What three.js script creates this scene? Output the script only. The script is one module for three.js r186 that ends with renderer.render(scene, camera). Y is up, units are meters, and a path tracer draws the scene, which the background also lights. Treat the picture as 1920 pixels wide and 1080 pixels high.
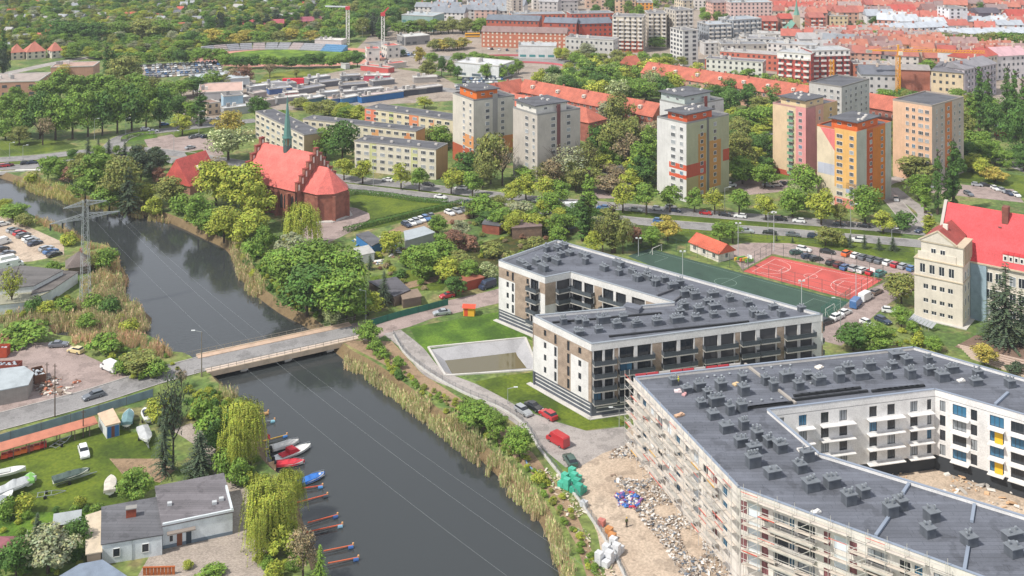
import * as THREE from 'three';
import { mergeGeometries } from 'three/addons/utils/BufferGeometryUtils.js';

// ---------- camera, sky, sun, exposure ----------
const EYE = 118, FOCAL = 2050, HORIZON = 228;   // metres above the ground; lens in photo pixels; the horizon lies this far above the frame
const scene = new THREE.Scene();
const camera = new THREE.PerspectiveCamera(2 * Math.atan(1308 / FOCAL) * 180 / Math.PI, 1920 / 2616, 1, 6000);
camera.position.set(0, EYE, 0);
camera.lookAt(0, EYE, -100);
camera.setViewOffset(1920, 2616, 0, 1536, 1920, 1080);   // level camera, lens shifted down: verticals stay upright
const renderer = new THREE.WebGLRenderer({ antialias: true });
renderer.setSize(1024, 576);
renderer.toneMapping = THREE.LinearToneMapping;
renderer.toneMappingExposure = 1.04;
renderer.shadowMap.enabled = true;
renderer.shadowMap.type = THREE.PCFSoftShadowMap;
const sun = new THREE.DirectionalLight(new THREE.Color(1, 0.95, 0.87), 4.6);
sun.position.set(-420, 620, 250 - 400);
sun.target.position.set(0, 0, -400);
sun.castShadow = true; sun.shadow.radius = 5; sun.shadow.mapSize.set(4096, 4096);
Object.assign(sun.shadow.camera, { left: -700, right: 700, top: 700, bottom: -700, near: 10, far: 2500 });
scene.add(sun, sun.target);
sun.name = 'sun';

// ---------- random and noise ----------
let seedState = 7;
const seed = (s) => { seedState = s | 0; };
const rnd = () => { seedState = (seedState + 0x6d2b79f5) | 0; let t = Math.imul(seedState ^ (seedState >>> 15), 1 | seedState); t = (t + Math.imul(t ^ (t >>> 7), 61 | t)) ^ t; return ((t ^ (t >>> 14)) >>> 0) / 4294967296; };
const rr = (a, b) => a + (b - a) * rnd();
const pick = (a) => a[Math.floor(rnd() * a.length)];
const hash = (x, y, s = 0) => { let h = (x * 374761393 + y * 668265263 + s * 2147483647) | 0; h = Math.imul(h ^ (h >>> 13), 1274126177); return ((h ^ (h >>> 16)) >>> 0) / 4294967296; };
const sm = (t) => t * t * (3 - 2 * t);
function vnoise(x, y, per, s = 0) {
  const x0 = Math.floor(x), y0 = Math.floor(y), fx = sm(x - x0), fy = sm(y - y0), w = (v) => ((v % per) + per) % per;
  const a = hash(w(x0), w(y0), s), b = hash(w(x0 + 1), w(y0), s), c = hash(w(x0), w(y0 + 1), s), d = hash(w(x0 + 1), w(y0 + 1), s);
  return a + (b - a) * fx + (c - a + (a - b - c + d) * fx) * fy;
}
function fbm(u, v, per, oct, s = 0) { let t = 0, a = 0.5, n = 0; for (let i = 0; i < oct; i++) { t += a * vnoise(u * per, v * per, per, s + i); n += a; a *= 0.55; per *= 2; } return t / n; }

// ---------- sky: high thin overcast ----------
{
  const W = 512, H = 256, d = new Float32Array(W * H * 4);
  for (let j = 0; j < H; j++) for (let i = 0; i < W; i++) {
    const el = (j / (H - 1) - 0.5) * Math.PI, az = i / W * 2 * Math.PI, o = (j * W + i) * 4;
    const e = Math.max(0, Math.sin(el)), cl = fbm(i / W, j / H * 0.5 + 0.1, 10, 5, 3);
    const k = (1.55 - 1.12 * Math.pow(e, 0.55)) * (0.88 + 0.26 * cl);
    const g = el < 0 ? 0.35 : 1;
    d[o] = k * 0.93 * g; d[o + 1] = k * 0.99 * g; d[o + 2] = k * 1.12 * g; d[o + 3] = 1;
  }
  const t = new THREE.DataTexture(d, W, H, THREE.RGBAFormat, THREE.FloatType);
  t.mapping = THREE.EquirectangularReflectionMapping; t.magFilter = THREE.LinearFilter; t.needsUpdate = true;
  scene.background = t; scene.environment = t;
}

scene.fog = new THREE.FogExp2(new THREE.Color(0.86, 0.92, 1), 0.00009);   // thin haze over the far town
// ---------- placing: photo survey point (1920 x 1080) at a known height -> world metres ----------
const V = (x, y, z) => new THREE.Vector3(x, y, z);
const at = (px, py, h = 0) => { const k = (EYE - h) / (py + HORIZON); return V((px - 960) * k, h, -FOCAL * k); };
const ppm = (py) => (py + HORIZON) / EYE;                     // photo pixels per metre at a ground row
const hOf = (yt, yb) => (yb - yt) / ppm(yb);

// ---------- textures ----------
function tex(size, fn, srgb = true) {
  const d = new Uint8Array(size * size * 4);
  for (let j = 0; j < size; j++) for (let i = 0; i < size; i++) {
    const c = fn(i / size, j / size), o = (j * size + i) * 4;
    if (typeof c === 'number') d[o] = d[o + 1] = d[o + 2] = Math.max(0, Math.min(255, c * 255)); else for (let q = 0; q < 3; q++) d[o + q] = Math.max(0, Math.min(255, c[q] * 255));
    d[o + 3] = 255;
  }
  const t = new THREE.DataTexture(d, size, size); t.wrapS = t.wrapT = THREE.RepeatWrapping; t.magFilter = THREE.LinearFilter; t.minFilter = THREE.LinearMipmapLinearFilter;
  if (srgb) t.colorSpace = THREE.SRGBColorSpace; t.needsUpdate = true; return t;
}
const lerp3 = (a, b, t) => a.map((v, i) => v + (b[i] - v) * t);
const cl01 = (x) => Math.max(0, Math.min(1, x)), step = (a, b, x) => sm(cl01((x - a) / (b - a)));
const TX = {
  mottle: tex(512, (u, v) => 0.78 + 0.2 * fbm(u, v, 4, 5, 1) + 0.16 * fbm(u, v, 64, 3, 2)),
  streak: tex(512, (u, v) => 0.83 + 0.07 * fbm(u, v * 0.12 + 0.3, 24, 3, 5) + 0.14 * fbm(u, v, 6, 5, 6) + 0.06 * fbm(u, v, 60, 2, 7)),
  grass: tex(1024, (u, v) => { const a = fbm(u, v, 6, 6, 11), b = fbm(u, v, 90, 3, 12), k = cl01((a - 0.5) * 3 + 0.5); return lerp3([0.62, 0.72, 0.4], [0.92, 0.98, 0.62], k).map((c, i) => c * (0.78 + 0.4 * b) * (i === 2 ? 0.95 : 1)); }),
  wild: tex(1024, (u, v) => { const a = step(0.4, 0.62, fbm(u, v, 7, 6, 21)), b = fbm(u, v, 80, 3, 22), e = step(0.5, 0.75, fbm(u, v, 13, 6, 23)); return lerp3(lerp3([0.33, 0.42, 0.2], [0.45, 0.5, 0.26], a), [0.54, 0.49, 0.34], e * 0.8).map((c) => c * (0.7 + 0.55 * b)); }),
  earth: tex(1024, (u, v) => { const a = fbm(u, v, 5, 6, 31), b = fbm(u, v, 120, 3, 32), e = step(0.55, 0.7, fbm(u, v, 16, 4, 33)); return lerp3([0.8, 0.76, 0.72], [0.95, 0.93, 0.9], a).map((c) => c * (0.82 + 0.3 * b) * (1 - 0.12 * e)); }),
  asphalt: tex(1024, (u, v) => { const a = fbm(u, v, 6, 5, 41), b = fbm(u, v, 150, 2, 42), p = step(0.55, 0.6, fbm(u, v, 14, 3, 43)) * 0.07, c = Math.abs(fbm(u, v, 9, 4, 44) - 0.5) < 0.006 ? 0.12 : 0; return 0.74 + 0.2 * a + 0.16 * (b - 0.5) - p - c; }),
  felt: tex(1024, (u, v) => { const row = Math.floor(v * 20), seam = Math.abs(v * 20 - row) < 0.08 || Math.abs((u * 3 + hash(row, 1) * 3) % 1) < 0.012 ? 0.16 : 0; return 0.78 + 0.22 * hash(row, 2) * 0.6 + 0.18 * (fbm(u, v, 5, 5, 51) - 0.5) + 0.1 * (fbm(u, v, 130, 2, 52) - 0.5) - seam - step(0.62, 0.72, fbm(u, v, 8, 4, 53)) * 0.1; }),
  brick: tex(512, (u, v) => { const a = fbm(u, v, 6, 4, 61), b = hash(Math.floor(u * 64 + (Math.floor(v * 128) % 2) * 0.5), Math.floor(v * 128), 62); return lerp3([0.86, 0.8, 0.76], [1, 0.98, 0.96], b).map((c) => c * (0.78 + 0.3 * a)); }),
  bark: tex(256, (u, v) => 0.6 + 0.4 * fbm(u * 1, v * 0.3, 32, 4, 71)),
  ripple: tex(1024, (u, v) => fbm(u, v, 36, 5, 81) * 0.7 + fbm(u, v, 12, 3, 82) * 0.3, false),
  tiles: tex(512, (u, v) => { const r = Math.floor(v * 42), s = (v * 42) % 1 < 0.2 ? 0.1 : 0; return 0.86 + 0.12 * hash(Math.floor(u * 60), r, 91) - s + 0.24 * (fbm(u, v, 5, 5, 92) - 0.5); }),
  paver: tex(512, (u, v) => { const r = Math.floor(v * 48), c = Math.floor(u * 32 + (r % 2) * 0.5), e = (v * 48) % 1 < 0.14 || (u * 32 + (r % 2) * 0.5) % 1 < 0.09 ? 0.16 : 0; return 0.8 + 0.16 * hash(c, r, 95) - e + 0.14 * (fbm(u, v, 4, 4, 96) - 0.5); }),
};
const matCache = new Map();
// colour: '#rrggbb' (sRGB) or [linear r, g, b]; o: rough, metal, map (key of TX), m (metres per tile), bump
function mat(color, o = {}) {
  const key = JSON.stringify([color, o]);
  if (matCache.has(key)) return matCache.get(key);
  const m = new THREE.MeshStandardMaterial({ roughness: o.rough ?? 0.85, metalness: o.metal ?? 0 });
  if (Array.isArray(color)) m.color.setRGB(...color); else m.color.set(color);
  if (o.map) { m.map = TX[o.map].clone(); m.map.repeat.set(1 / (o.m ?? 8), 1 / (o.mv ?? o.m ?? 8)); m.map.needsUpdate = true; }
  if (o.bump) { m.bumpMap = TX[o.bumpMap ?? o.map].clone(); m.bumpMap.colorSpace = THREE.NoColorSpace; m.bumpMap.repeat.set(1 / (o.m ?? 8), 1 / (o.mv ?? o.m ?? 8)); m.bumpScale = o.bump; }
  if (o.vc) m.vertexColors = true;
  matCache.set(key, m); return m;
}
const GLASS = mat([0.03, 0.036, 0.045], { rough: 0.12 }), GLASSB = mat([0.05, 0.16, 0.27], { rough: 0.15 }), GLASSW = mat([0.28, 0.3, 0.32], { rough: 0.2 }), FRAMEW = mat('#e6e6e4'), FRAMED = mat('#3a3d42');

// ---------- mesh collector ----------
const UP = V(0, 1, 0);
class MB {
  constructor() { this.p = []; this.n = []; this.u = []; this.c = []; this.col = null; }
  tri(a, b, c) {
    const n = b.clone().sub(a).cross(c.clone().sub(a)).normalize();
    let t = null; if (Math.abs(n.y) < 0.72) { t = V(n.z, 0, -n.x).normalize(); }
    const k = Math.abs(n.y) < 0.72 ? 1 / Math.max(0.3, Math.sqrt(1 - n.y * n.y)) : 1;
    for (const q of [a, b, c]) { this.p.push(q.x, q.y, q.z); this.n.push(n.x, n.y, n.z); if (t) this.u.push(q.dot(t), q.y * k); else this.u.push(q.x, -q.z); if (this.col) this.c.push(...this.col); }
    return this;
  }
  quad(a, b, c, d) { this.tri(a, b, c); return this.tri(a, c, d); }
  poly(pts) { for (let i = 1; i < pts.length - 1; i++) this.tri(pts[0], pts[i], pts[i + 1]); return this; }
  // box centred in x and z on (x, z), standing on y, turned about y
  box(x, y, z, sx, sy, sz, turn = 0) {
    const c = Math.cos(turn), s = Math.sin(turn), P = (i, j, k) => V(x + c * i * sx / 2 + s * k * sz / 2, y + j * sy, z - s * i * sx / 2 + c * k * sz / 2);
    this.quad(P(-1, 0, 1), P(1, 0, 1), P(1, 1, 1), P(-1, 1, 1)); this.quad(P(1, 0, -1), P(-1, 0, -1), P(-1, 1, -1), P(1, 1, -1));
    this.quad(P(1, 0, 1), P(1, 0, -1), P(1, 1, -1), P(1, 1, 1)); this.quad(P(-1, 0, -1), P(-1, 0, 1), P(-1, 1, 1), P(-1, 1, -1));
    this.quad(P(-1, 1, 1), P(1, 1, 1), P(1, 1, -1), P(-1, 1, -1)); return this.quad(P(-1, 0, -1), P(1, 0, -1), P(1, 0, 1), P(-1, 0, 1));
  }
  // beam of square section between two points
  bar(a, b, w, h = w) {
    const d = b.clone().sub(a).normalize(), s = (Math.abs(d.y) > 0.95 ? V(1, 0, 0) : V(0, 1, 0)).cross(d).normalize(), t = d.clone().cross(s).normalize(), P = (o, i, j) => o.clone().addScaledVector(s, i * w / 2).addScaledVector(t, j * h / 2);
    const c = [[-1, -1], [1, -1], [1, 1], [-1, 1]];
    for (let k = 0; k < 4; k++) { const [i, j] = c[k], [m, n] = c[(k + 1) % 4]; this.quad(P(a, i, j), P(a, m, n), P(b, m, n), P(b, i, j)); }
    this.quad(P(a, -1, 1), P(a, 1, 1), P(a, 1, -1), P(a, -1, -1)); return this.quad(P(b, -1, -1), P(b, 1, -1), P(b, 1, 1), P(b, -1, 1));
  }
  cyl(a, b, r0, r1, n = 8, cap = true) {
    const d = b.clone().sub(a).normalize(), s = (Math.abs(d.y) > 0.95 ? V(1, 0, 0) : UP.clone()).cross(d).normalize(), t = d.clone().cross(s), P = (o, r, k) => o.clone().addScaledVector(s, r * Math.cos(k / n * 2 * Math.PI)).addScaledVector(t, r * Math.sin(k / n * 2 * Math.PI));
    for (let k = 0; k < n; k++) { this.quad(P(a, r0, k), P(a, r0, k + 1), P(b, r1, k + 1), P(b, r1, k)); if (cap) { this.tri(b, P(b, r1, k), P(b, r1, k + 1)); this.tri(a, P(a, r0, k + 1), P(a, r0, k)); } }
    return this;
  }
  // upright walls round a ground polygon (points with x, z), and lids
  walls(pts, y0, y1) { const A = area(pts) > 0 ? pts : pts.slice().reverse(); for (let i = 0; i < A.length; i++) { const a = A[i], b = A[(i + 1) % A.length]; this.quad(V(a.x, y0, a.z), V(b.x, y0, b.z), V(b.x, y1, b.z), V(a.x, y1, a.z)); } return this; }
  lid(pts, y, holes = []) {
    const sh = (q) => q.map((p) => new THREE.Vector2(p.x, -p.z)), c = sh(pts), hs = holes.map(sh);
    if (THREE.ShapeUtils.isClockWise(c)) c.reverse(); hs.forEach((h) => { if (!THREE.ShapeUtils.isClockWise(h)) h.reverse(); });
    const all = [...c, ...hs.flat()];
    for (const [i, j, k] of THREE.ShapeUtils.triangulateShape(c, hs)) this.tri(V(all[i].x, y, -all[i].y), V(all[j].x, y, -all[j].y), V(all[k].x, y, -all[k].y));
    return this;
  }
  prism(pts, y0, y1) { return this.walls(pts, y0, y1).lid(pts, y1); }
  geo() { const g = new THREE.BufferGeometry(); g.setAttribute('position', new THREE.Float32BufferAttribute(this.p, 3)); g.setAttribute('normal', new THREE.Float32BufferAttribute(this.n, 3)); g.setAttribute('uv', new THREE.Float32BufferAttribute(this.u, 2)); if (this.c.length) g.setAttribute('color', new THREE.Float32BufferAttribute(this.c, 3)); return g; }
  build(name, m, parent) { return mesh(name, this.geo(), m, parent); }
}
// positive when the ground polygon runs so that walls() faces outwards
const area = (q) => { let s = 0; for (let i = 0; i < q.length; i++) { const a = q[i], b = q[(i + 1) % q.length]; s += a.z * b.x - b.z * a.x; } return s; };
const taken = new Map();
function numbered(n) { const k = taken.get(n) ?? 0; taken.set(n, k + 1); return k ? n + '_' + String(k).padStart(3, '0') : n; }
function mesh(name, g, m, parent) {
  const o = new THREE.Mesh(g, m); o.name = parent ? name : numbered(name); o.castShadow = o.receiveShadow = true; (parent ?? scene).add(o); return o;
}
function thing(name, label, category, pos, turn = 0, group) {
  const o = new THREE.Group(); o.name = numbered(name); if (pos) o.position.copy(pos); o.rotation.y = turn; o.userData = { label, category }; if (group) o.userData.group = group; scene.add(o); return o;
}
function tag(o, label, category, group, kind) { o.userData = { label, category }; if (group) o.userData.group = group; if (kind) o.userData.kind = kind; return o; }
const ORD = 'first second third fourth fifth sixth seventh eighth ninth tenth eleventh twelfth thirteenth fourteenth fifteenth sixteenth seventeenth eighteenth nineteenth twentieth'.split(' ');
const ord = (i) => i < 20 ? ORD[i] : i < 29 ? 'twenty-' + ORD[i - 20] : i === 29 ? 'thirtieth' : i < 39 ? 'thirty-' + ORD[i - 30] : i === 39 ? 'fortieth' : 'forty-' + ORD[i - 40];
// gives look-alikes of one place labels that count them from the left of the photo
function countOff(list, place, plural) {
  const by = new Map(); for (const e of list) { if (!by.has(e.look)) by.set(e.look, []); by.get(e.look).push(e); }
  for (const [look, es] of by) { es.sort((a, b) => a.px - b.px); es.forEach((e, i) => { e.o.userData.label = es.length === 1 ? `${look} ${e.kind} ${place}` : `${ord(i)} from left of ${look} ${plural} ${place}`; }); }
}
// flat sheet on the ground from survey points
const DOWN = (q, y) => q.map((p) => V(p.x, y, p.z));
const ground = (q) => q.map(([x, y]) => at(x, y));
function sheet(name, pts, m, y, label, cat, holes = []) { const o = new MB().lid(Array.isArray(pts[0]) ? ground(pts) : pts, y, holes.map((h) => Array.isArray(h[0]) ? ground(h) : h)).build(name, m); return tag(o, label, cat, null, 'structure'); }
const curve = (pts, n) => new THREE.CatmullRomCurve3(pts.map((p) => V(p.x, 0, p.z)), false, 'centripetal').getSpacedPoints(n);
function strip(line, w0, w1, y0, y1 = y0, mb = new MB()) {   // ribbon beside a line of ground points, from offset w0 to w1
  const off = (i, w) => { const a = line[Math.max(0, i - 1)], b = line[Math.min(line.length - 1, i + 1)], d = V(b.x - a.x, 0, b.z - a.z).normalize(); return V(line[i].x - d.z * w, 0, line[i].z + d.x * w); };
  for (let i = 0; i < line.length - 1; i++) { const a = off(i, w0), b = off(i, w1), c = off(i + 1, w1), d = off(i + 1, w0); a.y = d.y = y0; b.y = c.y = y1; if (w1 > w0) mb.quad(a, b, c, d); else mb.quad(d, c, b, a); }
  return mb;
}
function road(name, pts, w, m, y, label, kerb = true) {
  const line = curve(ground(pts), pts.length * 8), o = strip(line, -w / 2, w / 2, y).build(name, m); tag(o, label, 'road', null, 'structure');
  if (kerb) { const k = new MB(); for (const s of [-1, 1]) { const a = s * w / 2, b = a + s * 0.3; strip(line, Math.min(a, b), Math.max(a, b), y + 0.12, y + 0.12, k); strip(line, a, a + s * 0.001, y, y + 0.12, k); } k.build('kerb', KERB, o); }
  return line;
}
const KERB = mat('#b0aca6', { map: 'mottle', m: 6 });
// ================= SETTING =================
const M = {
  wild: mat('#ffffff', { map: 'wild', m: 70, rough: 1 }),
  lawn: mat('#69732e', { map: 'grass', m: 45, rough: 1 }), lawnDry: mat('#84824a', { map: 'grass', m: 38, rough: 1 }), lawnDeep: mat('#657e3c', { map: 'grass', m: 30, rough: 1 }),
  sand: mat('#d8cabb', { map: 'earth', m: 34, rough: 1 }), dirt: mat('#b09a80', { map: 'earth', m: 28, rough: 1 }), lot: mat('#b5aca4', { map: 'earth', m: 46, rough: 0.95 }),
  asphalt: mat('#a7a4a3', { map: 'asphalt', m: 30, rough: 0.95 }), asphaltPale: mat('#bdb5b0', { map: 'asphalt', m: 26, rough: 0.95 }), asphaltPink: mat('#bba7a0', { map: 'asphalt', m: 26, rough: 0.95 }),
  paver: mat('#bcaea2', { map: 'paver', m: 9, rough: 0.9 }), concrete: mat('#c9c5bf', { map: 'mottle', m: 9, rough: 0.9 }), white: mat('#dedcd6', { map: 'mottle', m: 10 }),
  felt: mat('#777b86', { map: 'felt', m: 20, rough: 0.9 }), feltDark: mat('#6c6d73', { map: 'felt', m: 22, rough: 0.9 }), dark: mat('#3f444b', { rough: 0.6, map: 'mottle', m: 5 }), steel: mat('#a9adb0', { rough: 0.35, metal: 0.7 }),
  line: mat('#dcd8d2', { rough: 0.9 }), wood: mat('#9a7a58', { map: 'mottle', m: 3 }), black: mat('#26282b', { rough: 0.7 }), pole: mat('#a7aba9', { rough: 0.5, metal: 0.3 }), green: mat('#2f7a63', { rough: 0.7 }),
  brickRed: mat('#a85a4b', { map: 'brick', m: 8 }), tileRed: mat('#d8625a', { map: 'tiles', m: 12, rough: 0.8 }), tileOrange: mat('#c26d58', { map: 'tiles', m: 12, rough: 0.8 }), zinc: mat('#8f9294', { rough: 0.6, map: 'mottle', m: 6 }),
};
const WATER = -2;
// river: points where water meets the bank, upstream right bank down to the frame's foot and back up the left bank
const riverEdge = [[-160, 296], [-60, 318], [0, 333], [60, 352], [130, 372], [215, 390], [290, 407], [335, 424], [385, 448], [425, 468], [447, 505], [470, 543], [500, 568], [535, 592], [575, 612], [612, 640], [645, 672], [690, 697], [745, 736], [800, 778], [850, 818], [900, 858], [945, 900], [988, 940], [1022, 990], [1042, 1040], [1056, 1090], [1080, 1180], [600, 1180], [606, 1110], [592, 1060], [575, 1010], [558, 960], [552, 915], [520, 890], [497, 860], [494, 810], [470, 762], [430, 738], [398, 705], [355, 672], [325, 668], [300, 645], [250, 628], [215, 632], [140, 640], [100, 632], [110, 620], [170, 624], [230, 622], [282, 606], [262, 580], [226, 552], [240, 528], [224, 498], [212, 470], [150, 456], [122, 432], [70, 412], [25, 388], [-50, 368], [-160, 350]].map(([x, y]) => at(x, y, WATER));
const riverLine = new THREE.CatmullRomCurve3(riverEdge, true, 'centripetal').getSpacedPoints(260).slice(0, 260);
const offsetRing = (ring, d) => { const s = Math.sign(area(ring)); return ring.map((p, i) => { const a = ring[(i + ring.length - 1) % ring.length], b = ring[(i + 1) % ring.length], t = V(b.x - a.x, 0, b.z - a.z).normalize(); return V(p.x - t.z * d * s, 0, p.z + t.x * d * s); }); };
const bankTop = offsetRing(riverLine, 1.6);
const inRing = (ring, x, z) => { let c = false; for (let i = 0, j = ring.length - 1; i < ring.length; j = i++) { const a = ring[i], b = ring[j]; if ((a.z > z) !== (b.z > z) && x < (b.x - a.x) * (z - a.z) / (b.z - a.z) + a.x) c = !c; } return c; };
const basinTop = [at(803, 652), at(985, 634), at(1010, 694), at(835, 705)];
{
  const big = [V(-2200, 0, 120), V(2200, 0, 120), V(2200, 0, -3600), V(-2200, 0, -3600)];
  tag(new MB().lid(big, 0, [bankTop, basinTop]).build('ground', M.wild), 'wild grass and earth ground under the whole town', 'ground', null, 'structure');
  const low = offsetRing(riverLine, -1.4).map((p) => V(p.x, WATER - 1, p.z)), b = new MB();
  for (let i = 0; i < bankTop.length; i++) { const j = (i + 1) % bankTop.length; b.quad(low[i], low[j], bankTop[j], bankTop[i]); }
  tag(b.build('river_bank', mat('#8a7a5c', { map: 'earth', m: 12, rough: 1 })), 'earth slope of the river bank down to the water', 'bank', null, 'structure');
  const w = new THREE.MeshPhysicalMaterial({ roughness: 0.06, metalness: 0 }); w.color.setRGB(0.04, 0.045, 0.046); w.ior = 1.36; w.specularIntensity = 1;
  w.bumpMap = TX.ripple.clone(); w.bumpMap.repeat.set(1 / 30, 1 / 22); w.bumpScale = 0.018;
  tag(new MB().lid(offsetRing(riverLine, 0.6), WATER).build('river_water', w), 'dark calm river water mirroring the sky and trees', 'water', null, 'structure');
}
// --- roads ---
road('bridge_road', [[-60, 806], [60, 775], [170, 745], [300, 704], [388, 680]], 8.2, M.asphalt, 0.02, 'grey asphalt road leading from the left edge to the bridge');
road('side_street', [[662, 621], [720, 606], [790, 588], [860, 572], [930, 556], [1010, 535]], 9, M.asphaltPink, 0.02, 'patched asphalt side street between the bridge and the apartment blocks', false);
sheet('street_corner', [[640, 632], [690, 605], [780, 585], [830, 590], [770, 612], [735, 622], [700, 640]], M.asphaltPink, 0.012, 'asphalt corner where the bridge meets the riverside path', 'road');
const avenueN = road('avenue', [[-40, 302], [60, 296], [150, 286], [240, 280], [330, 288], [440, 305], [560, 322], [660, 337], [760, 347], [870, 360], [1000, 374], [1140, 386], [1280, 398], [1500, 415], [1713, 433], [1800, 441], [1990, 458]], 8, M.asphalt, 0.02, 'north carriageway of the tree lined avenue past the tower blocks');
const avenueS = road('avenue', [[-40, 315], [60, 312], [160, 300], [240, 294], [330, 302], [440, 322], [560, 340], [660, 352], [740, 361], [870, 377], [927, 386], [1060, 399], [1177, 413], [1280, 422], [1500, 438], [1720, 457], [1990, 482]], 7.5, M.asphalt, 0.024, 'south carriageway of the avenue past the sports courts');
road('roundabout_road', [[200, 290], [214, 272], [232, 258], [262, 250], [300, 246], [350, 240], [420, 232], [480, 226]], 8, M.asphalt, 0.028, 'curving road past the hedge island on the left');
sheet('road_junction', [[270, 262], [330, 250], [400, 262], [420, 290], [370, 302], [310, 292], [280, 280]], M.asphaltPink, 0.016, 'asphalt junction with crossings behind the small red house', 'road');
road('tower_drive', [[1720, 432], [1690, 395], [1668, 368], [1655, 345], [1690, 335], [1760, 330]], 6, M.asphaltPale, 0.03, 'drive between the towers and the avenue junction');
road('tree_street', [[1700, 430], [1735, 405], [1700, 375], [1672, 352]], 5, M.asphaltPale, 0.034, 'narrow street with bollards beside the poplars', false);
road('tram_street', [[1800, 250], [1850, 282], [1890, 300], [1960, 328]], 12, M.asphaltPale, 0.02, 'street with tram tracks at the right edge');
road('school_drive', [[1545, 640], [1590, 600], [1640, 560], [1690, 535], [1720, 520]], 9, M.asphaltPink, 0.016, 'asphalt drive with parked cars beside the courts', false);
road('site_road', [[735, 622], [775, 655], [815, 700], [880, 728], [940, 760], [985, 790], [1030, 830], [1080, 870]], 5, M.asphaltPale, 0.02, 'pale riverside service road beside the new blocks', false);
sheet('site_road_bend', [[985, 770], [1040, 790], [1100, 808], [1170, 800], [1190, 830], [1130, 850], [1080, 880], [1030, 850]], M.asphaltPale, 0.026, 'pale concrete turning area before the scaffolded block', 'road');
road('far_road', [[700, 78], [735, 88], [752, 99], [800, 106], [880, 111], [960, 112], [1020, 113], [1060, 117], [1083, 124], [1078, 133], [1040, 140]], 15, M.asphalt, 0.05, 'wide curving far road with red guard rails');
road('far_road', [[1092, 86], [1160, 100], [1230, 112], [1300, 122]], 10, M.asphalt, 0.03, 'far street in front of the pale tower slabs', false);
road('far_road', [[-60, 150], [20, 136], [110, 117], [190, 104], [200, 102]], 9, M.asphaltPale, 0.03, 'far road running past the three orange roofed houses', false);
road('far_road', [[640, 200], [720, 172], [790, 165], [870, 172]], 10, M.asphalt, 0.03, 'street between the market square and the low slabs', false);
{ // red guard rail of the far curve
  const line = curve(ground([[900, 106], [960, 105], [1030, 107], [1075, 112], [1096, 121], [1096, 130]]), 60), line2 = curve(ground([[930, 117], [1010, 119], [1050, 123], [1066, 129]]), 40);
  for (const [l, w] of [[line, 'outer'], [line2, 'inner']]) { const k = new MB(); strip(l, -0.15, 0.15, 1.15, 1.15, k); strip(l, -0.15, -0.149, 0.1, 1.15, k); strip(l, 0.149, 0.15, 1.15, 0.1, k); tag(k.build('guard_rail', mat('#c0636a')), `${w} red guard rail along the far curving road`, 'guard rail'); }
}
// --- lots, yards, lawns ---
sheet('city_pavement', [[640, 120], [700, 60], [760, 40], [860, 0], [900, -60], [2300, -60], [2300, 215], [1930, 222], [1760, 190], [1640, 200], [1500, 150], [1300, 128], [1180, 130], [1100, 118], [1080, 145], [960, 152], [800, 130]], M.lot, 0.004, 'grey paved streets and yards of the far town', 'pavement');
sheet('market_square', [[470, 162], [560, 148], [700, 122], [820, 140], [870, 165], [860, 188], [720, 196], [600, 208], [520, 206], [470, 190]], M.lot, 0.008, 'large pale market square with rows of stalls', 'square');
sheet('bus_yard', [[350, 150], [480, 150], [470, 200], [440, 222], [330, 240], [330, 200]], M.lot, 0.012, 'paved yard round the pale blue warehouse', 'yard');
sheet('far_parking', [[262, 122], [420, 114], [418, 132], [270, 150]], M.lot, 0.012, 'far parking lot full of small cars', 'parking lot');
sheet('running_track', Array.from({ length: 48 }, (_, i) => { const a = i / 48 * 2 * Math.PI; const c = at(545, 106); return V(c.x + Math.sign(Math.cos(a)) * 42 * Math.pow(Math.abs(Math.cos(a)), 0.7) * 1.55, 0, c.z + 40 * Math.sin(a)); }), mat('#c48a7a', { map: 'mottle', m: 20 }), 0.012, 'reddish running track of the far stadium', 'track');
sheet('stadium_pitch', Array.from({ length: 40 }, (_, i) => { const a = i / 40 * 2 * Math.PI; const c = at(552, 106); return V(c.x + Math.sign(Math.cos(a)) * 33 * Math.pow(Math.abs(Math.cos(a)), 0.7) * 1.5, 0, c.z + 31 * Math.sin(a)); }), mat('#7a8f3e', { map: 'grass', m: 30, rough: 1 }), 0.016, 'bright green pitch inside the running track', 'pitch');
sheet('lawn', [[500, 138], [600, 128], [640, 130], [560, 150], [480, 158]], M.lawnDry, 0.004, 'dry lawn below the far stadium', 'lawn');
sheet('lawn', [[0, 262], [110, 262], [150, 276], [60, 290], [0, 292]], M.lawn, 0.008, 'lawn beside the avenue at the left edge', 'lawn');
sheet('lawn', [[0, 300], [150, 292], [200, 292], [190, 300], [60, 306], [0, 309]], M.lawn, 0.006, 'green strip between the left carriageways', 'lawn');
sheet('lawn', [[245, 258], [290, 250], [296, 258], [240, 266]], M.lawnDeep, 0.032, 'hedged island lawn on the curving road', 'lawn');
sheet('lawn', [[320, 250], [400, 238], [405, 246], [330, 258]], M.lawn, 0.03, 'lawn under the round tree by the junction', 'lawn');
sheet('lawn', [[346, 286], [380, 280], [384, 288], [352, 294]], M.lawn, 0.03, 'small lawn behind the small red house', 'lawn');
sheet('church_lawn', [[648, 362], [720, 370], [800, 378], [862, 385], [800, 404], [720, 425], [660, 436], [690, 412], [688, 400], [660, 388]], M.lawn, 0.01, 'trimmed lawn beside the brick church', 'lawn');
sheet('church_path', [[560, 432], [652, 388], [668, 390], [692, 400], [694, 410], [670, 428], [640, 444], [600, 462], [560, 450]], M.asphaltPink, 0.012, 'curved path round the church apse', 'path');
sheet('lawn', [[650, 343], [760, 352], [870, 366], [930, 374], [925, 380], [870, 371], [740, 355], [650, 347]], M.lawn, 0.014, 'avenue median lawn beside the church', 'lawn');
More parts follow.
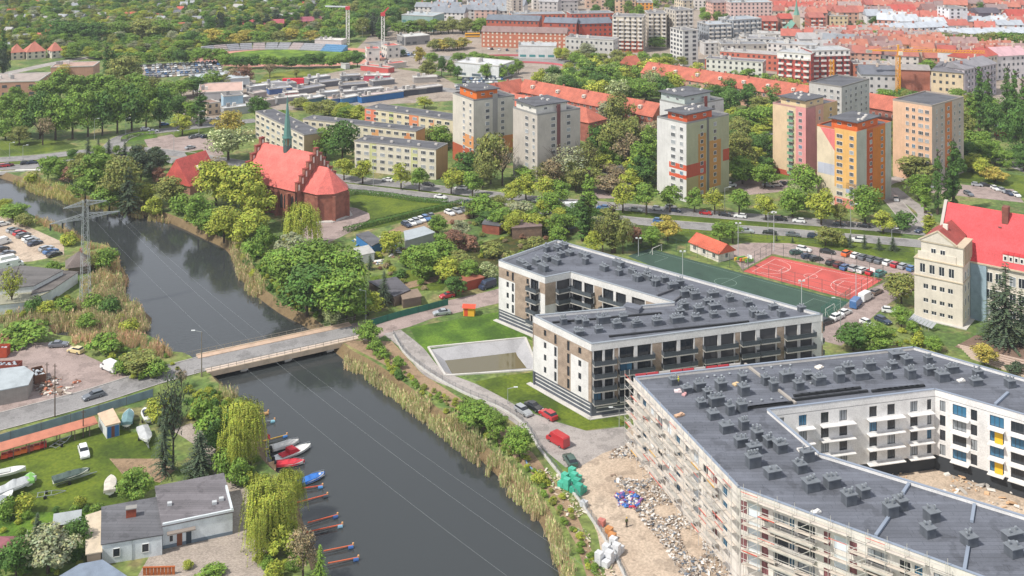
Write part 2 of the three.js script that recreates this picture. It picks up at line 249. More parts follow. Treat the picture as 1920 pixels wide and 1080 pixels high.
sheet('lawn', [[1160, 393], [1280, 403], [1500, 420], [1690, 436], [1690, 449], [1500, 432], [1280, 416], [1160, 405]], M.lawn, 0.014, 'long green avenue median below the colourful towers', 'lawn');
sheet('lawn', [[1190, 420], [1290, 428], [1500, 444], [1715, 463], [1715, 492], [1600, 480], [1480, 462], [1380, 450], [1190, 436]], M.lawn, 0.012, 'lawn between the avenue and the sports courts', 'lawn');
sheet('lawn', [[1760, 330], [1830, 318], [1920, 330], [1920, 370], [1830, 345], [1780, 342]], M.lawn, 0.01, 'lawn beyond the poplars at the right edge', 'lawn');
sheet('lawn', [[1400, 300], [1450, 296], [1480, 330], [1440, 345], [1380, 335]], M.lawnDeep, 0.01, 'grass between the striped tower and the pink tower', 'lawn');
sheet('tower_parking', [[1366, 345], [1400, 335], [1440, 340], [1530, 330], [1540, 352], [1400, 366]], M.asphaltPink, 0.02, 'parking lot between the tower blocks', 'parking lot');
sheet('tower_parking', [[1100, 340], [1122, 318], [1148, 318], [1150, 342], [1160, 372], [1105, 372]], M.asphaltPink, 0.02, 'parking yard beside the long garage', 'parking lot');
sheet('tower_parking', [[1690, 350], [1760, 342], [1900, 355], [1920, 380], [1840, 372], [1750, 362]], M.asphaltPink, 0.02, 'parking lot behind the school', 'parking lot');
sheet('court_parking', [[1360, 462], [1400, 455], [1480, 456], [1560, 468], [1720, 500], [1720, 522], [1660, 520], [1560, 498], [1448, 476], [1392, 506]], M.asphaltPink, 0.02, 'parking lot behind the red basketball court', 'parking lot');
sheet('football_pitch', [[1176, 480], [1218, 466], [1394, 513], [1592, 567], [1540, 602], [1400, 570]], mat('#3a5246', { map: 'mottle', m: 14, rough: 1 }), 0.014, 'dark green artificial football pitch behind the apartment block', 'pitch');
const courtPx = [[1394, 509], [1447, 480], [1655, 524], [1594, 562]];
sheet('basketball_court', courtPx, mat('#c0574f', { map: 'mottle', m: 16, rough: 0.9 }), 0.024, 'red basketball court with white lines', 'court');
{ // painted lines, in court coordinates
  const c = ground(courtPx), uv = (u, v, y = 0.03) => { const a = c[0].clone().lerp(c[3], u), b = c[1].clone().lerp(c[2], u), p = a.lerp(b, v); p.y = y; return p; };
  const k = new MB(), seg = (list, closed) => strip((closed ? [...list, list[0]] : list), -0.05, 0.05, 0.03, 0.03, k), line = (...q) => { for (let i = 0; i < q.length - 1; i++) seg([uv(...q[i]), uv(...q[i + 1])]); };
  line([0.06, 0.1], [0.94, 0.1], [0.94, 0.9], [0.06, 0.9], [0.06, 0.1]); line([0.5, 0.1], [0.5, 0.9]);
  const arc = (u, v, ru, rv, a0, a1) => seg(Array.from({ length: 21 }, (_, i) => { const a = a0 + (a1 - a0) * i / 20; return uv(u + ru * Math.cos(a), v + rv * Math.sin(a)); }));
  arc(0.5, 0.5, 0.055, 0.1, 0, 6.283); arc(0.1, 0.5, 0.19, 0.36, -1.57, 1.57); arc(0.9, 0.5, 0.19, 0.36, 1.57, 4.713);
  line([0.06, 0.36], [0.23, 0.38], [0.23, 0.62], [0.06, 0.64]); line([0.94, 0.36], [0.77, 0.38], [0.77, 0.62], [0.94, 0.64]); arc(0.23, 0.5, 0.055, 0.1, -1.57, 1.57); arc(0.77, 0.5, 0.055, 0.1, 1.57, 4.713);
  tag(k.build('court_marking', M.line), 'white painted lines on the red basketball court', 'marking', null, 'structure');
  const p = ground([[1190, 480], [1222, 470], [1585, 567], [1540, 594]]), q = (u, v) => { const a = p[0].clone().lerp(p[3], u), b = p[1].clone().lerp(p[2], u), r = a.lerp(b, v); return r; }, f = new MB(), ln = (...s) => { for (let i = 0; i < s.length - 1; i++) strip([q(...s[i]), q(...s[i + 1])], -0.05, 0.05, 0.022, 0.022, f); };
  ln([0.01, 0], [0.01, 0.96], [0.99, 0.96], [0.99, 0]); ln([0.5, 0], [0.5, 0.96]); ln([0.01, 0.75], [0.12, 0.75], [0.12, 0]); ln([0.99, 0.75], [0.88, 0.75], [0.88, 0]);
  strip(Array.from({ length: 25 }, (_, i) => q(0.5 + 0.05 * Math.cos(i / 12 * Math.PI), 0.2 + 0.28 * Math.sin(i / 12 * Math.PI))), -0.05, 0.05, 0.022, 0.022, f);
  tag(f.build('pitch_marking', mat('#8a9f90')), 'faint white lines on the football pitch', 'marking', null, 'structure');
}
sheet('lawn', [[768, 614], [870, 596], [935, 585], [950, 600], [985, 620], [1000, 640], [985, 632], [802, 655], [820, 690], [805, 690]], M.lawnDeep, 0.012, 'green lawn between the side street and the concrete basin', 'lawn');
sheet('lawn', [[890, 716], [945, 704], [1000, 698], [1180, 795], [1090, 808], [985, 760], [940, 745]], M.lawn, 0.012, 'lawn strip along the front apartment block', 'lawn');
sheet('site_ground', [[1070, 868], [1140, 845], [1180, 800], [1400, 1000], [1500, 1150], [1150, 1150], [1120, 1000], [1090, 930]], M.sand, 0.014, 'sandy building site ground beside the scaffolding', 'ground');
sheet('courtyard_ground', [[1500, 820], [1900, 840], [2150, 900], [2150, 1090], [1700, 1000]], M.sand, 0.014, 'sandy ground in the courtyard of the new block', 'ground');
sheet('bank_path', [[640, 640], [690, 638], [735, 640], [790, 700], [860, 745], [930, 790], [1000, 850], [1075, 950], [1130, 1080], [1160, 1140], [1120, 1140], [1080, 1020], [1010, 900], [900, 800], [760, 705]], M.dirt, 0.008, 'bare sandy strip along the riverside fence', 'ground');
sheet('yard', [[-80, 660], [20, 645], [120, 640], [165, 668], [215, 690], [240, 705], [215, 724], [130, 745], [20, 775], [-80, 800]], M.asphaltPink, 0.01, 'concrete scrap yard left of the bridge road', 'yard');
sheet('parking_yard', [[-60, 420], [10, 404], [60, 428], [120, 455], [120, 478], [60, 490], [-60, 500]], M.sand, 0.008, 'sandy parking yard by the river on the left', 'parking lot');
sheet('boat_yard_lawn', [[-60, 880], [60, 838], [190, 800], [260, 812], [320, 830], [330, 880], [290, 915], [200, 960], [60, 960], [-60, 970]], M.lawn, 0.008, 'boat yard lawn with laid up boats', 'lawn');
sheet('boat_yard_earth', [[205, 860], [300, 860], [330, 880], [300, 905], [230, 890]], M.dirt, 0.012, 'worn earth patch on the boat yard lawn', 'ground');
road('riverside_path', [[340, 800], [385, 830], [420, 880], [445, 930], [462, 985], [475, 1040], [482, 1130]], 4.4, M.paver, 0.016, 'block paved path along the river to the white house', false);
sheet('house_paving', [[300, 1010], [445, 975], [470, 1030], [486, 1130], [230, 1130], [270, 1060]], M.paver, 0.02, 'block paved yard in front of the white house', 'paving');
sheet('garden_lawn', [[-60, 975], [90, 955], [170, 950], [160, 1000], [-60, 1010]], M.lawnDeep, 0.006, 'garden lawn beside the white house', 'lawn');
sheet('allotment_path', [[690, 545], [760, 530], [900, 500], [905, 506], [770, 540], [700, 556]], M.dirt, 0.008, 'thin path through the allotment gardens', 'path');
sheet('meadow', [[850, 470], [960, 440], [1060, 430], [1080, 440], [950, 500], [870, 505]], mat('#a39a62', { map: 'wild', m: 40, rough: 1 }), 0.01, 'dry meadow behind the apartment block', 'meadow');
sheet('lawn', [[690, 520], [800, 500], [850, 520], [830, 545], [720, 545]], M.lawn, 0.006, 'allotment lawn before the wooden sheds', 'lawn');
sheet('allotment_parking', [[715, 440], [790, 405], [860, 390], [880, 410], [800, 430]], M.dirt, 0.01, 'sandy parking strip along the church hedge', 'parking lot');
sheet('rail_yard', [[1790, 650], [1830, 628], [1990, 660], [1990, 720]], mat('#8f7a6e', { map: 'earth', m: 12 }), 0.01, 'brown stepped strip below the school', 'ground');
// --- bridge ---
{
  const a = at(386, 681), b = at(662, 621), d = b.clone().sub(a).normalize(), n = V(-d.z, 0, d.x), L = a.distanceTo(b), br = thing('road_bridge', 'low concrete road bridge across the river', 'bridge');
  const P = (s, w, y) => a.clone().addScaledVector(d, s).addScaledVector(n, w).setY(y), slab = (w0, w1, y0, y1, nm, m, s0 = -1, s1 = L + 1) => new MB().prism([P(s0, w1, 0), P(s1, w1, 0), P(s1, w0, 0), P(s0, w0, 0)], y0, y1).build(nm, m, br);
  slab(-5.6, 5.6, -0.9, -0.05, 'deck', M.concrete); slab(-3.3, 3.3, -0.05, 0.03, 'carriageway', M.asphalt); slab(3.3, 5.3, -0.05, 0.16, 'footway', mat('#c9b7a8', { map: 'mottle', m: 6 })); slab(-5.3, -3.3, -0.05, 0.16, 'footway', mat('#c4a993', { map: 'mottle', m: 6 }));
  slab(5.3, 5.75, -0.95, 0.3, 'edge_beam', mat('#c8b49c', { map: 'mottle', m: 5 })); slab(-5.75, -5.3, -0.95, 0.3, 'edge_beam', mat('#c8b49c', { map: 'mottle', m: 5 }));
  for (const s of [8, 19, 30]) { const pr = new MB(); pr.prism([P(s - 0.7, 4.6, 0), P(s + 0.7, 4.6, 0), P(s + 0.7, -4.6, 0), P(s - 0.7, -4.6, 0)], -4, -0.9); pr.build('pier', M.concrete, br); new MB().prism([P(s - 0.9, 5.3, 0), P(s + 0.9, 5.3, 0), P(s + 0.9, -5.3, 0), P(s - 0.9, -5.3, 0)], -1.5, -0.9).build('pier_cap', M.concrete, br); }
  for (const s of [-1, L]) new MB().prism([P(s, 5.5, 0), P(s + 1, 5.5, 0), P(s + 1, -5.5, 0), P(s, -5.5, 0)], -4, -0.9).build('abutment', M.concrete, br);
  for (const w of [5.5, -5.5]) { const r = new MB(); for (const y of [0.75, 1.3]) r.bar(P(-4, w, y), P(L + 3, w, y), 0.07); r.build('handrail', mat('#8d8678', { rough: 0.6 }), br); for (let s = -4; s <= L + 3; s += 2) new MB().bar(P(s, w, 0.2), P(s, w, 1.3), 0.08).build('railing_post', mat('#8d8678', { rough: 0.6 }), br); }
  const av = at(-30, 315), aq = at(45, 312); const ab = thing('avenue_bridge', 'avenue bridge with white abutment at the left edge', 'bridge'); const dd = aq.clone().sub(av).normalize(), nn = V(-dd.z, 0, dd.x);
  const Q = (s, w) => av.clone().addScaledVector(dd, s).addScaledVector(nn, w); new MB().prism([Q(-60, 8), Q(18, 8), Q(18, -22), Q(-60, -22)], -1, -0.02).build('deck', M.concrete, ab); new MB().prism([Q(14, 8), Q(26, 8.2), Q(26, 6.6), Q(14, 6.6)], -2.6, 0.5).build('wing_wall', M.white, ab); new MB().prism([Q(-60, 8.6), Q(18, 8.6), Q(18, 8), Q(-60, 8)], -0.9, 0.5).build('parapet', M.concrete, ab);
}
// --- concrete basin with pond in front of the apartment block ---
{
  const bt = [[838, 679], [965, 664], [985, 690], [850, 702]].map(([x, y]) => at(x, y, -1.7)), B = thing('concrete_basin', 'sloping concrete storm basin holding brown water', 'basin');
  const T = basinTop.map((p) => p.clone().setY(0.13)), k = new MB(); for (let i = 0; i < 4; i++) { const j = (i + 1) % 4; k.quad(bt[i], bt[j], T[j], T[i]); }
  k.build('apron', mat('#a5a4a6', { map: 'mottle', m: 12 }), B);
  for (let i = 0; i < 4; i++) { const j = (i + 1) % 4; new MB().bar(T[i].clone().setY(0.15), T[j].clone().setY(0.15), 0.5, 0.3).build('kerb', M.concrete, B); }
  const bw = new THREE.MeshStandardMaterial({ roughness: 0.1 }); bw.color.setRGB(0.13, 0.11, 0.055); new MB().lid(bt.map((p, i) => p.clone().lerp(T[i], 0.12)), -1.5).build('pond_water', bw, B);
}
// ================= VEGETATION =================
const LEAF = { deep: [0.075, 0.155, 0.026], mid: [0.155, 0.255, 0.034], lime: [0.31, 0.35, 0.042], yellow: [0.4, 0.33, 0.06], olive: [0.21, 0.23, 0.055], brown: [0.28, 0.22, 0.12], copper: [0.25, 0.13, 0.08], grey: [0.29, 0.31, 0.17], dark: [0.06, 0.088, 0.045], blossom: [0.24, 0.29, 0.11] };
const LOOK = { deep: 'dark green', mid: 'leafy green', lime: 'yellow-green', yellow: 'golden', olive: 'olive green', brown: 'thin brownish', copper: 'copper red', grey: 'grey-green', dark: 'blackish green', blossom: 'white-flowering' };
const BARK = mat('#5f5145', { map: 'bark', m: 2, rough: 1 });
class Leaves {
  constructor() { this.p = []; this.n = []; this.c = []; }
  leaf(x, y, z, nx, ny, nz, s, k, tint = 0, ax = 0.62) {   // a spray of leaves: a bent lozenge
    const n = V(nx, ny, nz).normalize(), a = V(rr(-1, 1), rr(-1, 1), rr(-1, 1)).cross(n).normalize(), b = n.clone().cross(a), o = V(x, y, z);
    const A = o.clone().addScaledVector(a, s), B = o.clone().addScaledVector(b, s * ax).addScaledVector(n, -s * 0.2), C = o.clone().addScaledVector(a, -s), D = o.clone().addScaledVector(b, -s * ax).addScaledVector(n, -s * 0.2);
    const col = tint ? [2.6 * k, 2.3 * k, 3.2 * k] : [k * rr(0.85, 1.15), k, k * rr(0.8, 1.2)];
    for (const [P, Q, R] of [[A, B, C], [A, C, D]]) { const m = Q.clone().sub(P).cross(R.clone().sub(P)).normalize(); if (m.dot(n) < 0) m.negate(); for (const q of [P, Q, R]) { this.p.push(q.x, q.y, q.z); this.n.push(m.x, m.y, m.z); this.c.push(...col); } }
  }
  geo() { const g = new THREE.BufferGeometry(); g.setAttribute('position', new THREE.Float32BufferAttribute(this.p, 3)); g.setAttribute('normal', new THREE.Float32BufferAttribute(this.n, 3)); g.setAttribute('color', new THREE.Float32BufferAttribute(this.c, 3)); return g; }
}
const ball = () => { const u = rr(-1, 1), a = rr(0, 6.283), s = Math.sqrt(1 - u * u); return [s * Math.cos(a), u, s * Math.sin(a)]; };
// every kind is made at its own size [width, height] and scaled to each tree
const KIND = {
  broad: { w: 9, h: 10.5, make(v) { return puffs(v, { n: 38, y0: 1.2, y1: 10.5, r: 4.6, blob: [1.1, 1.9], leaves: 4000, s: 0.25, full: v % 2 ? 0.25 : 0 }); }, name: 'broadleaf_tree', word: 'broadleaf tree' },
  bloom: { w: 9, h: 10.5, make(v) { return puffs(v + 20, { n: 38, y0: 1, y1: 10.5, r: 4.6, blob: [1.1, 1.8], leaves: 4000, s: 0.25, full: 0.2, bloom: 0.22 }); }, name: 'flowering_tree', word: 'flowering tree' },
  street: { w: 5.4, h: 8, make(v) { return puffs(v + 40, { n: 24, y0: 1.4, y1: 8, r: 2.9, blob: [0.8, 1.35], leaves: 2300, s: 0.22, full: 0.1, cone: 0.3 }); }, name: 'street_tree', word: 'street tree' },
  poplar: { w: 4, h: 20, make(v) { return puffs(v + 60, { n: 90, y0: 0.4, y1: 20, r: 1.9, blob: [0.5, 0.9], leaves: 3800, s: 0.24, cone: 0.72, up: 1 }); }, name: 'poplar_tree', word: 'poplar tree' },
  sparse: { w: 9, h: 12, make(v) { return puffs(v + 80, { n: 34, y0: 3, y1: 12, r: 4.5, blob: [1, 1.7], leaves: 1500, s: 0.24 }); }, name: 'broadleaf_tree', word: 'broadleaf tree', bare: 1 },
  bush: { w: 4, h: 3, make(v) { return puffs(v + 100, { n: 14, y0: -0.3, y1: 3, r: 2, blob: [0.6, 1.05], leaves: 1300, s: 0.19 }); }, name: 'bush', word: 'bush' },
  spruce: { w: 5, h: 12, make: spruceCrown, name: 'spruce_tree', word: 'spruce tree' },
  willow: { w: 9, h: 10, make: willowCrown, name: 'willow_tree', word: 'weeping willow' },
};
function puffs(v, o) {
  seed(1000 + v * 77); const L = new Leaves(), B = [], mid = (o.y0 + o.y1) / 2, hy = (o.y1 - o.y0) / 2;
  for (let i = 0; i < o.n; i++) {
    let [x, y, z] = ball(); const q = Math.pow(rnd(), 0.45); x *= q; y *= q; z *= q;
    const taper = o.cone ? 1 - o.cone * Math.max(0, y) * (o.up ? Math.abs(y) : 1) : 1 - 0.2 * Math.max(0, y), r = rr(...o.blob) * rr(0.7, 1.25), R = (o.r - r * 0.6) * taper * (1 - 0.18 * vnoise(x * 3 + 9, z * 3 + 9, 64, v));
    B.push([x * R, Math.max(mid + y * (hy - r * 0.6), o.y0 + r * 0.5), z * R, r, rr(0.78, 1.2)]);
  }
  const lean = [rr(-0.22, 0.22) * o.r, rr(-0.22, 0.22) * o.r], fine = 0.82 + 0.36 * hash(v, 5, 3), sq = rr(0.85, 1.1); for (const b of B) { const t = (b[1] - mid) / hy; if (o.up) continue; b[0] = b[0] * sq + lean[0] * t; b[2] = b[2] / sq + lean[1] * t; }
  for (let i = 0; i < o.leaves; i++) {
    const b = B[i % B.length]; let d = ball(); if (d[1] < -0.3 && rnd() < 0.7) d = [d[0], -d[1], d[2]];
    const r = b[3] * (0.72 + 0.4 * rnd()), x = b[0] + d[0] * r, y = b[1] + d[1] * r * 0.85, z = b[2] + d[2] * r;
    L.leaf(x, Math.max(0.05, y), z, d[0] + rr(-0.7, 0.7), d[1] + rr(-0.4, 0.8), d[2] + rr(-0.7, 0.7), o.s * fine * rr(0.55, 1.5), b[4] * rr(0.75, 1.25), o.bloom && rnd() < o.bloom && d[1] > -0.2 ? 1 : 0);
  }
  return L.geo();
}
function spruceCrown(v) {
  seed(3000 + v * 31); const L = new Leaves(), H = 12;
  for (let i = 0; i < 24; i++) {
    const y = 0.8 + (H - 1.2) * Math.pow(i / 23, 0.9), R = 2.5 * Math.pow(1 - y / (H + 0.3), 0.8) * rr(0.85, 1.1), nb = 7 + Math.floor(4 * R);
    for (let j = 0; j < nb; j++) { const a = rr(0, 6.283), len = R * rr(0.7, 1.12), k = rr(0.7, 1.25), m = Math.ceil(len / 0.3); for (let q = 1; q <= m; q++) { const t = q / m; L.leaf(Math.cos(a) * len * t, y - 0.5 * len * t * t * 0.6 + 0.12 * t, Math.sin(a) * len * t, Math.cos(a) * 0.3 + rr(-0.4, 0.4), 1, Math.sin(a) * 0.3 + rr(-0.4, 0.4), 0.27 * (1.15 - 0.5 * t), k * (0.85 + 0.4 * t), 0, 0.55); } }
  }
  return L.geo();
}
function willowCrown(v) {
  seed(4000 + v * 13); const L = new Leaves();
  const heads = Array.from({ length: 20 }, () => { const a = rr(0, 6.283), r = Math.sqrt(rnd()) * 3.4; return [Math.cos(a) * r, 8.6 - r * r * 0.16 + rr(-0.5, 0.6), Math.sin(a) * r, rr(0.8, 1.2)]; });
  for (let i = 0; i < 560; i++) {
    const h = pick(heads), a = rr(0, 6.283), r = rr(0.2, 1.5), x = h[0] + Math.cos(a) * r, z = h[2] + Math.sin(a) * r, y = h[1] + rr(-0.2, 0.5), R = Math.hypot(x, z), len = 1.2 + R * rr(0.7, 1.6), n = Math.ceil(len / 0.36);
    for (let q = 0; q < n; q++) L.leaf(x * (1 + 0.015 * q) + rr(-0.08, 0.08), Math.max(0.2, y - q * 0.36), z * (1 + 0.015 * q) + rr(-0.08, 0.08), x / (R + 0.5) + rr(-0.5, 0.5), 0.25 + (q < 2 ? 0.8 : 0), z / (R + 0.5) + rr(-0.5, 0.5), 0.24 * rr(0.7, 1.3), h[3] * rr(0.7, 1.25), 0, 0.4);
  }
  return L.geo();
}
const crownCache = new Map(), trunkCache = new Map();
function crownGeo(kind, v) { const k = kind + v; if (!crownCache.has(k)) crownCache.set(k, KIND[kind].make(v)); return crownCache.get(k); }
function trunkGeo(kind, v) {
  const key = kind + (v % 2); if (trunkCache.has(key)) return trunkCache.get(key);
  seed(500 + v % 2); const K = KIND[kind], b = new MB(), r = K.h * 0.02 + 0.05, top = kind === 'spruce' || kind === 'poplar' ? K.h * 0.95 : K.h * 0.5; b.cyl(V(0, -0.1, 0), V(0, top, 0), r, r * (top > K.h * 0.8 ? 0.1 : 0.5), 6, false);
  if (kind !== 'spruce' && kind !== 'bush') for (let i = 0; i < (K.bare ? 16 : 7); i++) { const a = i * 2.4, y = top * rr(0.55, 1), e = V(Math.cos(a) * K.w * rr(0.2, 0.4), y + (K.h - y) * rr(0.3, 0.8), Math.sin(a) * K.w * rr(0.2, 0.4)); b.cyl(V(0, y, 0), e, r * 0.45, r * 0.1, 4, false); if (K.bare) for (let q = 0; q < 3; q++) b.cyl(e.clone().lerp(V(0, y, 0), rr(0.1, 0.6)), e.clone().add(V(rr(-1.5, 1.5), rr(0.2, 1.8), rr(-1.5, 1.5))), r * 0.14, 0.02, 3, false); }
  const g = b.geo(); trunkCache.set(key, g); return g;
}
const leafMat = (c) => mat(LEAF[c], { rough: 0.9, vc: 1 });
let treeCount = 0;
// grows the listed trees; each entry: [photo x, top y, foot y, crown width in photo pixels, kind, colour]
function trees(place, group, list) {
  const made = [];
  for (const [px, yt, yb, wpx, kind, col] of list) {
    const K = KIND[kind], v = treeCount % (kind === 'broad' ? 7 : 4), s = ppm(yb), h = (yb - yt) / s * (kind === 'poplar' ? 1.15 : 1), w = wpx / s * (kind === 'poplar' ? 0.9 : kind === 'willow' ? 0.92 : 1.2), o = thing(K.name, '', K.name === 'bush' ? 'bush' : 'tree', at(px, yb), treeCount * 2.399, group);
    const sc = V(w / K.w, h / K.h, w / K.w); treeCount++;
    if (kind !== 'bush') mesh('trunk', trunkGeo(kind, v), BARK, o).scale.copy(sc);
    mesh('crown', crownGeo(kind, v), leafMat(col), o).scale.copy(sc);
    made.push({ o, px, look: LOOK[col], kind: K.word });
  }
  const byKind = new Map(); for (const e of made) { if (!byKind.has(e.kind)) byKind.set(e.kind, []); byKind.get(e.kind).push(e); }
  for (const [k, es] of byKind) countOff(es, place, k.replace(/bush$/, 'bushes').replace(/broadleaf tree$/, 'trees').replace(/tree$/, 'trees').replace(/willow$/, 'willows'));
  return made;
}
// a row or a cluster of survey points, filled in with seeded variation
function rowOf(n, x0, y0, x1, y1, hm, wm, kinds, cols, s = 1, jit = 3) { seed(s * 911); return Array.from({ length: n }, (_, i) => { const t = n > 1 ? i / (n - 1) : 0, px = x0 + (x1 - x0) * t + rr(-jit, jit), yb = y0 + (y1 - y0) * t + rr(-jit, jit) * 0.4, p = ppm(yb), h = hm * rr(0.85, 1.15) * p; return [Math.round(px), Math.round(yb - h), Math.round(yb), wm * rr(0.85, 1.2) * p, pick(kinds), pick(cols)]; }); }
function fillOf(n, poly, hm, wm, kinds, cols, s = 1) { seed(s * 613); const q = poly.map(([x, y]) => V(x, 0, y)), xs = poly.map((p) => p[0]), ys = poly.map((p) => p[1]), out = []; let guard = 0; while (out.length < n && guard++ < 4000) { const x = rr(Math.min(...xs), Math.max(...xs)), y = rr(Math.min(...ys), Math.max(...ys)); if (!inRing(q, x, y)) continue; const p = ppm(y); if (out.some((e) => Math.hypot((e[0] - x), (e[2] - y) * 2.2) < wm * p * 0.62)) continue; out.push([Math.round(x), Math.round(y - hm * rr(0.75, 1.2) * p), Math.round(y), wm * rr(0.8, 1.25) * p, pick(kinds), pick(cols)]); } return out.sort((a, b) => a[2] - b[2]); }
// uncountable masses: instanced crowns
function mass(name, label, cat, spots, kind, variants = 3, matl = null) {   // spots: [x, z, w, h, colour, y]
  const g = new THREE.Group(); g.name = numbered(name); g.userData = { label, category: cat, kind: 'stuff' }; scene.add(g); const K = KIND[kind], m4 = new THREE.Matrix4(), c = new THREE.Color();
  for (let v = 0; v < variants; v++) {
    const mine = spots.filter((_, i) => i % variants === v); if (!mine.length) continue; const im = new THREE.InstancedMesh(crownGeo(kind, v), mat([1, 1, 1], { rough: 0.95, vc: 1 }), mine.length); im.name = 'foliage'; im.castShadow = im.receiveShadow = true;
    mine.forEach(([x, z, w, h, col, y = 0], i) => { const a = hash(i, v, 9) * 6.283; m4.compose(V(x, y, z), new THREE.Quaternion().setFromAxisAngle(UP, a), V(w / K.w, h / K.h, w / K.w)); im.setMatrixAt(i, m4); const k = 0.8 + 0.4 * hash(i, v, 4); im.setColorAt(i, c.setRGB(...LEAF[col].map((q) => q * k))); });
    g.add(im);
  }
  return g;
}
function spotsIn(poly, spacing, w, h, cols, s, avoid) {   // poly in survey points; spacing in metres
  seed(s * 401); const q = ground(poly), xs = q.map((p) => p.x), zs = q.map((p) => p.z), out = [];
  for (let x = Math.min(...xs); x < Math.max(...xs); x += spacing) for (let z = Math.min(...zs); z < Math.max(...zs); z += spacing) { const X = x + rr(-0.5, 0.5) * spacing, Z = z + rr(-0.5, 0.5) * spacing; if (!inRing(q, X, Z) || (avoid && avoid(X, Z))) continue; const k = rr(0.7, 1.3); out.push([X, Z, w * k, h * k * rr(0.8, 1.2), pick(cols)]); }
  return out;
}
function massOf(name, label, list) { for (const k of new Set(list.map((e) => e[4]))) mass(name, k === 'poplar' ? label + ', tall slim ones' : label, 'trees', list.filter((e) => e[4] === k).map(([px, yt, yb, w, , col]) => { const p = at(px, yb), s = ppm(yb); return [p.x, p.z, w / s * 1.2, (yb - yt) / s, col]; }), k, 4); }
const wet = (x, z) => inRing(bankTop, x, z);

// --- individual trees ---
trees('on the river bank before the church', 'trees round the church', [
  [430, 206, 262, 58, 'broad', 'yellow'], [428, 234, 300, 84, 'bloom', 'blossom'], [398, 292, 345, 50, 'sparse', 'brown'], [405, 298, 385, 76, 'broad', 'lime'], [455, 298, 405, 92, 'broad', 'lime'], [372, 360, 428, 62, 'broad', 'mid'], [478, 335, 432, 66, 'broad', 'lime'], [420, 385, 455, 70, 'broad', 'lime'], [395, 390, 440, 56, 'broad', 'mid'], [470, 395, 462, 70, 'broad', 'lime'], [565, 372, 466, 84, 'willow', 'lime'], [500, 420, 470, 40, 'bush', 'mid'], [470, 440, 484, 50, 'bush', 'mid']]);
trees('in the dense clump between church and bridge', 'trees between church and bridge', [
  [545, 436, 505, 62, 'broad', 'grey'], [596, 446, 560, 118, 'broad', 'mid'], [646, 462, 572, 92, 'broad', 'mid'], [540, 468, 560, 92, 'broad', 'mid'], [575, 492, 592, 110, 'broad', 'deep'], [625, 500, 600, 106, 'broad', 'mid'], [665, 538, 600, 66, 'broad', 'mid'], [520, 462, 520, 50, 'broad', 'mid'], [622, 574, 612, 36, 'bloom', 'blossom'], [720, 505, 574, 34, 'spruce', 'dark'], [690, 545, 592, 50, 'broad', 'lime'], [650, 545, 598, 60, 'broad', 'mid']]);
trees('beside the small red roofed house', 'trees by the small red house', [
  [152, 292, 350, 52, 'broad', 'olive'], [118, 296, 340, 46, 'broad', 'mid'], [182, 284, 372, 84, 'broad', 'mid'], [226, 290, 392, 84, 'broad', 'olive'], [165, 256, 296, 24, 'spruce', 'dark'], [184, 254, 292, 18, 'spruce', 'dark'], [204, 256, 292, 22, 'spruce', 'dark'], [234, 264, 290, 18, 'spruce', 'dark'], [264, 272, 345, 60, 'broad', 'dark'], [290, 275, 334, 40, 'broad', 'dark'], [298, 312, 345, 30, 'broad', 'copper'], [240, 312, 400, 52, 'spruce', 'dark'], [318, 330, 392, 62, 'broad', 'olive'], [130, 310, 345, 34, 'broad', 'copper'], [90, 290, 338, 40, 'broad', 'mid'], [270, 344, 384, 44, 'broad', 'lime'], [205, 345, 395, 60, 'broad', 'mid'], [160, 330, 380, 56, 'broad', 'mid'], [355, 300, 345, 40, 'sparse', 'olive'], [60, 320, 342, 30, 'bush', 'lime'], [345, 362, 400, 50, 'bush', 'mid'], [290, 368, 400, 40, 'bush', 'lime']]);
trees('in the big row above the left avenue', 'trees above the left avenue', [
  [14, 172, 236, 52, 'broad', 'mid'], [48, 178, 256, 66, 'broad', 'mid'], [75, 168, 260, 62, 'broad', 'deep'], [104, 172, 262, 62, 'broad', 'mid'], [136, 176, 260, 58, 'broad', 'mid'], [165, 166, 257, 58, 'broad', 'mid'], [192, 164, 254, 54, 'broad', 'deep'], [220, 160, 250, 56, 'broad', 'mid'], [247, 156, 246, 58, 'broad', 'deep'], [274, 154, 244, 56, 'broad', 'mid'], [300, 158, 240, 52, 'broad', 'deep'], [336, 178, 230, 36, 'broad', 'deep'], [376, 178, 236, 40, 'poplar', 'deep'], [356, 184, 234, 32, 'broad', 'mid'], [342, 210, 254, 34, 'street', 'lime'], [80, 218, 272, 40, 'sparse', 'brown'], [36, 236, 272, 42, 'broad', 'olive'], [10, 220, 262, 40, 'broad', 'mid'], [484, 180, 226, 38, 'broad', 'deep'], [524, 205, 238, 46, 'broad', 'mid'], [500, 204, 236, 30, 'broad', 'mid']]);
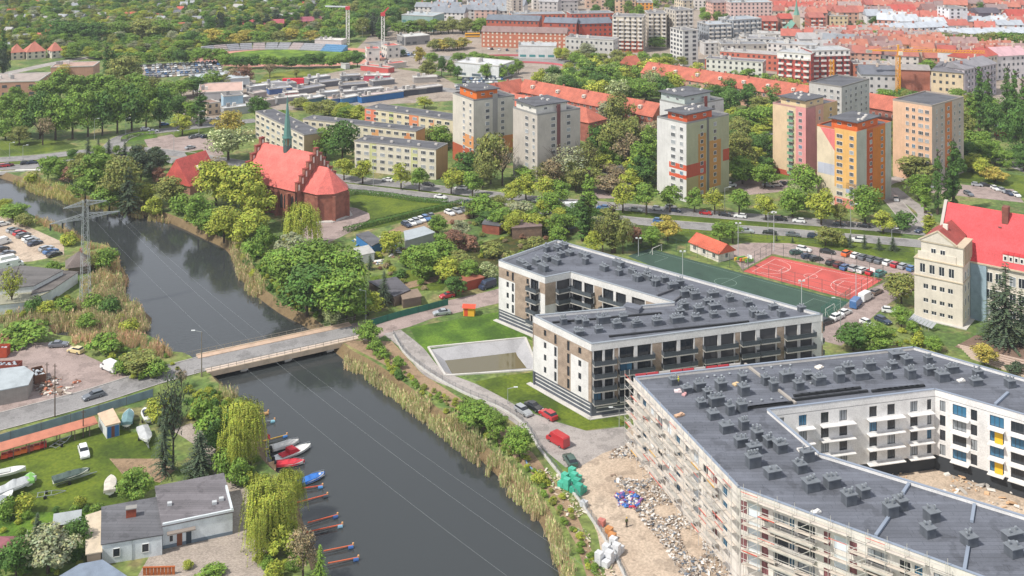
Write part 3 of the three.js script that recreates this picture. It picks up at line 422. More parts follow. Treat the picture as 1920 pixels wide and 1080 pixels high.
trees('behind the brick depot at upper left', 'trees behind the brick depot', [
  [112, 128, 190, 62, 'broad', 'mid'], [145, 138, 196, 56, 'broad', 'mid'], [120, 120, 150, 42, 'broad', 'yellow'], [200, 94, 160, 24, 'poplar', 'deep'], [212, 98, 158, 20, 'poplar', 'deep'], [234, 102, 170, 66, 'broad', 'olive'], [182, 134, 190, 56, 'broad', 'mid'], [214, 140, 192, 54, 'broad', 'mid'], [252, 136, 190, 56, 'broad', 'mid'], [284, 142, 188, 48, 'broad', 'olive'], [312, 150, 190, 44, 'broad', 'mid'], [84, 150, 190, 52, 'broad', 'mid'], [340, 148, 184, 40, 'broad', 'mid'], [362, 140, 178, 40, 'broad', 'deep'], [394, 132, 172, 46, 'broad', 'mid'], [418, 138, 168, 34, 'broad', 'olive'], [458, 122, 160, 38, 'broad', 'copper'], [436, 126, 158, 30, 'broad', 'brown'], [6, 60, 140, 22, 'poplar', 'deep'], [4, 88, 150, 26, 'broad', 'dark'], [506, 118, 146, 24, 'sparse', 'brown'], [556, 128, 146, 12, 'street', 'olive'], [30, 160, 205, 36, 'broad', 'mid']]);
massOf('stadium_belt', 'green tree belt before the far stadium', [...rowOf(14, 205, 126, 420, 118, 9, 10, ['broad'], ['mid', 'mid', 'olive', 'deep'], 3), ...rowOf(13, 425, 130, 640, 126, 8.5, 9, ['broad'], ['mid', 'deep', 'olive', 'mid'], 4)]);
massOf('stadium_wood', 'mixed wood behind the far stadium', [...rowOf(15, 360, 86, 650, 78, 10, 14, ['broad'], ['mid', 'olive', 'mid', 'yellow', 'deep'], 5), ...rowOf(12, 392, 64, 590, 48, 15, 7, ['poplar', 'broad'], ['dark', 'deep'], 6), ...rowOf(11, 110, 78, 300, 72, 14, 20, ['broad'], ['mid', 'olive', 'deep'], 7)]);
trees('between the low slabs and the towers', 'trees among slabs and towers', [
  [642, 224, 310, 68, 'broad', 'deep'], [610, 235, 300, 50, 'broad', 'mid'], [645, 292, 338, 34, 'street', 'lime'], [680, 296, 345, 36, 'street', 'lime'], [752, 304, 355, 34, 'street', 'lime'], [786, 312, 358, 30, 'street', 'mid'], [846, 314, 364, 32, 'street', 'lime'], [886, 318, 368, 36, 'street', 'mid'], [825, 232, 280, 44, 'broad', 'mid'], [800, 240, 278, 36, 'broad', 'olive'], [893, 226, 286, 13, 'poplar', 'deep'], [884, 228, 286, 13, 'poplar', 'deep'], [796, 180, 204, 30, 'street', 'lime'], [672, 195, 225, 24, 'street', 'lime'], [646, 200, 228, 30, 'broad', 'mid'], [698, 250, 280, 22, 'street', 'mid'], [730, 252, 282, 20, 'street', 'mid'], [880, 282, 338, 56, 'broad', 'deep'], [920, 240, 345, 58, 'broad', 'olive'], [942, 262, 348, 56, 'sparse', 'brown'], [950, 236, 300, 40, 'broad', 'lime'], [905, 300, 352, 50, 'broad', 'olive'], [865, 318, 352, 40, 'broad', 'lime'], [1062, 270, 352, 78, 'sparse', 'grey'], [1100, 262, 346, 56, 'sparse', 'olive'], [1040, 296, 356, 50, 'sparse', 'brown'], [1080, 300, 360, 46, 'broad', 'olive']]);
trees('in the street row before the towers', 'street trees along the avenue', [
  [960, 338, 382, 40, 'street', 'lime'], [986, 326, 378, 40, 'street', 'lime'], [1022, 328, 384, 42, 'street', 'lime'], [1052, 334, 386, 36, 'street', 'mid'], [1030, 358, 408, 46, 'broad', 'mid'], [1168, 342, 398, 42, 'street', 'lime'], [1212, 340, 402, 44, 'street', 'mid'], [1256, 342, 398, 36, 'street', 'mid'], [1302, 350, 398, 34, 'street', 'mid'], [1340, 352, 402, 36, 'street', 'lime'], [1386, 352, 404, 40, 'street', 'mid'], [1436, 362, 412, 36, 'street', 'lime'], [1486, 348, 408, 48, 'broad', 'mid'], [1540, 352, 422, 58, 'broad', 'lime'], [1576, 380, 424, 26, 'street', 'olive'], [1622, 346, 420, 72, 'broad', 'mid'], [1656, 394, 438, 40, 'street', 'lime'], [1508, 310, 378, 62, 'broad', 'mid'], [1490, 344, 392, 44, 'bloom', 'blossom']]);
trees('round the striped tower', 'trees between the towers', [
  [1205, 258, 344, 48, 'broad', 'mid'], [1216, 236, 300, 44, 'bloom', 'mid'], [1202, 290, 352, 50, 'broad', 'deep'], [1160, 170, 250, 56, 'broad', 'olive'], [1120, 230, 310, 46, 'broad', 'deep'], [1150, 225, 315, 60, 'broad', 'olive'], [1175, 245, 325, 60, 'sparse', 'brown'], [1140, 186, 240, 46, 'broad', 'grey'], [1135, 265, 322, 40, 'broad', 'mid'], [1185, 215, 290, 44, 'broad', 'olive'], [1388, 242, 330, 62, 'broad', 'olive'], [1392, 290, 345, 56, 'broad', 'mid'], [1434, 308, 352, 52, 'broad', 'mid'], [1408, 200, 252, 60, 'broad', 'mid'], [1432, 194, 250, 50, 'broad', 'mid'], [1380, 208, 250, 44, 'broad', 'deep'], [1720, 290, 345, 70, 'broad', 'olive'], [1722, 326, 376, 56, 'broad', 'mid'], [1758, 295, 402, 26, 'poplar', 'deep'], [1788, 272, 398, 34, 'poplar', 'deep'], [1776, 320, 402, 22, 'poplar', 'deep']]);
trees('in the chestnut park behind the towers', 'park trees behind the towers', fillOf(40, [[1010, 168], [1090, 140], [1200, 150], [1240, 150], [1245, 190], [1150, 196], [1060, 190]], 12, 12, ['broad', 'bloom', 'broad'], ['mid', 'lime', 'mid', 'blossom', 'deep'], 8));
trees('in the green yard behind the pink tower', 'yard trees behind the pink tower', fillOf(34, [[1245, 165], [1300, 150], [1420, 175], [1520, 190], [1450, 215], [1350, 215], [1260, 190]], 12, 12, ['broad', 'bloom', 'broad'], ['mid', 'olive', 'deep', 'lime', 'blossom'], 9));
trees('by the tram street at the right edge', 'trees by the tram street', [
  [1836, 138, 250, 30, 'poplar', 'deep'], [1852, 150, 258, 28, 'poplar', 'deep'], [1820, 178, 262, 30, 'poplar', 'mid'], [1888, 136, 250, 28, 'poplar', 'deep'], [1902, 146, 262, 30, 'poplar', 'deep'], [1918, 160, 275, 28, 'poplar', 'deep'], [1868, 190, 262, 46, 'broad', 'deep'], [1836, 240, 296, 52, 'broad', 'mid'], [1812, 200, 290, 36, 'broad', 'olive'], [1856, 262, 308, 46, 'broad', 'mid'], [1806, 290, 320, 30, 'broad', 'lime'], [1866, 312, 344, 46, 'broad', 'yellow'], [1905, 200, 290, 50, 'broad', 'deep'], [1890, 300, 320, 16, 'street', 'mid'], [1842, 296, 322, 14, 'street', 'mid']]);
trees('beside the sports courts', 'trees beside the sports courts', [
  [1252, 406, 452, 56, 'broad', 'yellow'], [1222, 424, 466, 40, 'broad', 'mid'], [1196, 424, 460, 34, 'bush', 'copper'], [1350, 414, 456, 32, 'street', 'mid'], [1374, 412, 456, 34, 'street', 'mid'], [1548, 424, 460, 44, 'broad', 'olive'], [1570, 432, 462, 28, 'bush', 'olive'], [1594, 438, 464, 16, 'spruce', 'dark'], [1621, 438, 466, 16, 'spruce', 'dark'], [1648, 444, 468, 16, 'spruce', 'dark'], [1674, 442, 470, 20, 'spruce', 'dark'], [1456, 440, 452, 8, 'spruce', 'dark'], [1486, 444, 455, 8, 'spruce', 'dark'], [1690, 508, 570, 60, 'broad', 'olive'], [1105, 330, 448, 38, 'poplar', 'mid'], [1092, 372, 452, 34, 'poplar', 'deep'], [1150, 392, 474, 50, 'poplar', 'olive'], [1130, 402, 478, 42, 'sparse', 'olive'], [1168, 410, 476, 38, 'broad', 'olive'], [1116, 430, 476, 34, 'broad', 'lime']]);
trees('before the cream school', 'trees before the school', [
  [1690, 572, 615, 34, 'street', 'mid'], [1712, 600, 630, 26, 'street', 'mid'], [1600, 606, 658, 60, 'broad', 'deep'], [1648, 606, 660, 76, 'broad', 'mid'], [1752, 630, 660, 34, 'broad', 'mid'], [1846, 646, 685, 50, 'broad', 'yellow'], [1904, 676, 698, 34, 'bush', 'dark'], [1885, 490, 648, 84, 'spruce', 'dark'], [1864, 530, 640, 58, 'spruce', 'dark'], [1914, 540, 650, 50, 'spruce', 'dark'], [1742, 404, 446, 34, 'poplar', 'lime'], [1735, 330, 400, 30, 'poplar', 'mid'], [1690, 395, 430, 46, 'bush', 'deep'], [1720, 620, 650, 30, 'bush', 'lime']]);
trees('in the allotment gardens', 'allotment garden trees', [
  [735, 430, 476, 44, 'broad', 'lime'], [822, 400, 440, 40, 'broad', 'mid'], [862, 412, 450, 36, 'broad', 'grey'], [850, 430, 470, 50, 'broad', 'copper'], [905, 362, 412, 66, 'broad', 'mid'], [940, 390, 430, 44, 'broad', 'mid'], [972, 378, 420, 56, 'broad', 'grey'], [792, 455, 520, 70, 'broad', 'mid'], [830, 440, 500, 66, 'broad', 'mid'], [858, 470, 512, 56, 'broad', 'olive'], [800, 476, 524, 56, 'broad', 'mid'], [840, 480, 530, 50, 'broad', 'lime'], [880, 488, 528, 50, 'broad', 'mid'], [912, 490, 526, 44, 'bloom', 'blossom'], [760, 470, 500, 36, 'bush', 'mid'], [750, 505, 520, 30, 'bush', 'deep'], [854, 516, 556, 38, 'broad', 'deep'], [1044, 400, 440, 40, 'broad', 'mid'], [1000, 400, 426, 40, 'bush', 'mid'], [960, 470, 500, 46, 'bush', 'olive'], [694, 476, 506, 18, 'spruce', 'dark'], [1000, 440, 462, 44, 'bush', 'olive'], [1044, 425, 452, 40, 'bush', 'mid'], [880, 440, 470, 40, 'bush', 'copper'], [920, 450, 480, 44, 'bush', 'olive'], [690, 600, 645, 48, 'broad', 'mid'], [706, 632, 660, 30, 'bush', 'mid'], [720, 648, 670, 26, 'bush', 'mid'], [750, 668, 690, 26, 'bush', 'mid'], [745, 690, 710, 22, 'bush', 'deep']]);
trees('on the reedy river bank by the fence', 'bushes on the riverside fence', [[895, 752, 806, 62, 'broad', 'mid'], [932, 772, 826, 52, 'broad', 'mid'], [974, 796, 858, 52, 'broad', 'mid'], [880, 740, 776, 40, 'bush', 'mid'], [1012, 880, 905, 34, 'bush', 'lime']]);
trees('round the left river bay', 'bushes round the left river bay', [
  [24, 380, 412, 50, 'broad', 'mid'], [50, 400, 424, 40, 'bush', 'olive'], [124, 432, 460, 40, 'bush', 'lime'], [8, 372, 400, 34, 'broad', 'lime'], [198, 462, 508, 48, 'broad', 'mid'], [176, 470, 512, 34, 'sparse', 'olive'], [180, 545, 580, 44, 'bush', 'mid'], [206, 552, 590, 44, 'bush', 'deep'], [120, 556, 584, 44, 'bush', 'mid'], [22, 500, 582, 50, 'sparse', 'lime'], [60, 552, 590, 40, 'bush', 'deep'], [88, 565, 592, 40, 'bush', 'lime'], [50, 602, 644, 88, 'bush', 'mid'], [190, 624, 664, 54, 'bush', 'mid'], [262, 660, 700, 70, 'broad', 'olive'], [290, 672, 705, 50, 'bush', 'mid'], [230, 672, 700, 40, 'bush', 'mid'], [104, 488, 512, 30, 'bush', 'mid'], [240, 596, 622, 40, 'bush', 'lime'], [165, 588, 616, 40, 'bush', 'mid']]);
trees('in the boat yard and its garden', 'boat yard trees', [
  [325, 690, 880, 62, 'sparse', 'dark'], [308, 740, 890, 50, 'spruce', 'dark'], [374, 806, 892, 66, 'spruce', 'dark'], [455, 738, 850, 104, 'willow', 'lime'], [438, 790, 880, 70, 'willow', 'lime'], [505, 880, 1010, 108, 'willow', 'lime'], [540, 870, 960, 66, 'willow', 'lime'], [490, 940, 1040, 70, 'willow', 'lime'], [300, 740, 800, 50, 'broad', 'lime'], [254, 874, 942, 72, 'broad', 'mid'], [150, 926, 950, 26, 'bush', 'lime'], [70, 960, 1020, 32, 'spruce', 'dark'], [90, 985, 1075, 100, 'broad', 'grey'], [30, 1010, 1085, 70, 'broad', 'deep'], [140, 975, 1040, 52, 'broad', 'deep'], [355, 1050, 1066, 22, 'bush', 'lime'], [400, 1062, 1082, 60, 'bush', 'mid'], [520, 990, 1045, 56, 'bush', 'lime'], [568, 990, 1085, 60, 'sparse', 'brown'], [600, 1020, 1090, 36, 'spruce', 'mid'], [510, 1050, 1090, 40, 'bush', 'lime'], [400, 760, 820, 60, 'bush', 'mid'], [380, 735, 790, 50, 'bush', 'mid'], [425, 840, 890, 50, 'bush', 'mid'], [450, 860, 905, 50, 'bush', 'mid'], [405, 790, 850, 50, 'bush', 'deep'], [180, 940, 966, 36, 'bush', 'mid'], [40, 925, 965, 44, 'bush', 'lime'], [10, 930, 975, 40, 'bush', 'mid'], [340, 690, 728, 24, 'sparse', 'brown']]);
massOf('town_trees', 'green trees filling gaps among the far town roofs', [
  ...rowOf(20, 1610, 96, 1770, 98, 13, 15, ['broad'], ['mid', 'deep', 'mid', 'olive'], 12), ...rowOf(14, 1808, 102, 1930, 104, 14, 15, ['broad'], ['mid', 'deep', 'olive'], 13), ...rowOf(10, 1460, 82, 1590, 82, 8, 11, ['broad'], ['olive', 'mid'], 14), [1655, 110, 140, 30, 'broad', 'mid'], [1740, 110, 138, 40, 'broad', 'mid'], [1690, 165, 184, 34, 'broad', 'deep'], [1790, 160, 186, 26, 'broad', 'deep'], [1400, 92, 112, 26, 'broad', 'olive'], [1490, 122, 150, 40, 'broad', 'brown'], [1325, 22, 42, 24, 'broad', 'mid'], [1480, 30, 42, 20, 'broad', 'mid'], [1595, 42, 62, 14, 'broad', 'dark'], [1176, 78, 96, 12, 'street', 'mid'], [1100, 78, 112, 34, 'broad', 'grey'], [1056, 90, 112, 26, 'broad', 'lime'], [1234, 68, 92, 34, 'broad', 'mid'], [1180, 95, 115, 20, 'broad', 'lime'], [1110, 100, 116, 18, 'broad', 'mid']]);
trees('round the market square', 'trees round the market square', [
  [803, 110, 146, 40, 'broad', 'olive'], [786, 86, 120, 22, 'broad', 'yellow'], [828, 104, 142, 20, 'broad', 'deep'], [845, 110, 142, 20, 'broad', 'mid'], [858, 124, 150, 18, 'broad', 'deep'], [912, 118, 148, 26, 'broad', 'mid'], [810, 96, 124, 24, 'broad', 'mid'], [670, 94, 126, 30, 'broad', 'deep'], [648, 96, 126, 24, 'broad', 'mid'], [756, 92, 106, 12, 'broad', 'deep'], [940, 120, 148, 24, 'bloom', 'mid'], [960, 120, 146, 20, 'broad', 'mid'], [972, 112, 138, 20, 'broad', 'mid'], [612, 178, 204, 16, 'spruce', 'dark'], ...rowOf(9, 812, 96, 870, 92, 8, 10, ['broad'], ['yellow', 'yellow', 'olive'], 15), ...rowOf(9, 858, 116, 965, 124, 6, 10, ['broad'], ['mid'], 16), ...rowOf(9, 690, 60, 720, 76, 14, 8, ['poplar'], ['deep', 'dark'], 17), ...rowOf(16, 750, 66, 940, 60, 11, 13, ['broad'], ['mid', 'olive', 'mid'], 18)]);
trees('filling the yards between the towers', 'yard trees between the towers', [...fillOf(26, [[985, 345], [1100, 300], [1230, 255], [1235, 350], [1100, 372]], 9, 10, ['broad', 'broad', 'sparse'], ['mid', 'olive', 'lime', 'deep', 'brown'], 61), ...fillOf(16, [[1370, 225], [1450, 225], [1450, 330], [1385, 345]], 9, 10, ['broad'], ['mid', 'deep', 'olive', 'lime'], 62), ...fillOf(8, [[1575, 250], [1690, 255], [1690, 310], [1640, 320]], 8, 9, ['broad'], ['mid', 'olive'], 63)]);
trees('lining the gardens below the avenue', 'trees below the avenue', [...fillOf(24, [[880, 395], [1090, 404], [1180, 424], [1180, 450], [1080, 436], [960, 440], [900, 430]], 6, 7, ['broad'], ['mid', 'olive', 'lime', 'deep', 'grey'], 64), ...fillOf(14, [[1700, 300], [1830, 270], [1920, 300], [1920, 330], [1760, 340]], 8, 9, ['broad'], ['mid', 'deep', 'lime'], 65)]);
massOf('quarter_trees', 'trees scattered round the barracks and market', [...fillOf(26, [[1040, 112], [1150, 116], [1290, 126], [1250, 136], [1120, 132]], 8, 9, ['broad'], ['mid', 'olive', 'lime'], 66), ...fillOf(18, [[560, 205], [640, 205], [690, 240], [560, 214]], 7, 9, ['broad'], ['mid', 'lime', 'olive'], 67), ...fillOf(20, [[1640, 190], [1830, 200], [1920, 215], [1920, 250], [1820, 240]], 9, 9, ['broad'], ['mid', 'deep', 'olive'], 68)]);
// --- masses nobody could count ---
mass('allotment_trees', 'far green mass of garden trees at upper left', 'trees', [...spotsIn([[-60, 130], [-60, -40], [640, -40], [720, 40], [690, 60], [560, 66], [360, 84], [200, 110], [80, 100]], 8.5, 8.5, 6.5, ['mid', 'mid', 'olive', 'deep', 'lime', 'grey'], 21), ...spotsIn([[100, 112], [210, 100], [330, 86], [440, 78], [330, 102], [215, 112]], 7, 8, 5.5, ['mid', 'lime', 'olive'], 22)], 'broad', 4);
mass('far_wood', 'far wooded slope beyond the cranes', 'trees', spotsIn([[620, 60], [600, -30], [700, -40], [880, -30], [870, 14], [760, 34], [740, 60], [690, 74]], 12, 13, 11, ['mid', 'olive', 'deep', 'mid'], 23), 'broad', 4);
mass('roof_gap_trees', 'scattered green trees between the far town roofs', 'trees', spotsIn([[960, 10], [1250, 0], [1900, -20], [1920, 60], [1500, 60], [1100, 30]], 26, 10, 10, ['mid', 'deep', 'olive'], 24), 'broad', 3);
mass('bank_undergrowth', 'low green undergrowth along the river banks', 'undergrowth', [...spotsIn([[430, 448], [500, 470], [560, 520], [600, 600], [560, 596], [500, 556], [460, 500]], 2.2, 2.2, 1.6, ['mid', 'lime', 'deep'], 25, wet), ...spotsIn([[330, 405], [430, 440], [440, 470], [370, 436]], 2.4, 2.6, 1.8, ['mid', 'lime'], 26, wet), ...spotsIn([[150, 555], [230, 590], [270, 615], [200, 626], [130, 610], [0, 610], [0, 575]], 3.2, 2.4, 1.3, ['mid', 'lime', 'olive'], 27, wet), ...spotsIn([[680, 640], [760, 700], [860, 760], [960, 830], [1040, 910], [1100, 1010], [1140, 1110], [1110, 1120], [1070, 1000], [980, 880], [860, 790], [720, 700]], 1.8, 1.7, 1, ['mid', 'lime', 'olive', 'mid'], 28, wet), ...spotsIn([[350, 730], [420, 740], [480, 860], [500, 900], [450, 910], [400, 820], [350, 790]], 2.3, 2.6, 1.8, ['mid', 'deep', 'lime'], 29, wet), ...spotsIn([[450, 900], [540, 900], [570, 1000], [600, 1100], [495, 1100], [480, 1020]], 2.4, 2.4, 1.4, ['mid', 'lime'], 30, wet), ...spotsIn([[180, 640], [330, 672], [345, 690], [260, 716], [215, 690], [175, 660]], 2.6, 2, 1.2, ['mid', 'lime', 'olive'], 31, wet)], 'bush', 3);
mass('garden_undergrowth', 'tangled low shrubs of the allotment gardens', 'undergrowth', [...spotsIn([[690, 470], [900, 400], [1080, 400], [1080, 440], [930, 505], [930, 540], [700, 560]], 5.2, 2.6, 1.5, ['olive', 'mid', 'lime', 'copper', 'brown'], 32), ...spotsIn([[0, 975], [180, 945], [160, 1080], [0, 1080]], 2.6, 2, 1.3, ['mid', 'lime', 'deep'], 33), ...spotsIn([[1580, 640], [1700, 615], [1790, 650], [1780, 670], [1600, 660]], 4, 2.4, 1.2, ['lime', 'mid'], 34)], 'bush', 3);
mass('slope_trees', 'leafy trees filling the yard behind the church bank', 'trees', spotsIn([[90, 300], [230, 282], [330, 300], [360, 350], [300, 390], [180, 370], [110, 340]], 9, 6, 5, ['mid', 'olive', 'deep'], 35, wet), 'broad', 3);
// hedges
function hedge(label, pts, w, h, col, s) { seed(s); const line = curve(ground(pts), 60), L = new Leaves(), len = line.reduce((a, p, i) => i ? a + p.distanceTo(line[i - 1]) : 0, 0), n = Math.round(len * 75); for (let i = 0; i < n; i++) { const t = rnd() * 59.99, q = line[Math.floor(t)].clone().lerp(line[Math.ceil(t)], t % 1), a = line[Math.floor(t)], b = line[Math.ceil(t)], d = V(b.x - a.x, 0, b.z - a.z).normalize(), side = rr(-1, 1), y = rnd() < 0.5 ? h * rr(0.9, 1.04) : rr(0.1, h), e = y > h * 0.88 ? side : Math.sign(side); L.leaf(q.x - d.z * e * w / 2, y, q.z + d.x * e * w / 2, -d.z * e + rr(-0.5, 0.5), y > h * 0.88 ? 1 : 0.2, d.x * e + rr(-0.5, 0.5), 0.22, rr(0.7, 1.2)); } tag(mesh('hedge', L.geo(), leafMat(col)), label, 'hedge'); }
hedge('long clipped hedge between church lawn and parked cars', [[645, 436], [690, 425], [760, 408], [830, 392], [868, 382]], 2, 1.7, 'deep', 5);
hedge('clipped hedge between church lawn and avenue', [[650, 362], [720, 368], [790, 378], [840, 382]], 2, 1.5, 'deep', 6);
hedge('clipped hedge on the oval island by the curving road', [[232, 266], [236, 260], [258, 254], [290, 252]], 2.5, 1.4, 'mid', 7);
// reeds
{
  const tuft = (v) => { seed(60 + v); const m = new MB(); for (let i = 0; i < 16; i++) { const a = rr(0, 6.283), r = rr(0, 0.55), x = Math.cos(a) * r, z = Math.sin(a) * r, h = rr(1.1, 2.4), w = rr(0.04, 0.08), lx = rr(-0.35, 0.35), lz = rr(-0.35, 0.35), k = rr(0.75, 1.25), g = rnd() < 0.38; m.col = g ? [0.55 * k, 0.85 * k, 0.5 * k] : [k, k * rr(0.92, 1.05), k * 0.95]; const b = rr(0, 3.14), dx = Math.cos(b) * w, dz = Math.sin(b) * w; m.tri(V(x - dx, 0, z - dz), V(x + dx, 0, z + dz), V(x + lx, h, z + lz)); if (rnd() < 0.6) m.tri(V(x + lx - 0.09, h * 0.86, z + lz), V(x + lx + 0.09, h * 0.84, z + lz), V(x + lx * 1.25, h * 1.12, z + lz * 1.25)); } return m.geo(); };
  const spots = [], add = (poly, sp, s, tint, y = 0) => { for (const q of spotsIn(poly, sp, 1, 1, ['mid'], s)) { if (vnoise(q[0] * 0.35, q[1] * 0.35, 4096, 5) < 0.32) continue; const inW = inRing(riverLine, q[0], q[1]); spots.push([q[0], q[1], q[2], tint, inW ? WATER : wet(q[0], q[1]) ? -1 : y]); } };
  add([[638, 658], [688, 683], [736, 718], [800, 750], [850, 786], [904, 826], [958, 873], [1007, 924], [1045, 984], [1076, 1060], [1090, 1130], [1062, 1130], [1046, 1050], [1026, 992], [990, 944], [946, 904], [900, 862], [850, 822], [800, 782], [742, 738], [690, 700], [642, 674]], 0.62, 41, [0.52, 0.42, 0.25]);
  add([[430, 452], [455, 462], [472, 500], [490, 530], [520, 562], [500, 566], [468, 543], [444, 505]], 0.8, 42, [0.52, 0.4, 0.24]);
  add([[20, 334], [70, 336], [110, 350], [160, 366], [230, 384], [212, 392], [128, 374], [60, 354]], 0.95, 43, [0.5, 0.4, 0.18]);
  add([[215, 376], [262, 380], [280, 398], [330, 410], [290, 407], [220, 392]], 1, 44, [0.5, 0.36, 0.2]);
  add([[56, 412], [90, 418], [130, 432], [160, 442], [150, 458], [120, 440], [70, 420]], 0.9, 45, [0.55, 0.36, 0.22]);
  add([[0, 592], [60, 588], [110, 590], [160, 560], [150, 530], [200, 510], [236, 530], [226, 552], [262, 578], [284, 606], [232, 624], [170, 626], [100, 620], [0, 615]], 0.82, 46, [0.52, 0.39, 0.25]);
  add([[160, 462], [212, 470], [228, 500], [240, 526], [205, 540], [170, 500]], 0.9, 47, [0.55, 0.36, 0.22]);
  add([[130, 640], [170, 634], [250, 630], [300, 648], [326, 668], [300, 672], [230, 650], [150, 650]], 0.8, 48, [0.58, 0.37, 0.25]);
  add([[400, 738], [432, 732], [445, 745], [430, 755]], 0.7, 49, [0.5, 0.4, 0.24]);
  add([[370, 390], [395, 400], [380, 412], [360, 402]], 1, 50, [0.55, 0.38, 0.2]);
  const g = new THREE.Group(); g.name = 'reed_bed'; g.userData = { label: 'tan reed beds fringing both river banks', category: 'reeds', kind: 'stuff' }; scene.add(g);
  const m4 = new THREE.Matrix4(), c = new THREE.Color();
  for (let v = 0; v < 3; v++) { const mine = spots.filter((_, i) => i % 3 === v), im = new THREE.InstancedMesh(tuft(v), mat([1, 1, 1], { vc: 1, rough: 1 }), mine.length); im.name = 'reed_tuft'; im.castShadow = im.receiveShadow = true; mine.forEach(([x, z, k, t, y], i) => { m4.compose(V(x, y, z), new THREE.Quaternion().setFromAxisAngle(UP, i * 2.4), V(k, k, k)); im.setMatrixAt(i, m4); const w = 0.9 + 0.5 * vnoise(x * 0.12, z * 0.12, 4096, 3); im.setColorAt(i, c.setRGB(t[0] * w, t[1] * w * (0.94 + 0.14 * hash(i, v, 6)), t[2] * w)); }); g.add(im); }
}
// ================= FACADE TOOLS =================
// a wall seen from outside: a at its left foot, b at its right foot
function frameOf(a, b) { const d = V(b.x - a.x, 0, b.z - a.z), L = d.length(); d.normalize(); const n = V(-d.z, 0, d.x); return { a, d, n, L, turn: Math.atan2(-d.z, d.x), P: (u, y, o = 0) => V(a.x + d.x * u + n.x * o, y, a.z + d.z * u + n.z * o) }; }
function slabOn(F, u0, u1, y0, y1, o0, o1, name, m, parent) { return new MB().walls([F.P(u0, 0, o1), F.P(u1, 0, o1), F.P(u1, 0, o0), F.P(u0, 0, o0)], y0, y1).lid([F.P(u0, 0, o1), F.P(u1, 0, o1), F.P(u1, 0, o0), F.P(u0, 0, o0)], y1).build(name, m, parent); }
function holePanel(F, u0, u1, y0, y1, holes, m, parent, name = 'facade_panel', th = 0.3, out = 0) {
  const s = new THREE.Shape([[u0, y0], [u1, y0], [u1, y1], [u0, y1]].map((p) => new THREE.Vector2(...p)));
  for (const [u, y, w, h] of holes) s.holes.push(new THREE.Path([[u - w / 2, y], [u - w / 2, y + h], [u + w / 2, y + h], [u + w / 2, y]].map((p) => new THREE.Vector2(...p))));
  const g = new THREE.ExtrudeGeometry(s, { depth: th, bevelEnabled: false }), o = mesh(name, g, m, parent); o.rotation.y = F.turn; o.position.copy(F.P(0, 0, out - th)); return o;
}
const winCache = new Map();
function winGeos(w, h, n) {
  const k = [w.toFixed(2), h.toFixed(2), n].join(); if (winCache.has(k)) return winCache.get(k);
  const f = new MB(), t = 0.07; f.box(0, 0, 0, w, t, 0.1); f.box(0, h - t, 0, w, t, 0.1); for (let i = 0; i <= n; i++) f.box(-w / 2 + t / 2 + (w - t) * i / n, 0, 0, t, h, 0.1);
  const p = new MB().quad(V(-w / 2, 0, 0), V(w / 2, 0, 0), V(w / 2, h, 0), V(-w / 2, h, 0)); const r = [f.geo(), p.geo()]; winCache.set(k, r); return r;
}
function winAt(F, u, y, w, h, n, parent, o = 0, fm = FRAMEW, gm = GLASS) { const [f, p] = winGeos(w, h, n), q = mesh('window', f, fm, parent); q.position.copy(F.P(u, y, o)); q.rotation.y = F.turn; mesh('pane', p, gm, q); return q; }
const BALC = mat('#51585f', { rough: 0.5 }), SLAB = mat('#b9b5ae', { map: 'mottle', m: 4 });
function balcony(F, u0, u1, y, dep, parent, rail = BALC, slabM = SLAB, rh = 1.05) {
  const b = slabOn(F, u0, u1, y - 0.22, y, 0.01, dep, 'balcony', slabM, parent), r = new MB();
  r.bar(F.P(u0 + 0.03, y + rh, dep), F.P(u1 - 0.03, y + rh, dep), 0.06); r.bar(F.P(u0, y + rh, 0), F.P(u0, y + rh, dep), 0.06); r.bar(F.P(u1, y + rh, 0), F.P(u1, y + rh, dep), 0.06);
  for (let u = u0; u <= u1 + 0.01; u += (u1 - u0) / Math.max(2, Math.round((u1 - u0) / 0.45))) r.bar(F.P(u, y, dep), F.P(u, y + rh, dep), 0.05);
  r.quad(F.P(u0, y + 0.05, dep - 0.04), F.P(u1, y + 0.05, dep - 0.04), F.P(u1, y + rh - 0.12, dep - 0.04), F.P(u0, y + rh - 0.12, dep - 0.04));
  r.quad(F.P(u0, y + 0.05, 0), F.P(u0, y + 0.05, dep), F.P(u0, y + rh - 0.12, dep), F.P(u0, y + rh - 0.12, 0)); r.quad(F.P(u1, y + 0.05, 0), F.P(u1, y + 0.05, dep), F.P(u1, y + rh - 0.12, dep), F.P(u1, y + rh - 0.12, 0));
  r.build('railing', rail, b); return b;
}
const ventGeo = new Map(), pipeGeo = new MB().cyl(V(0, 0, 0), V(0, 0.55, 0), 0.13, 0.13, 7).cyl(V(0, 0.55, 0), V(0, 0.72, 0), 0.21, 0.17, 7).geo();
const VENTM = mat('#5b6067', { rough: 0.7, map: 'mottle', m: 3 }), VENTCAP = mat('#72777d', { rough: 0.6, map: 'mottle', m: 3 });
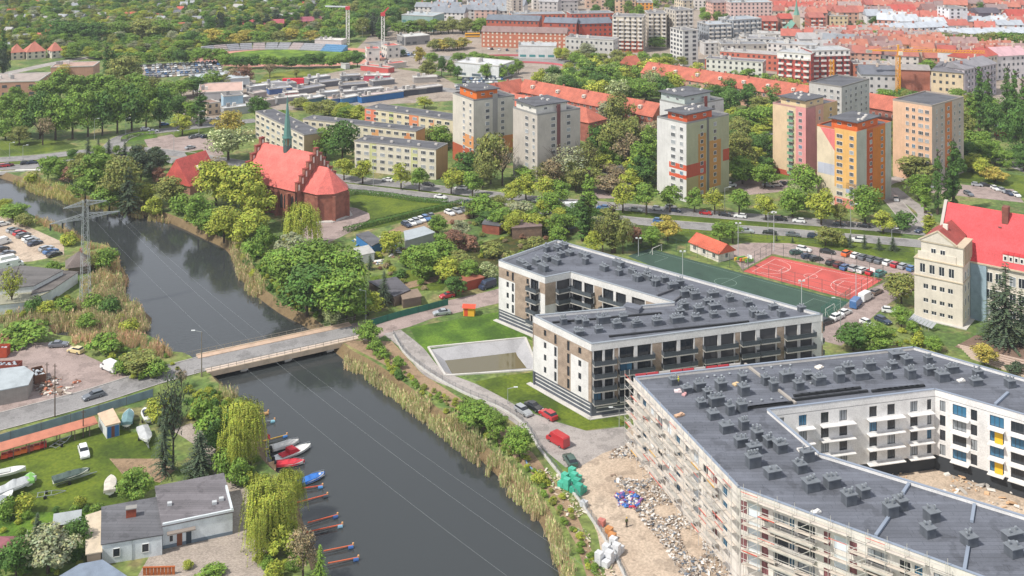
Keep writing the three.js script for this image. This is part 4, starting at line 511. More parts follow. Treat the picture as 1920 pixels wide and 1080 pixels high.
function vent(parent, px, py, roofY, w, d, h, turn, s) {
  seed(s * 53 + 3); const p = at(px, py, roofY), key = [w, d, h].join(); if (!ventGeo.has(key)) ventGeo.set(key, [new MB().box(0, 0, 0, w, h, d).box(0, h * 0.5, d / 2 + 0.01, w * 0.3, h * 0.3, 0.04).geo(), new MB().box(0, 0, 0, w + 0.3, 0.13, d + 0.3).geo()]);
  const [a, b] = ventGeo.get(key), o = mesh('vent_housing', a, VENTM, parent); o.position.copy(p); o.rotation.y = turn; o.scale.set(rr(0.8, 1.25), rr(0.75, 1.2), rr(0.85, 1.2)); mesh('vent_cap', b, VENTCAP, o).position.y = h + 0.002;
  const n = 2 + Math.floor(rnd() * 3); for (let i = 0; i < n; i++) mesh('exhaust_pipe', pipeGeo, M.steel, o).position.set((i + 0.5) / n * w - w / 2, h + 0.14, rr(-0.25, 0.25) * d);
}
const C3 = (dx, dy, k) => (l) => l.map(([x, y]) => [dx + x * k, dy + y * k]);

// ================= APARTMENT BLOCK (finished, zigzag) =================
{
  const HA = 16, R = (x, y) => at(x, y, HA).setY(0), P = [[935, 488], [1044, 450], [1543, 589], [1109, 645], [999, 591], [1264, 567], [1070, 510], [1022, 520]].map((q) => R(...q));
  const B = thing('apartment_block', 'finished zigzag apartment block with grey roof and dark balconies', 'building');
  const WHITE = mat('#dcdad7', { map: 'mottle', m: 9 }), TAN = mat('#b3a698', { map: 'brick', m: 7 }), BASE = mat('#565b63', { map: 'mottle', m: 6 }), CORE = mat('#4b4b4d');
  const ring = P.slice().reverse(), inner = offsetRing(ring, -0.9);
  new MB().prism(inner, 0, HA - 0.7).build('core', CORE, B); new MB().lid(offsetRing(ring, -0.1), HA - 0.62).build('roof', M.felt, B);
  for (let i = 0; i < P.length; i++) { const a = P[(i + 1) % P.length], b = P[i], F = frameOf(a, b); slabOn(F, 0.02, F.L - 0.02, HA - 1.6, HA, -0.4, 0.05, 'parapet', WHITE, B); slabOn(F, 0, F.L, HA + 0.002, HA + 0.08, -0.45, 0.12, 'coping', mat('#8d949b', { rough: 0.5 }), B); }
  const Y = (i) => 3.1 + 2.83 * i;
  // one facade: zones [u0, u1 as shares, material per storey string, windows [share, width, tall]]
  const facade = (a, b, zones, balcs = []) => {
    const F = frameOf(a, b), L = F.L; slabOn(F, 0, L, 0, 3.08, -0.9, -0.02, 'base_wall', BASE, B);
    for (const y of [0.8, 1.7, 2.5]) slabOn(F, L * 0.02, L * 0.98, y, y + 0.2, -0.02, 0.02, 'base_stripe', WHITE, B);
    for (let i = 0; i < 4; i++) for (const [z0, z1, mats, wins = []] of zones) {
      const m = mats[i] === 'w' ? WHITE : TAN, holes = wins.map(([s, w, tall]) => [s * L, Y(i) + (tall ? 0.3 : 0.95), w, tall ? 2.2 : 1.4]);
      holePanel(F, z0 * L + 0.012, z1 * L - 0.012, Y(i) + 0.012, Math.min(Y(i + 1) - 0.012, HA - 1.62), holes, m, B); for (const [u, y, w, h] of holes) winAt(F, u, y, w, h, w > 1.6 ? 2 : 1, B, -0.2, FRAMED);
    }
    for (const [z0, z1, mode] of balcs) {
      const u0 = z0 * L, u1 = z1 * L, w = u1 - u0; slabOn(F, u0, u0 + 0.25, 3.1, HA - 1.62, -0.3, 0, 'pier', WHITE, B); slabOn(F, u1 - 0.25, u1, 3.1, HA - 1.62, -0.3, 0, 'pier', WHITE, B); if (w > 5) slabOn(F, u0 + w * 0.46, u0 + w * 0.56, 3.1, HA - 1.62, -0.3, 0, 'pier', WHITE, B);
      for (let i = 0; i < 4; i++) { winAt(F, u0 + w * 0.25, Y(i) + 0.1, w * 0.36, 2.45, 2, B, -0.55, FRAMED, (i * 7 + Math.round(u0)) % 5 === 0 ? GLASSB : GLASS); winAt(F, u0 + w * 0.76, Y(i) + 0.1, w * 0.34, 2.45, 2, B, -0.55, FRAMED); balcony(F, u0 - 0.1, u1 + 0.1, Y(i) + 0.02, mode ?? 1.5, B); }
    }
  };
  facade(P[0], P[7], [[0, 0.36, 'wwwt', [[0.2, 0.9], [0.315, 0.8, 1]]], [0.36, 0.6, 'tttt'], [0.88, 1, 'wwwt'], [0.6, 0.68, 'tttt', [[0.635, 0.9]]]], [[0.68, 0.88]]);
  facade(P[7], P[6], [[0, 0.42, 'wwtt']], [[0.42, 1]]);
  facade(P[6], P[5], [[0.24, 0.32, 'tttt'], [0.56, 0.6, 'wwww'], [0.74, 1, 'tttt', [[0.86, 1]]]], [[0.01, 0.24], [0.32, 0.56], [0.6, 0.74]]);
  facade(P[4], P[3], [[0, 0.27, 'wwwt', [[0.22, 0.9, 0]]], [0.27, 0.44, 'wwwt', [[0.4, 0.85, 1]]], [0.44, 0.58, 'tttt'], [0.58, 0.66, 'tttt', [[0.62, 0.85, 1]]], [0.66, 0.95, 'wwwt', [[0.81, 1, 0]]], [0.95, 1, 'tttt']]);
  facade(P[3], P[2], [[0.093, 0.11, 'tttt'], [0.25, 0.29, 'tttt'], [0.43, 0.465, 'tttt'], [0.605, 0.627, 'tttt'], [0.7, 0.71, 'wwww'], [0.79, 0.824, 'tttt'], [0.954, 1, 'wwww']], [[0.005, 0.093], [0.11, 0.25], [0.29, 0.43], [0.465, 0.605], [0.627, 0.7], [0.71, 0.79], [0.824, 0.954]]);
  facade(P[2], P[1], [[0, 0.5, 'wtwt'], [0.5, 1, 'twtt']], []); facade(P[1], P[0], [[0, 1, 'wwtt']]); facade(P[5], P[4], [[0, 1, 'wwtt']]);
  { const F = frameOf(P[2], P[1]); for (let i = 0; i < 4; i++) balcony(F, 0.3, 4.2, Y(i) + 0.03, 1.6, B); }
  const ang = frameOf(P[4], P[3]).turn, ang2 = frameOf(P[3], P[2]).turn, RY = HA - 0.6; let k = 0;
  for (const [x, y] of C3(920, 440, 0.352)([[165, 158], [195, 185], [245, 158], [280, 190], [298, 90], [300, 138], [350, 155], [355, 85], [375, 120], [390, 70], [420, 108], [505, 155], [500, 120], [605, 190], [685, 215], [680, 170], [755, 205], [780, 245], [835, 235], [880, 270]])) vent(B, x, y, RY, k % 3 ? 1.7 : 2.6, 1.4, 1.25, ang, k++);
  for (const [x, y] of C3(920, 440, 0.352)([[388, 475], [475, 470], [505, 485], [575, 520], [600, 470], [672, 495], [705, 460], [780, 490], [470, 535], [885, 480]])) vent(B, x, y, RY, k % 3 ? 1.6 : 2.4, 1.4, 1.3, ang2, k++);
  for (const [x, y] of [...C3(1280, 360, 1 / 3)([[10, 590], [45, 560], [170, 590], [265, 615], [365, 640], [75, 720], [180, 660], [175, 705], [275, 695], [400, 700], [440, 710], [510, 660], [555, 700], [668, 670], [145, 630], [70, 600], [90, 680], [5, 660]]), ...C3(1180, 420, 0.2708)([[60, 390], [125, 370], [180, 425], [245, 400], [300, 450], [350, 430], [365, 590], [350, 630], [330, 680], [195, 690], [50, 710]])]) vent(B, x, y, RY, k % 4 ? 1.7 : 2.5, 1.4, 1.3, ang2, k++);
  const low = (a, b, w, h, nm, m) => new MB().bar(at(...a, RY).setY(RY + h / 2), at(...b, RY).setY(RY + h / 2), w, h).build(nm, m, B);
  low([1264, 567], [1290, 548], 0.4, 0.5, 'roof_upstand', M.feltDark); low([1232, 556], [1262, 545], 0.4, 0.5, 'roof_upstand', M.feltDark); low([1142, 632], [1404, 604], 0.5, 0.35, 'cable_tray', M.black); low([1036, 606], [1240, 588], 0.5, 0.35, 'cable_tray', M.black);
  new MB().prism([at(1168, 580, RY), at(1198, 588, RY), at(1205, 580, RY), at(1176, 573, RY)].map((p) => p.setY(0)), RY, RY + 0.9).build('roof_hatch', M.felt, B);
  // paving skirt, cars' kerb and steps around the foot
  for (const [i, j] of [[0, 7], [4, 3], [3, 2]]) { const F = frameOf(P[i], P[j]); slabOn(F, -0.8, F.L + 0.6, 0.03, 0.16, 0.02, 1.3, 'footing_paving', M.concrete, B); }
}
// ================= APARTMENT BLOCK UNDER CONSTRUCTION =================
{
  const HC = 16, R = (x, y) => at(x, y, HC).setY(0), C0 = R(1188, 707), C1 = R(1713, 650), C2 = R(2140, 772), C3p = R(1384, 914), C4 = R(2140, 1192);
  const I0 = R(1441, 768), I1 = R(1753, 730), I2 = R(2010, 803), I3 = R(2010, 994), I4 = R(1537, 850);
  const B = thing('apartment_block', 'unfinished courtyard apartment block with sand coloured walls', 'building');
  const INS = mat('#ddd7cf', { map: 'streak', m: 11 }), WHITE = mat('#e2e0de', { map: 'mottle', m: 9 }), CORE = mat('#57524d');
  const outer = [C0, C3p, C4, C2, C1], hole = [I0, I1, I2, I3, I4];
  { const m = new MB(), o2 = offsetRing(outer, -0.6), h2 = offsetRing(hole, 0.6); m.walls(o2, 0, HC - 0.7); m.walls(h2, 0, HC - 0.7); m.build('core', CORE, B); new MB().lid(offsetRing(outer, -0.1), HC - 0.55, [offsetRing(hole, 0.1)]).build('roof', M.felt, B); }
  const capM = mat('#8791a0', { rough: 0.5 });
  const edge = (a, b, m) => { const F = frameOf(a, b); slabOn(F, 0, F.L, HC - 1.3, HC, -0.35, 0.02, 'parapet', m, B); slabOn(F, -0.1, F.L + 0.1, HC + 0.002, HC + 0.09, -0.4, 0.1, 'coping', capM, B); return F; };
  const Y = (i) => 3 + 2.9 * i;
  // courtyard: white panels with windows and white canopies
  const court = (a, b, cols, grp) => { const F = edge(a, b, WHITE), L = F.L; slabOn(F, 0, L, 0, 2.95, -0.6, -0.05, 'base_wall', mat('#33373c'), B); for (let i = 0; i < 4; i++) { const holes = cols.map(([s, w]) => [s * L, Y(i) + 0.35, w, 2.1]); holePanel(F, 0.02, L - 0.02, Y(i) + 0.012, Math.min(Y(i + 1) - 0.012, HC - 1.32), holes, WHITE, B); cols.forEach(([s, w, c], q) => { winAt(F, s * L, Y(i) + 0.35, w, 2.1, w > 1.6 ? 3 : 2, B, -0.2, FRAMED, c ?? ((i * 3 + q) % 9 === 1 ? GLASSB : (i + q) % 3 ? GLASS : GLASSW)); }); for (const [s0, s1] of grp) if (i < 4) slabOn(F, s0 * L, s1 * L, Y(i) + 0.02, Y(i) + 0.14, 0.01, 1.3, 'canopy', WHITE, B); } return F; };
  court(I0, I1, [[0.07, 1.5], [0.2, 1.7], [0.33, 1.7], [0.44, 1.7], [0.62, 1.7], [0.73, 1.7], [0.87, 1.7], [0.965, 1]], [[0.16, 0.26], [0.3, 0.5], [0.58, 0.8], [0.83, 0.98]]);
  court(I1, I2, [[0.06, 1.1], [0.19, 2.6], [0.3, 1.2], [0.47, 2.6, GLASSB], [0.62, 2.4], [0.8, 1.8]], [[0.13, 0.27], [0.41, 0.53], [0.56, 0.68]]);
  edge(I2, I3, WHITE); edge(I3, I4, WHITE); edge(I4, I0, WHITE); edge(C4, C2, INS); edge(C2, C1, WHITE); edge(C1, C0, INS); { for (const [a, b] of [[C1, C0], [C2, C1]]) { const F = frameOf(a, b); holePanel(F, 0.02, F.L - 0.02, 0, HC - 1.32, [], INS, B, 'facade_panel'); } }
  for (const [a, b] of [[I3, I4], [I4, I0], [I2, I3]]) { const F = frameOf(a, b); holePanel(F, 0.02, F.L - 0.02, 0, HC - 1.32, [], WHITE, B); }
  // yellow sheets hung over two courtyard windows
  { const F = frameOf(I1, I2); for (const i of [0, 2]) slabOn(F, F.L * 0.455, F.L * 0.515, Y(i) + 0.2, Y(i) + 2.3, 0.02, 0.1, 'yellow_sheet', mat('#e3b62e'), B); }
  // front facades: insulation boards, openings, raw balconies
  const front = (a, b, cols, balcs, dep) => { const F = edge(a, b, INS), L = F.L; for (let i = 0; i < 4; i++) { const holes = cols.map(([u, w]) => [u, Y(i) + 0.3, w, 2.1]); holePanel(F, 0.02, L - 0.02, Y(i) + 0.012, Math.min(Y(i + 1) - 0.012, HC - 1.32), holes, INS, B); cols.forEach(([u, w, t], q) => { if (t === 'sheet') slabOn(F, u - w / 2, u + w / 2, Y(i) + 0.3, Y(i) + 2.4, -0.25, -0.12, 'white_board', mat('#d3dae0'), B); else if (t === 'brick') slabOn(F, u - w / 2, u + w / 2, Y(i) + 0.3, Y(i) + 2.4, -0.25, -0.14, 'brick_infill', mat('#8d5f66', { map: 'brick', m: 5 }), B); else winAt(F, u, Y(i) + 0.3, w, 2.1, 3, B, -0.2, FRAMED, t === 'blue' ? GLASSB : (i + q) % 3 ? GLASS : GLASSW); }); for (const [u0, u1] of balcs) { const s = slabOn(F, u0, u1, Y(i) - 0.12, Y(i) + 0.1, 0.02, dep, 'balcony', SLAB, B); slabOn(F, u0, u1, Y(i) + 0.1, Y(i) + 0.4, dep - 0.15, dep, 'upstand', mat('#cfc5ba', { map: 'mottle', m: 3 }), s); } } slabOn(F, 0, L, 0, 3, -0.6, -0.02, 'base_wall', INS, B); return F; };
  const F1 = front(C0, C3p, [[2.5, 1.6], [5.2, 1.8, 'blue'], [9, 1.6, 'sheet'], [12.5, 2], [16.5, 1.8, 'sheet'], [20, 2, 'blue'], [24, 1.6], [27.5, 1.8, 'sheet'], [31, 1.8], [34.5, 1.6, 'brick'], [38, 1.8, 'blue'], [42, 1.7], [45.5, 1.7, 'sheet'], [49.5, 1.7]].filter(([u]) => u < frameOf(C0, C3p).L - 2), [[3.5, 8], [10.5, 15], [17.5, 22], [25, 29.5], [32.5, 36.5], [40, 44]].filter(([, u]) => u < frameOf(C0, C3p).L - 1), 1.7);
  const F2 = front(C3p, C4, [[1, 1.2, 'brick'], [2.9, 2.2, 'sheet'], [4.8, 1.2, 'brick'], [7.6, 2.6], [9.5, 0.9, 'blue'], [11.9, 2.9], [15.4, 1.2, 'brick'], [17.6, 2.2, 'sheet'], [19.6, 1.2, 'brick'], [23.4, 3.2], [27.6, 1.6], [29.6, 1.2, 'blue'], [33, 2.4], [37, 2.4], [41, 2.6, 'sheet'], [45, 2.4], [50, 2.6]].filter(([u]) => u < frameOf(C3p, C4).L - 2), [[6, 13.6], [21.4, 26], [34, 40]].filter(([, u]) => u < frameOf(C3p, C4).L - 1), 1.6);
  // roof fittings
  const RY = HC - 0.53; let k = 40;
  const ta = frameOf(C0, C3p).turn + Math.PI / 2, tb = frameOf(I0, I1).turn;
  for (const [x, y] of C3(1160, 640, 0.2083)([[497, 385], [610, 460], [730, 440], [800, 500], [740, 590], [880, 575], [920, 435], [1125, 480], [850, 695], [1000, 655], [1108, 625], [970, 815], [1125, 785], [1245, 885], [1100, 940], [1355, 940], [1455, 990], [1220, 1010], [1320, 385], [1395, 440], [1515, 355], [1620, 430], [1700, 335], [1800, 385], [1110, 365]])) vent(B, x, y, RY, k % 3 ? 1.6 : 2.3, 1.5, 1.5, ta, k++);
  for (const [x, y] of C3(1280, 720, 1 / 3)([[397, 462], [505, 522], [660, 492], [720, 595], [840, 575], [935, 672], [1015, 632], [1170, 740], [1225, 700], [1380, 852], [1400, 765], [1610, 902], [1860, 962], [1855, 880], [700, 432]])) vent(B, x, y, RY, k % 3 ? 1.9 : 2.4, 1.6, 1.6, ta, k++);
  for (const [x, y] of C3(1280, 360, 1 / 3)([[1380, 960], [1515, 1015], [1260, 965], [1180, 990], [1050, 1000], [1280, 1045], [1150, 1045], [1000, 1050], [930, 1015], [1390, 1025], [1460, 1060], [1660, 1045], [880, 1065], [770, 1080], [1650, 1085], [1840, 1095], [1205, 935]])) vent(B, x, y, RY, k % 3 ? 1.8 : 2.5, 1.5, 1.5, tb, k++);
  const ridge = (a, b, m = capM) => new MB().bar(at(...a, RY).setY(RY + 0.2), at(...b, RY).setY(RY + 0.2), 0.5, 0.4).build('roof_ridge', m, B);
  ridge([1397, 684], [1492, 758], mat('#a39c94')); ridge([1866, 760], [1890, 738]); ridge([1642, 1007], [1670, 967]); ridge([1693, 927], [1707, 905]); ridge([1808, 1072], [1818, 1012]); ridge([1822, 980], [1827, 948]);
  for (const [a, b] of [[[1400, 767], [1481, 757]], [[1486, 752], [1626, 735]], [[1490, 744], [1612, 729]], [[1638, 735], [1730, 725]]]) for (let t = 0; t < 9; t++) { const p = at(...a, RY).lerp(at(...b, RY), (t + 0.5) / 9); const q = new MB(); q.box(p.x, RY + 0.02, p.z, 2, 0.42, 0.5, frameOf(I0, I1).turn); q.build('roof_duct', M.black, B); }
  for (const [x, y] of [[1430, 693], [1446, 690], [1464, 688], [1482, 686], [1368, 702], [1353, 706], [1340, 706], [1326, 708], [1400, 698], [1407, 755], [1428, 752], [1447, 750], [1465, 747], [1436, 709], [1520, 720]]) { const p = at(x, y, RY), q = mesh('roof_vent', pipeGeo, M.steel, B); q.position.copy(p); q.scale.set(1.4, 0.5, 1.4); }
  for (const [x, y, w, d, c, tu] of [[1512, 846, 3, 1.6, '#e1dcd6', 0.2], [1530, 962, 1.6, 0.8, '#d8d6d2', 0.4], [1271, 735, 1.4, 1, '#e0cfcf', 0], [1283, 741, 1, 0.7, '#d0a0a0', 1], [1380, 722, 1.2, 1, '#d3b78e', 0.5], [1802, 715, 1.5, 0.9, '#e4e0da', 0.3], [1536, 690, 1.6, 1.2, '#e6ddd2', 0.6], [1274, 780, 2, 0.8, '#c9a588', 0.5]]) { const p = at(x, y, RY); tag(new MB().box(p.x, RY + 0.04, p.z, w, 0.3, d, tu).box(p.x + 0.2, RY + 0.34, p.z, w * 0.5, 0.2, d * 0.6, tu + 0.4).build('board_stack', mat(c)), `small pile of building boards on the new roof, ${c === '#e1dcd6' ? 'white by the courtyard edge' : c === '#d8d6d2' ? 'flat near the front edge' : c === '#e0cfcf' ? 'pinkish near the scaffold corner' : c === '#d0a0a0' ? 'reddish near the scaffold corner' : c === '#d3b78e' ? 'wooden among the vents' : c === '#e4e0da' ? 'pale at the far right' : c === '#e6ddd2' ? 'creamy behind the vents' : 'brown on the left edge'}`, 'boards'); }
  // scaffolding along both fronts
  const tubeM = mat('#c9c6c2', { rough: 0.45, metal: 0.3 }), deckM = mat('#cfc4b8', { map: 'mottle', m: 3 }), redM = mat('#c9584a'), yelM = mat('#dba73a');
  const pole = new MB().cyl(V(0, 0, 0), V(0, 1, 0), 0.05, 0.05, 5, false).geo();
  const scaffold = (F, u0, u1, label, every) => {
    const S = thing('scaffolding', label, 'scaffolding'), n = Math.round((u1 - u0) / every), st = (u1 - u0) / n;
    const tubeTo = (a, b, m, nm) => { const q = mesh(nm, pole, m, S); q.position.copy(a); q.scale.set(1, a.distanceTo(b), 1); q.quaternion.setFromUnitVectors(UP, b.clone().sub(a).normalize()); };
    for (let i = 0; i <= n; i++) for (const o of [0.5, 1.5]) tubeTo(F.P(u0 + i * st, 0, o), F.P(u0 + i * st, HC + 1.2, o), tubeM, 'standard');
    for (let l = 1; l <= 7; l++) { const y = l * 2.2; for (let i = 0; i < n; i++) { const ua = u0 + i * st, ub = ua + st; tubeTo(F.P(ua, y + 1, 1.52), F.P(ub, y + 1, 1.52), (i * 3 + l) % 7 === 0 ? redM : tubeM, 'guard_tube'); if (hash(i, l, 5) < 0.8) slabOn(F, ua + 0.05, ub - 0.05, y - 0.03, y + 0.03, 0.55, 1.45, 'deck', deckM, S); if (hash(i, l, 8) < 0.3) slabOn(F, ua, ub, y + 0.05, y + 0.22, 1.5, 1.54, 'toe_board', hash(i, l, 2) < 0.5 ? redM : hash(i, l, 2) < 0.65 ? yelM : deckM, S); } }
    for (let i = 0; i < n; i += 3) for (let l = 0; l < 7; l++) tubeTo(F.P(u0 + i * st, l * 2.2, 1.55), F.P(u0 + (i + 1) * st, l * 2.2 + 2.2, 1.55), tubeM, 'brace');
  };
  scaffold(F1, -1, F1.L + 0.5, 'steel tube scaffolding on the left front of the unfinished block', 2.9); scaffold(F2, 1.2, Math.min(F2.L, 34), 'steel tube scaffolding on the right front of the unfinished block', 3);
  { const F = frameOf(C1, C0); const S = thing('safety_net', 'red and white safety boards along the roof edge', 'safety boards'); for (let i = 0; i < 9; i++) slabOn(F, F.L - 3 - i * 2.6, F.L - 0.6 - i * 2.6, HC - 0.2, HC + 0.25, 0.6, 0.7, 'board', i % 3 === 2 ? mat('#d8d2cc') : mat('#d34a52'), S); }
}
// ================= TOWER BLOCKS AND SLABS =================
// roof corners in survey points at height h: left, near, right; squared up
function rectRoof([L, N, R], h, depth) {
  const l = at(...L, h).setY(0), n = at(...N, h).setY(0), to = (d, px) => { const t = (px - 960) / FOCAL; return (-t * n.z - n.x) / (d.x + t * d.z); }; let u = l.clone().sub(n).normalize();
  if (R) { const r = at(...R, h).setY(0).sub(n).normalize(), v = V(r.z, 0, -r.x); if (v.dot(u) < 0) v.negate(); u.add(v).normalize(); }
  const perp = V(-u.z, 0, u.x); if (perp.z > 0) perp.negate(); const wl = R ? to(u, L[0]) : l.distanceTo(n), w = R ? Math.min(26, to(perp, R[0])) : depth;
  const k = n.clone().addScaledVector(u, wl), r = n.clone().addScaledVector(perp, w); return { L: k, N: n, R: r, K: r.clone().addScaledVector(u, wl) };
}
const paint = (c) => mat(c, { map: 'streak', m: 14, mv: 20 });
function painted(F, list, h, parent) { for (const [u0, u1, y0, y1, c] of list) slabOn(F, u0 * F.L + 0.004, u1 * F.L - 0.004, y0 * h, y1 * h, -0.2, 0.05, 'painted_panel', paint(c), parent); }
// columns: [share of width, window width, panes, balcony colour]
function windowGrid(F, cols, rows, y0, pitch, wh, parent, o = 0.09, fm = FRAMEW, s = 1) { for (let i = 0; i < rows; i++) cols.forEach(([u, w, n, bc], q) => { const y = y0 + i * pitch, g = hash(i * 7 + q, s * 13, 5); winAt(F, u * F.L, y, w, wh, n, parent, o, fm, g < 0.2 ? GLASSW : g < 0.23 ? GLASSB : GLASS); if (bc) balcony(F, u * F.L - w / 2 - 0.2, u * F.L + w / 2 + 0.2, y - 0.35, 0.9, parent, mat(bc), SLAB, 0.95); }); }
function tower(label, corners, h, o) {
  const T = thing('tower_block', label, 'building', null, 0, 'panel tower blocks'), c = rectRoof(corners, h), pts = [c.L, c.N, c.R, c.K];
  const FL = frameOf(c.L, c.N), FR = frameOf(c.N, c.R), body = new MB(); body.quad(FL.P(0, 0), FL.P(FL.L, 0), FL.P(FL.L, h), FL.P(0, h)); body.build('wall', paint(o.left), T);
  new MB().quad(FR.P(0, 0), FR.P(FR.L, 0), FR.P(FR.L, h), FR.P(0, h)).build('wall', paint(o.right), T);
  for (const [a, b] of [[c.R, c.K], [c.K, c.L]]) { const F = frameOf(a, b); new MB().quad(F.P(0, 0), F.P(F.L, 0), F.P(F.L, h), F.P(0, h)).build('wall', paint(o.right), T); }
  new MB().lid(pts, h - 0.5).build('roof', M.feltDark, T); for (const [a, b] of [[c.L, c.N], [c.N, c.R], [c.R, c.K], [c.K, c.L]]) { const F = frameOf(a, b); slabOn(F, 0.01, F.L - 0.01, h - 0.6, h + 0.05, -0.3, 0.03, 'parapet', mat(o.cap ?? '#8b8a88'), T); }
  painted(FL, o.paintL ?? [], h, T); painted(FR, o.paintR ?? [], h, T);
  windowGrid(FL, o.colsL, o.rows ?? 10, o.y0 ?? 1.4, (h - 2.2) / (o.rows ?? 10), 1.45, T, 0.1, FRAMEW, label.length); windowGrid(FR, o.colsR, o.rows ?? 10, o.y0 ?? 1.4, (h - 2.2) / (o.rows ?? 10), 1.45, T, 0.1, FRAMEW, label.length + 5);
  if (o.strip) slabOn(FR, o.strip[0] * FR.L, o.strip[1] * FR.L, 0.1, h + (o.strip[3] ?? 0), -0.1, 0.09, 'stair_strip', paint(o.strip[2]), T);
  if (o.pent) { const [u0, u1, v0, v1, ph, pm] = o.pent, P = (u, v) => c.N.clone().addScaledVector(FL.d, -u * FL.L).addScaledVector(FR.d, v * FR.L), q = [P(u1, v0), P(u0, v0), P(u0, v1), P(u1, v1)], pn = new MB().prism(q, h - 0.45, h + ph).build('penthouse', paint(pm), T), g = [P(u1 + 0.05, v0 - 0.05), P(u0 - 0.05, v0 - 0.05), P(u0 - 0.05, v1 + 0.05), P(u1 + 0.05, v1 + 0.05)]; new MB().walls(g, h + ph + 0.002, h + ph + 0.35).lid(g, h + ph + 0.35).lid(g.slice().reverse(), h + ph + 0.002).build('penthouse_roof', M.feltDark, pn);
    const FP = frameOf(q[0], q[1]), FQ = frameOf(q[1], q[2]); for (const F of [FP, FQ]) for (const u of [0.3, 0.7]) winAt(F, u * F.L, h + ph * 0.35, 1.6, 0.9, 3, T, 0.06, FRAMEW);
    for (let i = 0; i < 5; i++) { const r = P(u0 + (u1 - u0) * hash(i, 3, label.length), v0 + (v1 - v0) * hash(i, 4, label.length)); new MB().box(r.x, h + ph + 0.352, r.z, 1.1, 0.6, 0.9, FR.turn).build('roof_vent', mat('#c9c4bd'), T); } }
  return T;
}
const GREY = '#b9b4ac', IVORY = '#cfc8bb';
tower('grey tower block with orange lower storeys and orange penthouse', [[849, 176], [888, 187], [965, 180]], 28, { left: IVORY, right: IVORY, colsL: [[0.55, 1.7, 3], [0.86, 1.5, 2]], colsR: [[0.33, 1.9, 3], [0.7, 1.6, 3]], paintL: [[0.5, 1, 0.28, 0.46, '#d3945e'], [0, 1, 0, 0.26, '#b0583a']], paintR: [[0.27, 1, 0.15, 0.42, '#cf8a52'], [0.2, 0.7, 0, 0.15, '#b9532f']], pent: [0.05, 0.85, 0.1, 0.6, 3.2, '#d9702c'], strip: [0.46, 0.58, '#a09c98', 1.5] });
tower('bare grey concrete tower with white glazed penthouse', [[962, 204], [1007.5, 214], [1088, 206]], 28, { left: '#bdb5ab', right: '#bdb5ab', colsL: [[0.58, 2, 3], [0.86, 1.4, 2]], colsR: [[0.36, 1.9, 3], [0.72, 1.8, 3]], pent: [0.08, 0.9, 0.02, 0.72, 2.8, '#d6d2ca'], strip: [0.45, 0.53, '#7a4c4a', 2.6] });
tower('pale tower with red band and green grey right side', [[1232, 221], [1287, 230], [1367, 219]], 29, { left: '#d3d1ce', right: '#a9aa8c', colsL: [[0.56, 2.1, 4], [0.84, 1.5, 3]], colsR: [[0.35, 1.6, 2], [0.66, 1.6, 2]], paintL: [[0.42, 1, 0.39, 0.46, '#cc5a3c'], [0.42, 1, 0.28, 0.33, '#cc5a3c']], paintR: [[0, 0.45, 0.3, 0.46, '#b5523a'], [0.27, 0.45, 0.46, 0.82, '#b98a4e'], [0.53, 0.8, 0.1, 0.7, '#b98a4e'], [0.85, 1, 0.4, 0.55, '#b5523a'], [0, 0.27, 0, 0.3, '#a99f70'], [0.27, 0.45, 0, 0.3, '#b98a4e']], pent: [0.05, 0.7, 0.05, 0.62, 2.6, '#c65a35'], strip: [0.47, 0.52, '#6f6d68', 0.4] });
tower('white tower with pale blue penthouse behind the banded tower', [[1237, 188], [1289, 197], [1357, 188]], 28, { left: '#d0cfcd', right: '#d0cfcd', colsL: [[0.5, 1.7, 3], [0.8, 1.5, 2]], colsR: [[0.3, 1.7, 3], [0.7, 1.7, 3]], pent: [0.1, 0.95, 0, 0.7, 3.2, '#b9c2bd'], strip: [0.46, 0.54, '#8c4a44', 2.2] });
tower('pink and cream tower with green balconies', [[1449, 195], [1511, 203], [1570, 195]], 28, { left: '#dcc2a0', right: '#c68a8a', colsL: [[0.56, 2.1, 4, '#7fae88'], [0.84, 1.6, 3]], colsR: [[0.42, 1.2, 2], [0.78, 1.4, 2]], paintL: [[0.7, 1, 0.2, 1, '#dc9a98'], [0, 0.42, 0, 0.07, '#b5543f'], [0.42, 0.7, 0, 0.05, '#b5543f']], paintR: [[0.55, 1, 0, 1, '#cbb083'], [0.3, 0.55, 0.5, 1, '#d3a792']], pent: [0.05, 0.8, 0.05, 0.6, 2.6, '#d9c39a'], cap: '#b28a84' });
tower('colourful tower with pink triangle and bright orange side', [[1532, 236], [1606, 247], [1671, 234]], 28, { left: '#d9c9ae', right: '#d07a24', colsL: [[0.58, 2.4, 4], [0.88, 1.7, 3]], colsR: [[0.4, 1.5, 2], [0.72, 1.4, 2]], paintL: [[0.45, 1, 0.25, 1, '#e0b06a'], [0.02, 0.45, 0.38, 0.52, '#b6b9c6'], [0.74, 1, 0.2, 0.33, '#a9b4cf'], [0.45, 1, 0, 0.12, '#d98b7a']], paintR: [[0, 0.28, 0, 1, '#b7b7a9'], [0.82, 1, 0, 1, '#b9b9ac'], [0.28, 0.46, 0, 0.97, '#b9572c']], pent: [0.05, 0.7, 0.08, 0.66, 2.8, '#d5652c'], cap: '#c0653f' });
{ // pink triangle painted on the colourful tower
  const c = rectRoof([[1532, 236], [1606, 247], [1671, 234]], 28), F = frameOf(c.L, c.N), T = scene.children[scene.children.length - 1]; new MB().tri(F.P(F.L * 0.08, 27.3, 0.07), F.P(F.L * 0.46, 19.5, 0.07), F.P(F.L * 0.46, 27.3, 0.07)).build('painted_panel', paint('#dd7a78'), T);
}
